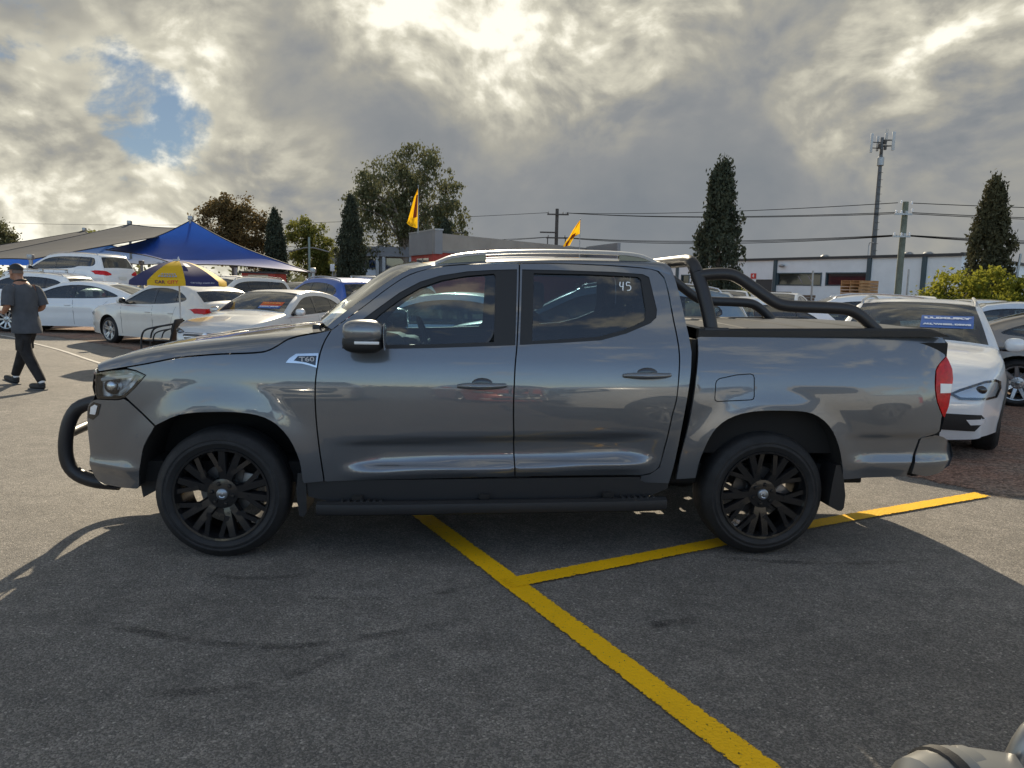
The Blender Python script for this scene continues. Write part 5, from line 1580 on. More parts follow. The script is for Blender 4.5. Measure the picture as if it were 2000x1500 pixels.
# right of the pickup
cL = car('station_wagon', 'wagon', 'white wagon with black wheel arches facing the camera behind the tailgate', 'car', (4.92, 9.42, 0), (-.50, -.866), WHITEP)
screen_sticker(cL, 'wagon', -.33, 1.345, .52, [('LUXURY', .075, ST_BLUE, ST_WHITE), ('ALL WHEEL DRIVE', .055, ST_BLUE, ST_WHITE)])
car('liftback_car', 'liftback', 'champagne coloured liftback at the right edge, side on', 'car', (9.0, 10.95, 0), (.82, -.57), BRONZE)
car('hatchback', 'hatch', 'white hatchback seen through the sports bar of the pickup', 'car', (3.45, 13.1, 0), (-.97, -.24), WHITEP)
car('suv', 'suv', 'white SUV behind the end of the sports bar', 'SUV', (7.1, 16.8, -.12), (-.95, .3), WHITEP)
cT = car('hatchback', 'hatch', 'pale blue hatchback below the tall conifer', 'car', (6.6, 24.2, .12), (-.3, -.95), PALEB)
car('sedan', 'liftback', 'white liftback in front of the warehouse door', 'car', (9.3, 27.5, .1), (-.5, -.87), WHITEP)
car('utility', 'ute', 'white dual cab utility with dark windscreen below the timber pole', 'ute', (13.6, 26.3, -.22), (-.45, -.89), WHITEP)
car('utility', 'ute', 'white dual cab utility below the right conifer, tail to the camera', 'ute', (13.7, 22.9, -.28), (.35, .94), WHITEP)
car('hatchback', 'hatch', 'pale blue white hatchback just behind the wagon facing the camera', 'car', (9.4, 15.3, 0), (-.9, .43), PALEB)
car('sedan', 'liftback', 'white liftback roof at the right edge below the hedge', 'car', (13.4, 18.9, .05), (-.97, .2), WARMW)
# behind the camera: mirrored in the doors of the pickup
car('hatchback', 'hatch', 'orange red hatchback facing the pickup, mirrored in its rear door', 'car', (1.2, -5.2, 0), (.10, 1.0), REDP)
car('suv', 'suv', 'silver SUV facing the pickup, mirrored in its front door', 'SUV', (-2.1, -5.6, 0), (.05, 1.0), SILVER)
car('utility', 'ute', 'white utility facing the pickup, mirrored in its front fender', 'ute', (-6.0, -5.9, 0), (.0, 1.0), WHITEP)
car('sedan', 'liftback', 'dark liftback facing the pickup, mirrored in its tray side', 'car', (4.6, -5.6, 0), (.0, 1.0), DARKP)


# ------------------------------------------------------------------ vehicle beside the camera: only its bull bar shows
ut = car('utility', 'ute', 'silver utility beside the camera whose bull bar shows in the bottom right corner', 'ute', (3.62, .36, 0), (-1, 0), SILVER)
ALU = mat('grey_painted_alloy', (0.30, 0.30, 0.29), rough=.30, metal=.7, var=.05)
bb = MB()
Lx = lambda X: X - 3.62
Ly = lambda Y: Y - .36
for Y in (1.02, -.30):
    bb.tube(curve([(X - 3.62, Ly(Y), z) for X, z in ((.98, .45), (.78, .62), (.722, .80), (.728, .90), (.762, .972), (.86, .995), (1.08, .975))], .025), .019, 16)
bb.tube([(Lx(.70), Ly(-.30), .97), (Lx(.68), Ly(.2), .97), (Lx(.66), Ly(.55), .965)], .028, 12)
bb.tube([(Lx(.66), Ly(-.30), .72), (Lx(.64), Ly(.36), .72), (Lx(.66), Ly(1.02), .72)], .030, 12)
bo_ = bb.build('bull_bar', ALU, ut)
b = MB(); b.lathe([(0, -.035), (.042, -.033), (.056, -.020), (.060, .01), (.060, .05), (.056, .055), (.056, .075), (.02, .085), (0, .086)], 22, 'X', M=Matrix.Translation((Lx(.588), Ly(.975), .890)) @ Matrix.Rotation(rad(20), 4, 'Z')); dl_ = b.build('driving_lamp', ALU, bo_, 35)
b = MB(); b.lathe([(.0605, .012), (.064, .014), (.064, .03), (.0605, .032)], 26, 'X', M=Matrix.Translation((Lx(.588), Ly(.975), .890)) @ Matrix.Rotation(rad(20), 4, 'Z')); b.build('clamp_ring', BLACK, dl_, 40)
M_ = Matrix.Translation((Lx(.665), Ly(.985), .900)) @ Matrix.Rotation(rad(-14), 4, 'Z')
b = MB(); b.box((0, 0, 0), (.060, .05, .075), .004, M=M_); lbo = b.build('light_bar_end', BLACK, bo_, 40)
for k in range(3):
    b = MB(); b.box((-.024 + k * .012, -.0265, .0), (.005, .006, .07), .001, M=M_); b.build('cooling_fin', ALU, lbo)
b = MB(); b.box((0.005, .0, .040), (.075, .055, .006), .002, M=M_); b.build('top_rail', ALU, lbo)
drop_types()

# ------------------------------------------------------------------ trees
import numpy as np
RNG = np.random.default_rng(5)


def leaf_mat(name, c1, c2, trans=0.35):
    m = bpy.data.materials.new(name); m.use_nodes = True
    t = NT(m.node_tree); t.n.clear()
    out = t.add('ShaderNodeOutputMaterial')
    co = t.add('ShaderNodeTexCoord').outputs['Object']
    n = t.noise(co, 0.9, 4.0, 0.6); n2 = t.noise(co, 9.0, 2.0, 0.6)
    col = t.mix(t.remap(t.math('ADD', t.math('MULTIPLY', n, .6), t.math('MULTIPLY', n2, .4)), 0.35, 0.65), c4(c1), c4(c2))
    d = t.add('ShaderNodeBsdfPrincipled', {'Base Color': col, 'Roughness': 0.8, 'Specular IOR Level': 0.08})
    tr = t.add('ShaderNodeBsdfTranslucent', {'Color': t.mix(0.5, col, c4([v * 1.6 for v in c2]))})
    mx = t.add('ShaderNodeMixShader', {0: trans})
    t.l.new(d.outputs[0], mx.inputs[1]); t.l.new(tr.outputs[0], mx.inputs[2]); t.l.new(mx.outputs[0], out.inputs[0])
    return m


def leaves(name, centers, size, m, parent, drop=0.0, up=0.0):
    """many small bent leaf faces at the given points"""
    n = len(centers)
    a = RNG.normal(size=(n, 3)); a[:, 2] += up * 3 - drop * 3; a /= np.linalg.norm(a, axis=1)[:, None]
    b = np.cross(a, RNG.normal(size=(n, 3))); b /= np.linalg.norm(b, axis=1)[:, None] + 1e-9
    s = size * RNG.uniform(.6, 1.4, size=(n, 1))
    wv = s * RNG.uniform(.35, .6, size=(n, 1))
    c = np.asarray(centers)
    v = np.stack([c - a * s, c + b * wv, c + a * s, c - b * wv], 1).reshape(-1, 3)
    f = np.arange(n * 4).reshape(n, 4)
    me = bpy.data.meshes.new(name)
    me.vertices.add(n * 4); me.vertices.foreach_set('co', v.ravel())
    me.loops.add(n * 4); me.loops.foreach_set('vertex_index', f.ravel().astype(np.int32))
    me.polygons.add(n); me.polygons.foreach_set('loop_start', (np.arange(n) * 4).astype(np.int32)); me.polygons.foreach_set('loop_total', np.full(n, 4, np.int32))
    me.materials.append(m); me.update(calc_edges=True)
    return link(name, me, parent)


BARK = mat('grey_brown_bark', (0.10, 0.082, 0.066), rough=0.9, var=0.35, var_scale=3, bump=0.6, bump_scale=14)
PALEBARK = mat('pale_gum_bark', (0.26, 0.22, 0.18), rough=0.8, var=0.4, var_scale=2, bump=0.3, bump_scale=8)


def broad_tree(name, label, base, height, crown, n, size, lm, group=None, bark=None, trunk_h=.35, tr=.22, drop=0.0, clump=.33, limbs=9, cat='tree'):
    """crown: list of (dx, dy, z, rx, rz) lobes; leaf clumps gather at twig ends on the lobes"""
    t = thing(name, label, cat, base, 0, group)
    pts = []
    tot = sum(c[3] ** 2 * c[4] for c in crown) ** .5
    per = [c[3] * c[3] * c[4] for c in crown]; S = sum(per)
    ends = []
    for c, w_ in zip(crown, per):
        k = max(5, int(n * w_ / S / 70))
        for _ in range(k):
            d = RNG.normal(size=3); d /= np.linalg.norm(d)
            r = RNG.uniform(.45, 1.0) ** .6
            ctr = np.array([c[0] + d[0] * c[3] * r, c[1] + d[1] * c[3] * r, c[2] + d[2] * c[4] * r])
            ends.append(ctr)
            q = RNG.normal(size=(70, 3)) * np.array([clump, clump, clump * (.75 + drop)]) * (.45 + .18 * c[3]) * RNG.uniform(.7, 1.25)
            if drop: q[:, 2] -= np.abs(q[:, 2]) * drop
            pts.append(ctr + q)
    leaves('crown', np.concatenate(pts), size, lm, t, drop)
    b = MB()
    th = height * trunk_h
    b.tube([(0, 0, -.05), (.05 * tr, .1, th * .4), (.3 * tr, -.1 * tr, th), (.2 * tr, 0, height * .62)], [tr * 1.35, tr, tr * .8, tr * .35], 10)
    for k in range(limbs):
        e = ends[int(RNG.integers(len(ends)))]
        z0 = th * RNG.uniform(.75, 1.5)
        st_ = Vector((.25 * tr, 0, min(z0, e[2] * .8)))
        en = Vector(e); md = st_.lerp(en, .5) + Vector((0, 0, .08 * height))
        b.tube(curve([st_, md, en], .8), [tr * .42 * (1 - .8 * q / 8) if q < 8 else tr * .08 for q in range(len(curve([st_, md, en], .8)))], 6)
    b.build('trunk', bark or BARK, t, 60)
    return t


def conifer(name, label, base, height, radius, lm, prof, group=None, trunk=.5):
    """dense column of upright sprays; prof maps height fraction to radius fraction"""
    t = thing(name, label, 'tree', base, 0, group)
    pf = pchip(prof)
    pts = []
    n = 420
    ph = RNG.uniform(0, 6.28, 6)
    for k in range(n):
        h = RNG.uniform(0, 1) ** .9; a = RNG.uniform(0, 2 * PI)
        lump = 1 + .13 * math.sin(3 * a + 9 * h + ph[0]) + .10 * math.sin(5 * a - 17 * h + ph[1]) + .08 * math.sin(31 * h + ph[2] + a)
        rr = max(.02, pf(h)) * radius * lump * RNG.uniform(.74, 1.04)
        c = np.array([rr * math.cos(a), rr * math.sin(a), trunk + h * (height - trunk)])
        q = RNG.normal(size=(26, 3)) * np.array([.075, .075, .20]) * (.6 + .4 * height / 6.5)
        pts.append(c + q)
    for k in range(130):
        h = RNG.uniform(0, .97); a = RNG.uniform(0, 2 * PI); rr = max(.02, pf(h)) * radius * RNG.uniform(0, .75)
        pts.append(np.array([rr * math.cos(a), rr * math.sin(a), trunk + h * (height - trunk)]) + RNG.normal(size=(24, 3)) * np.array([.14, .14, .22]))
    leaves('crown', np.concatenate(pts), .085, lm, t, 0, .5)
    b = MB(); b.tube([(0, 0, -.05), (0, 0, height * .4), (0, 0, height * .9)], [.13, .10, .03], 8)
    core = [(max(.02, pf(k / 10)) * radius * .62, trunk + k / 10 * (height - trunk) * .97) for k in range(11)]
    tr_ = b.build('trunk', BARK, t, 60)
    return t


L_GUM = leaf_mat('gum_leaves', (0.060, 0.072, 0.040), (0.14, 0.14, 0.070), .30)
L_BRN = leaf_mat('brownish_leaves', (0.075, 0.055, 0.028), (0.15, 0.11, 0.048), .32)
L_GRN = leaf_mat('fresh_green_leaves', (0.060, 0.078, 0.022), (0.18, 0.18, 0.045), .38)
L_CON = leaf_mat('dark_conifer_sprays', (0.038, 0.046, 0.034), (0.065, 0.075, 0.048), .12)
L_CON2 = leaf_mat('brown_green_conifer_sprays', (0.050, 0.052, 0.032), (0.090, 0.085, 0.045), .15)
L_HEDGE = leaf_mat('yellow_green_leaves', (0.055, 0.080, 0.016), (0.26, 0.25, 0.035), .42)

broad_tree('gum_tree', 'tall spreading gum tree with open crown behind the flag on the building', (-8.4, 60, 0), 12, [(-1.6, 0, 9.0, 2.3, 2.2), (.6, .4, 10.6, 2.0, 1.7), (-3.2, 0, 7.2, 1.7, 1.7), (2.2, .2, 8.4, 2.0, 2.0), (3.6, 0, 6.0, 1.6, 1.5), (-1.2, -.5, 6.4, 2.0, 1.6), (1.2, 0, 6.3, 1.8, 1.7), (-2.6, 0, 4.6, 1.1, 1.0), (4.5, 0, 4.9, 1.0, .9)], 19000, .125, L_GUM, bark=PALEBARK, trunk_h=.30, tr=.30, drop=.55, clump=.36, limbs=26)
broad_tree('brownish_tree', 'round brownish tree rising behind the blue shade sail', (-18.1, 50, 0), 7.2, [(-.6, 0, 5.0, 1.7, 1.7), (.9, 0, 4.6, 1.6, 1.7), (0, 0, 5.9, 1.3, 1.1), (-1.1, 0, 3.6, 1.2, 1.2), (1.6, 0, 3.2, 1.1, 1.3)], 16000, .10, L_BRN, trunk_h=.25, tr=.2, clump=.30)
broad_tree('green_tree', 'yellow green tree right of the dark slim conifer by the sail tip', (-14.9, 56, 0), 6.6, [(-.5, 0, 5.2, 1.1, 1.2), (.6, 0, 4.4, 1.2, 1.3), (.2, 0, 3.0, 1.5, 1.2), (1.1, 0, 2.6, .9, 1.0)], 11000, .10, L_GRN, trunk_h=.25, tr=.16, clump=.27)
broad_tree('far_tree', 'grey green far tree at the left edge above the sails', (-43.0, 64, 0), 6.5, [(0, 0, 4.6, 1.9, 1.5), (1.5, 0, 3.6, 1.5, 1.2), (-1.6, 0, 4.8, 1.6, 1.4)], 9000, .12, L_GUM, tr=.2, clump=.3)
broad_tree('far_tree', 'small far tree above the grey sails, nearest to the left edge tree', (-49.0, 82, 0), 5.6, [(0, 0, 4.2, 1.6, 1.1), (1.4, 0, 3.4, 1.2, .9)], 5000, .13, L_GUM, tr=.18, clump=.3)
broad_tree('far_tree', 'small far tree whose top shows over the hindmost grey sail', (-42.5, 78, 0), 6.0, [(0, 0, 4.8, 1.8, 1.2), (-1.6, 0, 4.1, 1.3, .9)], 5000, .13, L_GRN, tr=.18, clump=.3)
broad_tree('far_tree', 'small far tree between the green tree and the conifer left of the gum', (-17.6, 82, 0), 5.6, [(0, 0, 4.4, 1.3, 1.1), (-1.6, 0, 4.0, 1.2, 1.2), (1.5, 0, 3.2, 1.0, .8)], 5000, .13, L_GUM, tr=.18, clump=.3)
CP = [(0, .62), (.10, .86), (.3, 1.0), (.5, .92), (.7, .70), (.85, .46), (.95, .24), (1, .06)]
conifer('slim_conifer', 'dark slim conifer just right of the brownish tree', (-14.75, 48, 0), 5.65, .66, L_CON, CP)
conifer('slim_conifer', 'dark slim conifer standing left of the gum tree', (-9.45, 45, 0), 6.25, .78, L_CON, CP)
conifer('tall_conifer', 'tall dark conifer behind the sports bar of the pickup', (8.35, 32, 0), 6.55, .90, L_CON, [(0, .78), (.10, .95), (.3, 1.0), (.5, .90), (.7, .66), (.85, .45), (.95, .34), (1, .16)])
conifer('tall_conifer', 'brownish green conifer near the right edge', (20.65, 34, 0), 6.45, .84, L_CON2, [(0, .55), (.12, .95), (.3, 1.0), (.5, .88), (.7, .62), (.85, .42), (.95, .24), (1, .06)], trunk=1.6)
conifer('small_conifer', 'small dark conifer right of the flag on the building', (-5.0, 56, 0), 5.9, .8, L_CON, CP)
for k, (x, y, w_, h_) in enumerate(((17.6, 31.0, 1.3, 2.6), (19.4, 31.5, 1.3, 2.75), (21.3, 32.2, 1.1, 2.5), (23.0, 31.6, 1.2, 3.0), (25.2, 31.0, 1.2, 3.1))):
    broad_tree('hedge_shrub', ['yellow green shrub at the left end of the hedge', 'yellow green shrub second from the left in the hedge', 'shrub in the hedge below the right conifer', 'yellow green shrub right of the right conifer', 'shrub at the right end of the hedge'][k], (x, y, 0), h_, [(0, 0, h_ * .62, w_, h_ * .36), (.3, .2, h_ * .35, w_, h_ * .3), (-.5, -.2, h_ * .3, w_ * .8, h_ * .3)], 5200, .09, L_HEDGE, group='hedge behind the fence', trunk_h=.2, tr=.07, clump=.26, limbs=5, cat='shrub')
broad_tree('low_shrub', 'low yellow green shrub at the foot of the tall conifer', (8.6, 33.5, 0), 1.9, [(-.5, 0, 1.2, .9, .6), (.8, 0, 1.1, .9, .6)], 3500, .08, L_HEDGE, trunk_h=.2, tr=.06, clump=.22, limbs=4, cat='shrub')

# ------------------------------------------------------------------ buildings
CLAD = mat('pale_blue_grey_cladding', (0.70, 0.74, 0.77), rough=.55, var=.06, var_scale=1.0)
TRIM = mat('dark_teal_trim', (0.045, 0.075, 0.09), rough=.5)
ROOFT = mat('dark_roof_trim', (0.05, 0.052, 0.055), rough=.6)
WIN = mat('dark_window_glass', (0.012, 0.016, 0.022), rough=.08, coat=1.0)
REDW = mat('red_painted_wall', (0.42, 0.05, 0.035), rough=.6, var=.12, var_scale=1.2)
BEIGE = mat('beige_concrete_parapet', (0.33, 0.30, 0.26), rough=.8, var=.12, var_scale=.6)
GREYP = mat('grey_painted_metal', (0.22, 0.225, 0.235), rough=.55, var=.08, var_scale=1.0)
GREYW = mat('grey_rendered_wall', (0.27, 0.265, 0.26), rough=.8, var=.12, var_scale=1.0)
WOODB = mat('new_pallet_timber', (0.42, 0.24, 0.11), rough=.75, var=.22, var_scale=6)
WOODG = mat('weathered_pallet_timber', (0.13, 0.10, 0.075), rough=.85, var=.3, var_scale=5)
GALV = mat('galvanised_steel', (0.33, 0.34, 0.35), rough=.45, metal=.7, var=.15)
POLEW = mat('green_treated_timber', (0.13, 0.15, 0.12), rough=.85, var=.25, var_scale=3)
DPOLE = mat('dark_timber_pole', (0.07, 0.065, 0.06), rough=.9, var=.25)
WIRE = mat('dark_cable', (0.02, 0.02, 0.02), rough=1.0, spec=0.0)

wh = thing('warehouse', 'long pale blue grey warehouse with dark roof edge on the right', 'building', (29.8, 52, 0), math.atan2(17, -9.6))


def wbox(name, u0, u1, z0, z1, y0, y1, m, par, ch=0.0):
    b = MB(); b.box(((u0 + u1) / 2, (y0 + y1) / 2, (z0 + z1) / 2), (u1 - u0, abs(y1 - y0), z1 - z0), ch); return b.build(name, m, par)


# local x runs left along the front wall, local +y towards the camera
fw = MB(); hs = [[(15.51 - 4.42, 2.17), (15.5, 2.17), (15.5, 3.13), (15.51 - 4.42, 3.13)], [(7.05, 2.19), (10.62, 2.19), (10.62, 3.14), (7.05, 3.14)], [(16.05, 0.02), (17.95, 0.02), (17.95, 2.62), (16.05, 2.62)], [(26.3, 1.85), (27.4, 1.85), (27.4, 3.0), (26.3, 3.0)]]
v2, tr2 = triangulate([(0, 0), (30, 0), (30, 4.28), (0, 4.28)], 3.0, hs)
fw.add([(x, 0, z) for x, z in v2], tr2); fw.build('front_wall', CLAD, wh, smooth=0)
b = MB(); b.add([(0, 0, 0), (0, -14, 0), (0, -14, 3.4), (0, 0, 4.28)], [(0, 1, 2, 3)]); b.build('side_wall', CLAD, wh, smooth=0)
b = MB(); b.add([(-.2, .2, 4.33), (30, .2, 4.33), (30, -14, 3.5), (-.2, -14, 3.5)], [(0, 1, 2, 3)]); rfw = b.build('roof', ROOFT, wh, smooth=0)
wbox('roof_edge', -.15, 30, 4.22, 4.42, .0, .18, ROOFT, wh)
b = MB(); b.prism([(0.2, 4.30), (-14.2, 3.42), (-14.2, 3.56), (.2, 4.46)], -.2, 0, 'X'); b.build('roof_edge', ROOFT, wh)
for u in (2.55, 6.85, 15.75, 22.0, 28.0): wbox('wall_column', u - .16, u + .16, 0, 4.22, .003, .14, TRIM, wh)
for (u0, u1, z0, z1) in ((11.09, 15.5, 2.17, 3.13), (7.05, 10.62, 2.19, 3.14), (26.3, 27.4, 1.85, 3.0)):
    b = MB(); b.box(((u0 + u1) / 2, -.10, (z0 + z1) / 2), (u1 - u0, .02, z1 - z0)); wo = b.build('window', WIN, wh)
    for uu in (u0, u1): wbox('window_frame', uu - .05, uu + .05, z0 - .05, z1 + .05, -.12, .05, TRIM, wo)
    for zz in (z0, z1): wbox('window_frame', u0, u1, zz - .04, zz + .04, -.12, .045, TRIM, wo)
for k in range(2):
    b = MB(); b.box(((13.2 - k * 1.0), .012 - .09, 2.62), (.05, .01, .75), M=Matrix.Translation((13.2 - k, -.08, 2.62)) @ Matrix.Rotation(rad(38), 4, 'Y') @ Matrix.Translation((-(13.2 - k), .08, -2.62))); b.build('window_print', mat('pale_print', (.3, .26, .3), rough=.6), wh)
wbox('roller_door', 16.05, 17.95, 0.02, 2.62, -.16, -.10, ROOFT, wh)
sg = wbox('wall_sign', 17.86, 18.46, 2.68, 3.14, .003, .05, mat('sign_red', (.55, .05, .04), rough=.5), wh)
lettering('sign_numeral', '4', .40, ST_WHITE, sg, axes((18.16, .056, 2.91), (-1, 0, 0), (0, 0, 1)), .004, bold=.012)
b = MB(); b.ball((14.9, .28, 3.74), (.28, .22, .12), 12, 8); b.tube([(14.9, .0, 3.8), (14.9, .2, 3.78)], .04, 6); b.build('wall_lamp', GALV, wh)
for u, y in ((4.3, -3), (5.6, -2.6), (13.3, -3.0)):
    b = MB(); b.lathe([(.12, 3.9), (.12, 4.45), (.34, 4.5), (.36, 4.62), (.22, 4.74), (0, 4.76)], 14, 'Z', M=Matrix.Translation((u, y, 0))); b.build('roof_vent', GALV, wh)
b = MB(); b.tube(curve([(7.8, -1, 4.2), (7.8, -1, 5.3), (7.7, -1, 5.45), (7.4, -1, 5.42)], .1), .03, 6); b.build('roof_pipe', GALV, wh)

# red building with beige parapet and grey sign box
rb = thing('red_building', 'red walled building with beige parapet and grey sign box behind the cab', 'building', (0, 0, 0))


def wallq(name, a, b_, z0, z1, m, par, th=.25, nrm=1):
    a = Vector((a[0], a[1], 0)); b_ = Vector((b_[0], b_[1], 0)); d = (b_ - a).normalized(); nn = Vector((-d.y, d.x, 0)) * nrm
    q = MB()
    ps = [a, b_, b_ + nn * th, a + nn * th]
    q.add([(p.x, p.y, z) for z in (z0, z1) for p in ps], [(0, 1, 2, 3), (7, 6, 5, 4), (0, 4, 5, 1), (1, 5, 6, 2), (2, 6, 7, 3), (3, 7, 4, 0)])
    return q.build(name, m, par, smooth=0)


A_, B_, C_ = (-5.05, 49.5), (5.9, 64.2), (-7.2, 54.2)
wallq('wall', A_, B_, 0, 3.66, REDW, rb)
wallq('parapet', (A_[0] + .02, A_[1] - .05), (B_[0] + .05, B_[1] - .05), 3.665, 4.82, BEIGE, rb)
wallq('cornice', (A_[0] + .05, A_[1] - .12), (B_[0] + .05, B_[1] - .10), 3.60, 3.72, GREYP, rb, .1)
wl = wallq('wall', C_, A_, 0, 3.66, REDW, rb)
wallq('sign_box', (C_[0] - .15, C_[1] - .12), (A_[0] + .0, A_[1] - .25), 3.50, 5.0, GREYP, rb, .5)
wallq('sign_edge', (C_[0] - .18, C_[1] - .15), (A_[0] + .0, A_[1] - .29), 4.98, 5.07, GALV, rb, .58)
dd = (Vector((A_[0] - C_[0], A_[1] - C_[1])))
for t0, t1, z0, z1 in ((.24, .74, 2.45, 3.28),):
    p0 = (C_[0] + dd.x * t0, C_[1] + dd.y * t0 - .06); p1 = (C_[0] + dd.x * t1, C_[1] + dd.y * t1 - .06)
    wd = wallq('window', p0, p1, z0, z1, WIN, rb, .05)
    pm_ = (C_[0] + dd.x * (t0 + t1) / 2, C_[1] + dd.y * (t0 + t1) / 2 - .09)
    wallq('window_frame', (pm_[0] - .03, pm_[1] + .05), (pm_[0] + .03, pm_[1] - .08), z0, z1, GALV, wd, .04)
wallq('return_parapet', (5.85, 64.0), (7.55, 57.6), 3.3, 4.92, GREYP, rb)
wallq('return_wall', (5.85, 64.0), (7.5, 57.7), 0, 3.3, REDW, rb, .2)
b = MB(); b.add([(A_[0], A_[1] + .3, 3.62), (B_[0], B_[1], 3.62), (B_[0] - 9, B_[1] + 5, 3.62), (C_[0], C_[1] + .3, 3.62)], [(0, 1, 2, 3)]); b.build('roof', ROOFT, rb, smooth=0)

gbd = thing('grey_building', 'low grey building with dark windows behind the slim conifer', 'building', (-11.3, 60, 0))
wbox('wall', -3.4, -2.0, 0, 2.5, -.2, 5, GREYW, gbd); wbox('fascia', -3.5, -1.2, 2.95, 3.48, -.5, 5, GREYP, gbd); wbox('window', -3.0, -1.4, 2.2, 2.95, .0, .1, WIN, gbd)
wbox('wall', -1.2, 3.6, 0, 3.75, .1, 6, GREYW, gbd); wbox('fascia', -1.25, 3.65, 3.62, 4.36, -.35, 6, GREYP, gbd)
for u in (-.9, .75, 1.25, 3.3): wbox('pillar', u - .12, u + .12, 0, 3.62, -.25, -.02, GALV, gbd)
wbox('window', -.75, .6, 2.75, 3.55, .02, .09, WIN, gbd); wbox('balcony_rail', -.78, .62, 2.15, 2.6, -.15, -.08, mat('pale_blue_panel', (.5, .56, .62), rough=.4), gbd)
wbox('shutter', -.7, .6, .4, 1.9, .02, .09, mat('cream_shutter', (.5, .42, .28), rough=.6), gbd)
wbox('window', 1.4, 3.1, 2.6, 3.5, .02, .09, WIN, gbd)
hut = thing('site_hut', 'small red hut with pale framed window below the blue sail', 'hut', (-10.95, 33.2, 0))
wbox('wall', -.72, .72, 0, 1.88, 0, 1.6, REDW, hut); wn = wbox('window', -.36, .36, 1.36, 1.76, -.04, -.005, WIN, hut)
for u0, u1, z0, z1 in ((-.42, .42, 1.76, 1.82), (-.42, .42, 1.30, 1.36), (-.42, -.36, 1.36, 1.76), (.36, .42, 1.36, 1.76)): wbox('window_frame', u0, u1, z0, z1, -.06, -.002, mat('cream_frame', (.5, .45, .33), rough=.6), wn)
wbox('roof', -.8, .8, 1.88, 1.96, -.15, 1.7, ROOFT, hut)

# ------------------------------------------------------------------ pallets, fence
def pallet(loc, rz, m, label, group):
    t = thing('timber_pallet', label, 'pallet', loc, rz, group)
    b = MB()
    for k in range(6): b.box((-.5 + k * .2, 0, .125), (.12, 1.15, .018))
    for k in range(3): b.box((-.5 + k * .5, 0, .009), (.12, 1.15, .018))
    tag(b.build('deck_boards', m, t, smooth=0), kind='stuff')
    for y in (-.53, 0, .53):
        b = MB(); b.box((0, y, .067), (1.15, .045, .095)); b.build('stringer', m, t, smooth=0)


for col_, x in enumerate((16.0,)):
    for k in range(15):
        nth = ['lowest', 'second', 'third', 'fourth', 'fifth', 'sixth', 'seventh', 'eighth', 'ninth', 'tenth', 'eleventh', 'twelfth', 'thirteenth', 'fourteenth', 'topmost'][k]
        pallet((x + RNG.uniform(-.02, .02), 36 + .3 * col_ + RNG.uniform(-.02, .02), k * .146), rad(24 + RNG.uniform(-1, 1)), WOODB, 'new orange timber pallet, %s in the tall stack' % (nth + (' from the ground' if 0 < k < 14 else '')), 'tall stack of new pallets')
for col_, (x, n_) in enumerate(((13.7, 11), (15.0, 10))):
    for k in range(n_):
        nth = ['lowest', 'second', 'third', 'fourth', 'fifth', 'sixth', 'seventh', 'eighth', 'ninth', 'tenth', 'eleventh'][k]
        if k == n_ - 1: nth = 'topmost'
        pallet((x + RNG.uniform(-.03, .03), 40.5 + .2 * col_, k * .146), rad(4 + RNG.uniform(-2, 2)), WOODG, 'weathered dark pallet, %s in the %s low stack by the warehouse' % (nth + (' from the ground' if 0 < k < n_ - 1 else ''), ('left', 'right')[col_]), 'low stacks of dark pallets')
fc_ = thing('palisade_fence', 'pale steel palisade fence in front of the hedge', 'fence', (14.2, 27.6, 0), rad(14))
for k in range(44):
    b = MB(); b.prism([(k * .19 - .03, .08), (k * .19 + .03, .08), (k * .19 + .03, 1.30), (k * .19, 1.38), (k * .19 - .03, 1.30)], -.01, .01); b.build('picket', GALV, fc_, smooth=0)
for z in (.3, 1.1):
    b = MB(); b.box((4.1, .03, z), (8.4, .04, .05)); b.build('fence_rail', GALV, fc_, smooth=0)
for k in range(4):
    b = MB(); b.box((k * 2.75, .06, .65), (.07, .07, 1.3)); b.build('fence_post', GALV, fc_, smooth=0)

# ------------------------------------------------------------------ poles, wires, flags
def pole(name, label, base, h, r0, r1, m, lean=(0, 0), cat='pole'):
    t = thing(name, label, cat, base)
    b = MB(); b.tube([(0, 0, -.1), (lean[0] * .5, lean[1] * .5, h * .5), (lean[0], lean[1], h)], [r0, (r0 + r1) / 2, r1], 10); b.build('shaft', m, t)
    return t


p1 = pole('power_pole', 'dark power pole with crossarms behind the beige parapet', (3.95, 75, 0), 9.0, .19, .16, DPOLE)
for z, x0, x1 in ((8.45, -.95, 1.1), (6.75, -1.6, -.1), (6.25, -1.0, 1.0)):
    b = MB(); b.box(((x0 + x1) / 2, -.2, z), (x1 - x0, .12, .13)); b.build('crossarm', DPOLE, p1)
for x, z in ((-.85, 8.6), (.55, 8.6), (1.0, 8.6), (-.8, 6.4), (.8, 6.4)):
    b = MB(); b.lathe([(0, 0), (.05, 0), (.07, .05), (.04, .08), (.06, .14), (.02, .2), (0, .2)], 8, M=Matrix.Translation((x, -.2, z - .08))); b.build('insulator', GALV, p1)
for x in (-.85, .85):
    b = MB(); b.box((x, -.2, 5.7), (.10, .12, 1.0)); b.build('hanger', DPOLE, p1)
p2 = pole('power_pole', 'greenish timber power pole standing before the warehouse', (22.25, 45, 0), 6.85, .20, .16, POLEW, (.03, 0))
for z in (6.25, 5.0):
    b = MB(); b.box((0, -.22, z), (.14, .12, .12)); b.box((-.2, -.28, z - .12), (1.0, .10, .10), M=Matrix.Rotation(rad(0), 4, 'Z')); b.build('crossarm', GALV, p2)
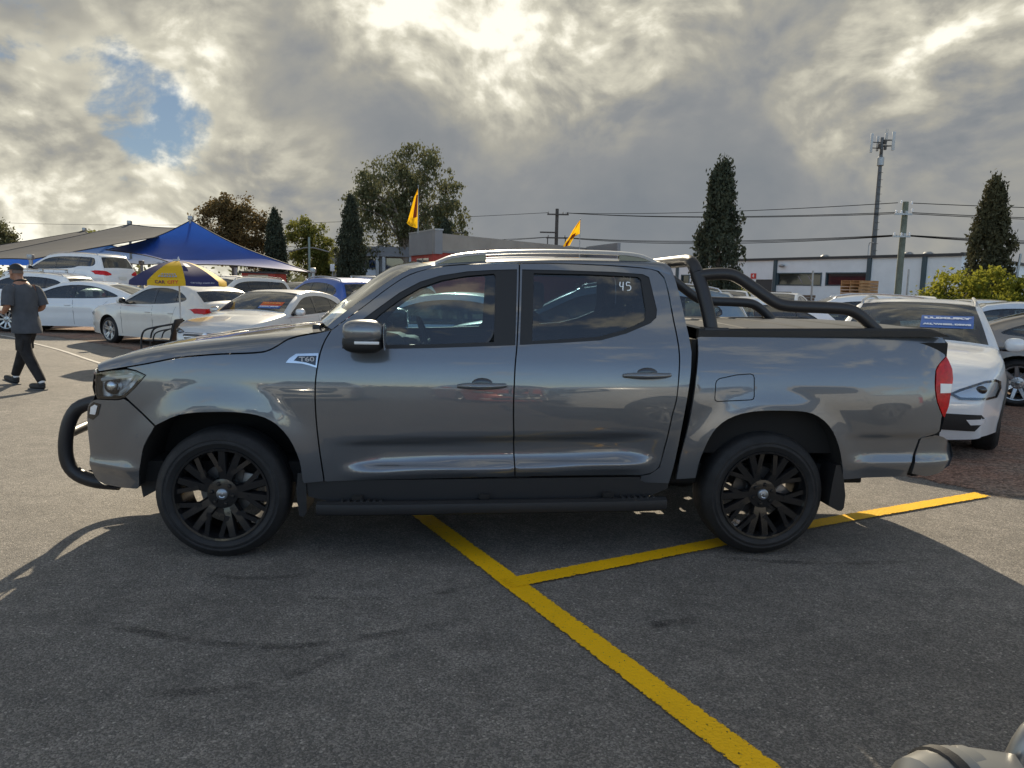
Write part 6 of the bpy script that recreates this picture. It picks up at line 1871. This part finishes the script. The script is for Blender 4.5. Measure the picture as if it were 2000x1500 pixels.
for x, z in ((-.6, 6.25), (-.3, 6.25), (.25, 6.75), (.3, 6.35), (-.35, 6.8), (-.6, 5.0), (-.2, 5.0), (.25, 5.02)):
    b = MB(); b.lathe([(0, 0), (.05, 0), (.07, .05), (.04, .08), (.06, .14), (.02, .2), (0, .2)], 8, M=Matrix.Translation((x, -.28, z - .1))); b.build('insulator', ST_WHITE, p2)
tw = pole('phone_tower', 'tall slim phone tower with panel antennas above the warehouse', (39.0, 85, 0), 18.2, .34, .17, mat('tower_grey', (.10, .105, .11), rough=.6, var=.2), cat='tower')
b = MB(); b.lathe([(.24, 15.2), (.36, 15.3), (.36, 16.1), (.24, 16.2)], 12); b.build('cable_collar', GALV, tw)
for k, (x, y, z, ln) in enumerate(((-1.1, 0, 17.6, 2.0), (1.05, -.3, 17.8, 1.95), (.65, .5, 17.9, 1.7), (-.1, .8, 17.7, 1.6), (1.35, .2, 17.9, 1.9))):
    b = MB(); b.box((x, y, z), (.26, .14, ln), .03); pa = b.build('panel_antenna', mat('antenna_grey', (.45, .46, .46), rough=.5), tw)
    b = MB(); b.tube([(0, 0, z - .55), (x, y, z - .5)], .05, 6); b.tube([(0, 0, z + .05), (x, y, z + .1)], .05, 6); b.build('bracket', DPOLE, pa)
for k, (x, z) in enumerate(((-.35, 17.3), (.3, 17.1), (-.1, 16.7), (.25, 17.7))):
    b = MB(); b.box((x, -.2, z), (.25, .2, .45), .03); b.build('radio_unit', DPOLE, tw)
for x in (.35, .55): 
    b = MB(); b.tube([(x, 0, 17.8), (x, 0, 19.1)], .03, 5); b.build('whip_antenna', GALV, tw)
for k in range(16):
    b = MB(); b.box((.0, -.30 - (16 - k) * .008, 4 + k * .75), (.5, .04, .04)); b.build('climbing_rung', DPOLE, tw)


def wire(a, c, sag, label, r=.022):
    a, c = Vector(a), Vector(c)
    pts = [a.lerp(c, k / 24) - Vector((0, 0, sag * 4 * (k / 24) * (1 - k / 24))) for k in range(25)]
    b = MB(); b.tube(pts, r, 5); tag(b.build('overhead_wire', WIRE), label, 'wire', 'overhead power lines')


wn_ = 0
for i, (dx, z1, z2, sg_) in enumerate(((-.35, 8.6, 6.75, .25), (-.1, 8.62, 6.22, .3), (.25, 8.6, 6.15, .3), (0, 6.3, 4.95, .35), (.3, 6.3, 4.92, .42), (.6, 6.28, 4.9, .5))):
    nm = ['topmost', 'second highest', 'third highest', 'fourth highest', 'second lowest', 'lowest'][i]
    wire((3.95 + .9 - dx * .4, 74.8, z1), (22.25 - .5 + dx * .2, 44.7, z2), sg_, nm + ' wire between the dark pole and the greenish pole')
    wire((22.25 + .3, 44.7, z2), (46.0, 45 + dx, z2 + .1), sg_ * .7, nm + ' wire running right from the greenish pole')
    if i in (0, 3, 5): wire((3.1, 74.8, z1), (-75.0, 110, z1 + .3), sg_ * 3, nm + ' wire running left from the dark pole')


FLAGY = mat('yellow_flag_cloth', (0.85, 0.50, 0.01), rough=.8, trans=.5)
FLAGP = mat('dark_flag_print', (0.22, 0.05, 0.02), rough=.8, trans=.3)


def flag(base, z0, z1, pts, prnt, label):
    t = thing('flag', label, 'flag', base)
    b = MB(); b.tube([(0, 0, z0), (0, 0, z1)], [.035, .02], 8); b.ball((0, 0, z1), .04, 8, 6); b.build('flag_pole', GALV, t)
    rows = []
    for (ax, az, bx, bz) in pts:
        rows.append([(ax + (bx - ax) * k / 8, .12 * math.sin(k * 1.3 + az * 2) * (k / 8) ** .5, az + (bz - az) * k / 8) for k in range(9)])
    b = MB(); b.grid(rows); fl = b.build('flag_cloth', FLAGY, t, 120)
    b = MB(); b.grid([[(x, y - .025, z) for x, y, z in r_[prnt[0]:prnt[1]]] for r_ in rows[prnt[2]:prnt[3]]]); b.build('flag_print', FLAGP, fl, 120)


flag((-5.85, 47, 0), 4.6, 7.4, [(0, 7.25, -.02, 7.2), (0, 6.9, -.22, 6.75), (0, 6.3, -.42, 6.0), (0, 5.6, -.62, 5.35), (0, 5.05, -.70, 5.2), (-.05, 4.90, -.45, 5.0)], (1, 5, 1, 4), 'yellow flag on the rooftop pole in front of the gum tree')
flag((4.55, 55, 0), 3.6, 6.35, [(0, 6.3, -.10, 6.2), (0, 5.95, -.5, 5.6), (0, 5.6, -.75, 5.1), (0, 5.35, -1.0, 4.75), (-.35, 5.2, -1.15, 4.5), (-.7, 4.5, -1.15, 4.4)], (3, 7, 2, 6), 'yellow flag on the pole right of the dark power pole')
pole('thin_post', 'thin grey post before the warehouse windows', (15.35, 40, 0), 2.7, .05, .05, GALV)
pole('thin_post', 'thin grey post right of the greenish power pole', (21.27, 42, 0), 2.95, .06, .05, GALV)
pole('leaning_post', 'slim leaning post at the right edge beside the conifer', (21.1, 33, 0), 3.4, .06, .05, GALV, (.28, 0))
lp = pole('street_pole', 'pale green street pole with cross arm beside the green tree', (-13.2, 50, 0), 4.4, .09, .07, mat('pale_green_paint', (.25, .32, .28), rough=.6))
b = MB(); b.tube(curve([(-1.3, 0, 3.45), (0, 0, 3.75), (1.3, 0, 3.5)], .2), .04, 6); b.build('cross_arm', GALV, lp)
sp_ = pole('sign_post', 'thin post with small white box before the grey building', (-11.7, 50, 0), 2.6, .035, .035, GALV)
b = MB(); b.box((0, -.05, 2.5), (.28, .08, .45), .02); b.build('sign_box', ST_WHITE, sp_)

# ------------------------------------------------------------------ shade sails
SAILB = mat('blue_shade_cloth', (0.015, 0.085, 0.42), rough=.42, spec=.5, var=.12, var_scale=.8, trans=.4)
SAILL = mat('light_blue_shade_cloth', (0.03, 0.16, 0.48), rough=.5, trans=.45)
SAILG = mat('grey_shade_cloth', (0.115, 0.116, 0.118), rough=.7, spec=.2, var=.1, var_scale=.8, trans=.2)


def sail(label, cs, m, pull=.10, sagf=0.0, masts=()):
    t = thing('shade_sail', label, 'shade sail', cs[0][:2] + (0,))
    O = Vector(cs[0][:2] + (0,))
    A, B, C, D = [Vector(c) for c in cs]
    ctr = (A + B + C + D) / 4
    N_ = 22; rows = []
    for i in range(N_ + 1):
        u = i / N_; row = []
        for j in range(N_ + 1):
            v = j / N_
            p = A * (1 - u) * (1 - v) + B * u * (1 - v) + C * u * v + D * (1 - u) * v
            e = max(4 * u * (1 - u) * (abs(2 * v - 1) ** 3), 4 * v * (1 - v) * (abs(2 * u - 1) ** 3))
            p = p.lerp(ctr, pull * e)
            p.z -= sagf * 16 * u * (1 - u) * v * (1 - v)
            row.append(p - O)
        rows.append(row)
    b = MB(); b.grid(rows); cl = b.build('sail_cloth', m, t, 120)
    b = MB()
    rim = [rows[0][j] for j in range(N_ + 1)] + [rows[i][N_] for i in range(1, N_ + 1)] + [rows[N_][j] for j in range(N_ - 1, -1, -1)] + [rows[i][0] for i in range(N_ - 1, 0, -1)]
    b.tube(rim, .025, 5, closed=True); b.build('edge_cable', mat('dark_sail_hem', (.03, .03, .035), rough=.7), cl)
    for k in masts:
        p = Vector(cs[k]) - O
        b = MB(); b.tube([(p.x, p.y, 0), (p.x, p.y, p.z + .12)], .075, 10); b.box((p.x, p.y, p.z + .10), (.22, .22, .22), .03); b.build('mast', GALV, t)
    return t


sail('big peaked blue shade sail right of the grey ones', [(-15.76, 38.0, 4.41), (-8.55, 33.0, 1.95), (-13.05, 30.0, 2.11), (-21.58, 41.0, 3.0)], SAILB, .16, .18, (0, 1, 2))
sail('long grey shade sail next to the big blue one', [(-21.71, 44.0, 4.55), (-16.3, 41.5, 4.25), (-19.92, 32.0, 2.23), (-26.0, 36.0, 2.15)], SAILG, .08, .1, (0, 2))
sail('hindmost grey shade sail at the left', [(-28.68, 52.0, 4.60), (-25.9, 50.0, 4.10), (-27.4, 41.0, 2.45), (-31.0, 42.0, 2.60)], SAILG, .08, .1, (0, 2))
sail('small light blue shade sail below the grey ones', [(-24.42, 47.0, 3.50), (-18.6, 45.0, 2.45), (-19.2, 40.0, 2.25), (-27.11, 45.0, 2.75)], SAILL, .06, .05, (0, 2))
bn = thing('blue_banner', 'long blue banner hung low behind the cars at the left edge', 'banner', (-25.7, 40, 0))
b = MB(); b.grid([[(-2.6 + k * .55, .03 * math.sin(k * 2.1), z) for k in range(10)] for z in (2.08, 2.28, 2.48)]); b.build('banner_cloth', SAILB, bn, 120)
for x in (-2.6, 2.35):
    b = MB(); b.tube([(x, 0.05, 0), (x, .05, 2.6)], .05, 8); b.build('banner_post', GALV, bn)
pole('sail_post', 'short grey post below the blue sail beside the red hut', (-14.0, 39.0, 0), 2.2, .09, .09, GALV)

# ------------------------------------------------------------------ umbrella and chair
um = thing('market_umbrella', 'yellow and navy panelled umbrella lettered CAR CITY', 'umbrella', (-6.70, 15.5, 0))
UY = mat('yellow_umbrella_cloth', (0.80, 0.50, 0.015), rough=.7, trans=.35)
UN = mat('navy_umbrella_cloth', (0.028, 0.030, 0.115), rough=.7, trans=.25)
b = MB(); b.tube([(0, 0, 0), (0, 0, 1.97)], .016, 8); b.lathe([(.012, 1.94), (.022, 1.96), (.012, 2.0), (0, 2.02)], 8); b.build('pole', mat('white_tube', (.6, .6, .6), rough=.4), um)
b = MB(); b.lathe([(.24, 0), (.25, .04), (.08, .07), (.03, .3), (0, .3)], 16); b.build('base', mat('grey_plastic_base', (.2, .2, .2), rough=.6), um)
UR, UZ0, UZ1 = .90, 1.53, 1.93
u_start = rad(-38 + 23.4)     # measured from the direction to the camera, positive to the right


def upt(ang, t, d=0.0):
    """point on the canopy: ang round from the camera side, t 0 apex to 1 rim"""
    r = UR * t; z = UZ1 - (UZ1 - UZ0) * (t ** 1.75) + d
    return Vector((math.sin(ang) * (r + d), -math.cos(ang) * (r + d), z))


for k in range(8):
    a0 = u_start + k * PI / 4; a1 = a0 + PI / 4
    m_ = UY if k % 2 == 0 else UN
    b = MB()
    rows = []
    for i in range(11):
        t = i / 10
        row = []
        for j in range(9):
            s_ = j / 8; q = upt(a0, t).lerp(upt(a1, t), s_)
            q = q.lerp(upt(a0 + (a1 - a0) * s_, t), .25); q.z -= .015 * math.sin(PI * s_) * t
            row.append(q)
        rows.append(row)
    rows.append([p + Vector((0, 0, -.085)) + Vector((p.x, p.y, 0)) * .012 for p in rows[-1]])
    b.grid(rows); pn = b.build('canopy_panel', m_, um, 120)
    b = MB(); b.tube([upt(a0, t_ / 6, -.008) for t_ in range(7)], .006, 5); b.build('rib', GALV, um)

    def onp(u, v, a0=a0, a1=a1, d=.010):
        """u -1..1 across the panel, v 0 apex .. 1 rim, on the outside"""
        s_ = (u + 1) / 2
        q = upt(a0, v).lerp(upt(a1, v), s_); q = q.lerp(upt(a0 + (a1 - a0) * s_, v), .25); q.z -= .015 * math.sin(PI * s_) * v
        am = (a0 + a1) / 2
        return q + Vector((math.sin(am) * d, -math.cos(am) * d, d * 1.6))
    if k in (0, 4):
        me = text_mesh('CAR CITY', 1.0, 0.0, bold=.03); xs_ = [v.co.x for v in me.vertices]; W_ = max(xs_) - min(xs_); x0_ = min(xs_)
        for nm_, sel, cc in (('lettering_car', 0, (.10, .015, .05)), ('lettering_city', 1, (.62, .07, .02))):
            me2 = text_mesh(('CAR         ', '        CITY')[sel].strip(), 1.0, 0.0, bold=.03)
            xs2 = [v.co.x for v in me2.vertices]; w2 = max(xs2) - min(xs2); c2 = (max(xs2) + min(xs2)) / 2
            cen = (-.32, .36)[sel]; half = (.27, .29)[sel]
            for v in me2.vertices:
                uu = cen + (v.co.x - c2) / (w2 / 2) * half
                p = onp(uu, .99, d=.014); p.z += -.04 + v.co.y * .085
                v.co = p + Vector((0, -.004, 0))
            me2.materials.clear(); me2.materials.append(mat('print_' + nm_, cc, rough=.6)); link(nm_, me2, pn)
        b = MB()    # row of little car shapes above the words
        for r_, (z_, h_) in enumerate(((.80, .02), (.865, .03))):
            for q_ in range(7 - (1 - r_)):
                u_ = -.5 + q_ * .165 + (.08 if r_ == 0 else 0)
                b.add([onp(u_ - .07, z_ + h_), onp(u_ + .07, z_ + h_), onp(u_ + .055, z_), onp(u_ + .025, z_ - .022), onp(u_ - .025, z_ - .022), onp(u_ - .055, z_)], [(0, 1, 2, 3, 4, 5)])
        b.build('printed_cars', mat('print_grey_cars', (.28, .30, .36), rough=.6), pn, smooth=0)
    if k in (1, 5):
        me2 = text_mesh('carcity.com.au', 1.0, 0.0); xs2 = [v.co.x for v in me2.vertices]; w2 = max(xs2) - min(xs2); c2 = (max(xs2) + min(xs2)) / 2
        for v in me2.vertices:
            p = onp((v.co.x - c2) / (w2 / 2) * .72, .99, d=.014); p.z += -.04 + v.co.y * .055; v.co = p + Vector((0, -.004, 0))
        me2.materials.clear(); me2.materials.append(mat('print_pale', (.5, .5, .6), rough=.6)); link('lettering_web', me2, pn)
        b = MB(); b.add([onp(-.75, .36), onp(-.15, .36), onp(-.02, .52), onp(-.62, .52)], [(0, 1, 2, 3)]); b.build('printed_patch', ST_WHITE, pn, smooth=0)

ch = thing('metal_chair', 'black metal armchair beside the umbrella pole', 'chair', (-6.66, 14.6, 0), rad(8))
for s in (-1, 1):
    b = MB(); b.tube(curve([(-.30, s * .27, 0), (-.30, s * .27, .42), (-.24, s * .28, .60), (-.05, s * .28, .67), (.22, s * .26, .72)], .05), .018, 8); b.build('arm', MATT, ch)
    b = MB(); b.tube(curve([(-.10, s * .26, .40), (-.06, s * .27, .54), (.04, s * .27, .60), (.22, s * .26, .64)], .05), .014, 8); b.build('arm_brace', MATT, ch)
    b = MB(); b.tube([(.24, s * .25, 0), (.20, s * .25, .42), (.30, s * .25, .80)], .012, 8); b.build('leg', MATT, ch)
b = MB(); b.box((-.02, 0, .42), (.5, .5, .03), .012); b.build('seat', MATT, ch)
b = MB(); b.box((0, 0, .21), (.03, .50, .40), .012, M=Matrix.Translation((.215, 0, .42)) @ Matrix.Rotation(rad(13), 4, 'Y')); b.build('backrest', MATT, ch)

# ------------------------------------------------------------------ walking man
def skin_mesh(name, nodes, edges, m, parent, sub=2, root=0):
    """nodes: (x, y, z, radius or (rx, ry)); grown with Skin + Subdivision"""
    me = bpy.data.meshes.new(name + '_cage'); me.from_pydata([n[:3] for n in nodes], edges, [])
    o = bpy.data.objects.new(name, me); COL.objects.link(o)
    o.modifiers.new('skin', 'SKIN'); sm = o.modifiers.new('sub', 'SUBSURF'); sm.levels = sub; sm.render_levels = sub
    sv = me.skin_vertices[0].data
    for i, n in enumerate(nodes):
        r = n[3]; sv[i].radius = r if hasattr(r, '__len__') else (r, r); sv[i].use_root = (i == root)
    o.modifiers['skin'].use_smooth_shade = True
    dg = bpy.context.evaluated_depsgraph_get(); dg.update()
    res = bpy.data.meshes.new_from_object(o.evaluated_get(dg))
    bpy.data.objects.remove(o); bpy.data.meshes.remove(me)
    res.materials.clear(); res.materials.append(m)
    res.polygons.foreach_set('use_smooth', [True] * len(res.polygons))
    res.name = name
    return link(name, res, parent)


SKIN = mat('tanned_skin', (0.33, 0.16, 0.10), rough=.55, var=.12, var_scale=20)
SHIRT = mat('charcoal_polo_cloth', (0.068, 0.072, 0.082), rough=.9, var=.15, bump=.3, bump_scale=60)
PANTS = mat('black_trouser_cloth', (0.014, 0.012, 0.012), rough=.9, var=.25, bump=.3, bump_scale=40)
SHOE = mat('black_shoe', (0.012, 0.012, 0.013), rough=.6)
man = thing('person', 'man in black cap, charcoal polo and black trousers walking left reading a paper', 'person', (-6.84, 10.80, 0), math.atan2(.40, -.92))
# x forward, y to his left, z up
LH, RH = (0, .095, .90), (0, -.095, .90)
body_n = [(0, 0, .95, .13), (.015, 0, 1.12, .125), (.035, 0, 1.30, .14), (.05, 0, 1.42, .10), (.075, 0, 1.49, .056), (.105, 0, 1.535, .058), (.13, 0, 1.585, .082), (.135, 0, 1.635, .085),
          (.045, .165, 1.38, .055), (.0, .245, 1.17, .046), (.03, .25, 1.12, .043), (.20, .17, 1.06, .032), (.255, .14, 1.055, .030), (.31, .11, 1.06, .030),
          (.045, -.165, 1.38, .055), (-.03, -.25, 1.17, .046), (.0, -.255, 1.11, .043), (.18, -.16, 1.06, .032), (.24, -.12, 1.055, .030), (.295, -.085, 1.06, .030),
          (-.01, .10, .86, .085), (-.14, .11, .50, .058), (-.20, .11, .42, .055), (-.42, .10, .11, .036), (-.40, .10, .06, .036), (-.28, .11, .035, .032),
          (.02, -.10, .86, .085), (.24, -.10, .51, .058), (.29, -.10, .42, .055), (.43, -.09, .11, .036), (.45, -.09, .07, .036), (.57, -.09, .075, .032)]
body_e = [(0, 1), (1, 2), (2, 3), (3, 4), (4, 5), (5, 6), (6, 7), (3, 8), (8, 9), (9, 10), (10, 11), (11, 12), (12, 13), (3, 14), (14, 15), (15, 16), (16, 17), (17, 18), (18, 19), (0, 20), (20, 21), (21, 22), (22, 23), (23, 24), (24, 25), (0, 26), (26, 27), (27, 28), (28, 29), (29, 30), (30, 31)]
for hand, sgn in ((13, 1), (19, -1)):
    hx, hy, hz = body_n[hand][:3]
    for k, (dy, ln) in enumerate(((-.026, .060), (-.009, .072), (.009, .068), (.026, .055))):
        i = len(body_n)
        body_n += [(hx + .03, hy + dy, hz + .004, .010), (hx + .03 + ln * .6, hy + dy - sgn * .008, hz + .012, .009), (hx + .03 + ln * .85, hy + dy - sgn * .02, hz + .03, .008)]
        body_e += [(hand, i), (i, i + 1), (i + 1, i + 2)]
    i = len(body_n)
    body_n += [(hx - .01, hy - sgn * .035, hz + .02, .011), (hx + .03, hy - sgn * .05, hz + .035, .009)]
    body_e += [(hand, i), (i, i + 1)]
bo = skin_mesh('body', body_n, body_e, SKIN, man)
hd = MB()
hd.ball((.145, 0, 1.615), (.098, .076, .118), 20, 14)
hd.ball((.205, 0, 1.555), (.045, .048, .045), 12, 8)          # jaw and chin
hd.add([(.235, -.014, 1.605), (.235, .014, 1.605), (.268, 0, 1.585), (.238, 0, 1.655)], [(0, 1, 2), (0, 2, 3), (1, 3, 2)])
for s in (-1, 1):
    hd.ball((.135, s * .078, 1.605), (.022, .010, .032), 10, 8)
he = hd.build('head', SKIN, man, 80)
for s in (-1, 1):
    b = MB(); b.ball((.226, s * .032, 1.628), (.010, .014, .009), 10, 6); b.build('eye', mat('eye_white', (.6, .6, .58), rough=.3), he)
b = MB(); b.box((.243, 0, 1.556), (.008, .045, .010), .003); b.build('mouth', mat('lip', (.30, .11, .09), rough=.5), he)
b = MB(); b.ball((.135, 0, 1.60), (.100, .079, .112), 18, 12); hr = b.build('hair', mat('short_grey_hair', (.16, .12, .10), rough=.9), he, 120)
bm = bmesh.new(); bm.from_mesh(hr.data)
bmesh.ops.delete(bm, geom=[v for v in bm.verts if v.co.x > .16 or v.co.z < 1.585], context='VERTS'); bm.to_mesh(hr.data); bm.free()
cp = MB(); cp.ball((.137, 0, 1.652), (.110, .086, .088), 20, 12)
capo = cp.build('cap', SHOE, man, 80)
bm = bmesh.new(); bm.from_mesh(capo.data); bmesh.ops.delete(bm, geom=[v for v in bm.verts if v.co.z < 1.64], context='VERTS'); bm.to_mesh(capo.data); bm.free()
b = MB(); b.grid([[(.215 + .085 * q - .03 * abs(u) ** 2, u * .075, 1.648 - .03 * q - .016 * abs(u) ** 2) for u in (-1, -.6, -.2, .2, .6, 1)] for q in (0, .5, 1)]); b.build('cap_peak', SHOE, capo)
sm_ = MB()
rings = [(-.02, .775, .172, .192), (-.018, .80, .176, .196), (-.005, .92, .160, .186), (.008, 1.05, .132, .172), (.018, 1.18, .136, .186), (.03, 1.28, .136, .200), (.04, 1.36, .125, .198), (.05, 1.42, .104, .160), (.062, 1.465, .080, .098), (.075, 1.495, .066, .068)]
rr_ = []
for x_, z_, da_, db_ in curve(rings, .03):
    rr_.append([(x_ + (da_ + .006 * math.sin(5 * th + z_ * 19) * (1.5 - z_)) * math.cos(th), (db_ + .005 * math.sin(7 * th - z_ * 23) * (1.5 - z_)) * math.sin(th), z_) for th in [2 * PI * k / 28 for k in range(29)]])
sm_.grid(rr_)
for s, dx in ((1, 0), (-1, -.03)):
    sl = curve([(.042, s * .135, 1.405), (.035 + dx * .3, s * .190, 1.35), (.018 + dx * .7, s * .222, 1.26), (.004 + dx, s * .244, 1.155)], .03)
    sm_.tube(sl, [.060 + .026 * min(1, k / 2) - .010 * k / len(sl) for k in range(len(sl))], 18, caps=False)
sh_ = sm_.build('polo_shirt', SHIRT, man, 100)
b = MB(); b.tube([(.075 + .072 * math.cos(a), .070 * math.sin(a), 1.49 - .02 * math.cos(a)) for a in [k * PI / 9 for k in range(18)]], .016, 6, closed=True); b.build('collar', SHOE, sh_)
for yy in (.155, -.155):
    b = MB(); b.tube(curve([(-.02, yy * .95, .84), (-.01, yy * 1.02, 1.0), (.01, yy * 1.03, 1.15), (.02, yy * .98, 1.28)], .05), .007, 5); b.build('piping', ST_WHITE, sh_)
pant_n = [(0, 0, .98, (.13, .11)), (0, 0, .86, (.145, .125)), (-.03, .095, .78, .105), (-.14, .11, .50, .084), (-.24, .108, .36, .078), (-.40, .10, .14, .062), (-.41, .10, .11, .062),
          (.05, -.095, .78, .105), (.24, -.10, .51, .084), (.31, -.098, .36, .078), (.42, -.09, .16, .062), (.43, -.09, .13, .062)]
pt_ = skin_mesh('trousers', pant_n, [(0, 1), (1, 2), (2, 3), (3, 4), (4, 5), (5, 6), (1, 7), (7, 8), (8, 9), (9, 10), (10, 11)], PANTS, man, root=0)
for x_, y_, z_ in ((-.09, .172, .62), (.19, -.168, .62)):
    b = MB(); b.box((x_, y_, z_), (.15, .035, .17), .02); b.build('cargo_pocket', PANTS, pt_)
for fx, fy, fz, tl_ in ((-.335, .105, .045, 0), (.50, -.09, .065, 10)):
    b = MB(); M_ = Matrix.Translation((fx, fy, fz)) @ Matrix.Rotation(rad(-tl_), 4, 'Y')
    b.ball((.02, 0, .005), (.15, .052, .048), 18, 10, M=M_, p=2.5); b.ball((-.065, 0, .035), (.065, .047, .055), 14, 8, M=M_); so_ = b.build('shoe', SHOE, man, 80)
    b = MB(); b.box((.015, 0, -.036), (.30, .095, .018), .008, M=M_); b.build('sole', mat('grey_sole', (.09, .09, .09), rough=.7), so_)
    b = MB(); b.lathe([(.040, .06), (.043, .075), (.042, .10)], 14, 'Z', M=M_ @ Matrix.Translation((-.075, 0, 0))); b.build('sock', ST_WHITE, so_)
pp = MB(); pp.grid([[(.30 + .20 * u, .01 + .16 * v, 1.085 + .05 * u + .012 * math.sin(v * 5)) for v in (-1, -.5, 0, .5, 1)] for u in (0, .5, 1)])
po = pp.build('paper_sheet', mat('white_paper', (.75, .75, .72), rough=.8, trans=.3)); po.location = man.location; po.rotation_euler = man.rotation_euler
tag(po, 'white sheet of paper in the hands of the walking man', 'paper')

# far belt of trees all round the yard, one mass
bp_ = []
for k in range(620):
    az = RNG.uniform(0, 2 * PI); r_ = RNG.uniform(125, 150); hh = 2.2 + 1.5 * math.sin(az * 7) * math.sin(az * 3 + 1) + RNG.uniform(0, 1.6)
    bp_.append(np.array([math.sin(az) * r_, math.cos(az) * r_, 0]) + np.array([0, 0, hh * .5]) + RNG.normal(size=(34, 3)) * np.array([1.6, 1.6, hh * .30]))
tb = leaves('tree_belt', np.concatenate(bp_), .50, L_GUM, None)
tag(tb, 'low grey green belt of far trees along the horizon', 'trees', kind='stuff')
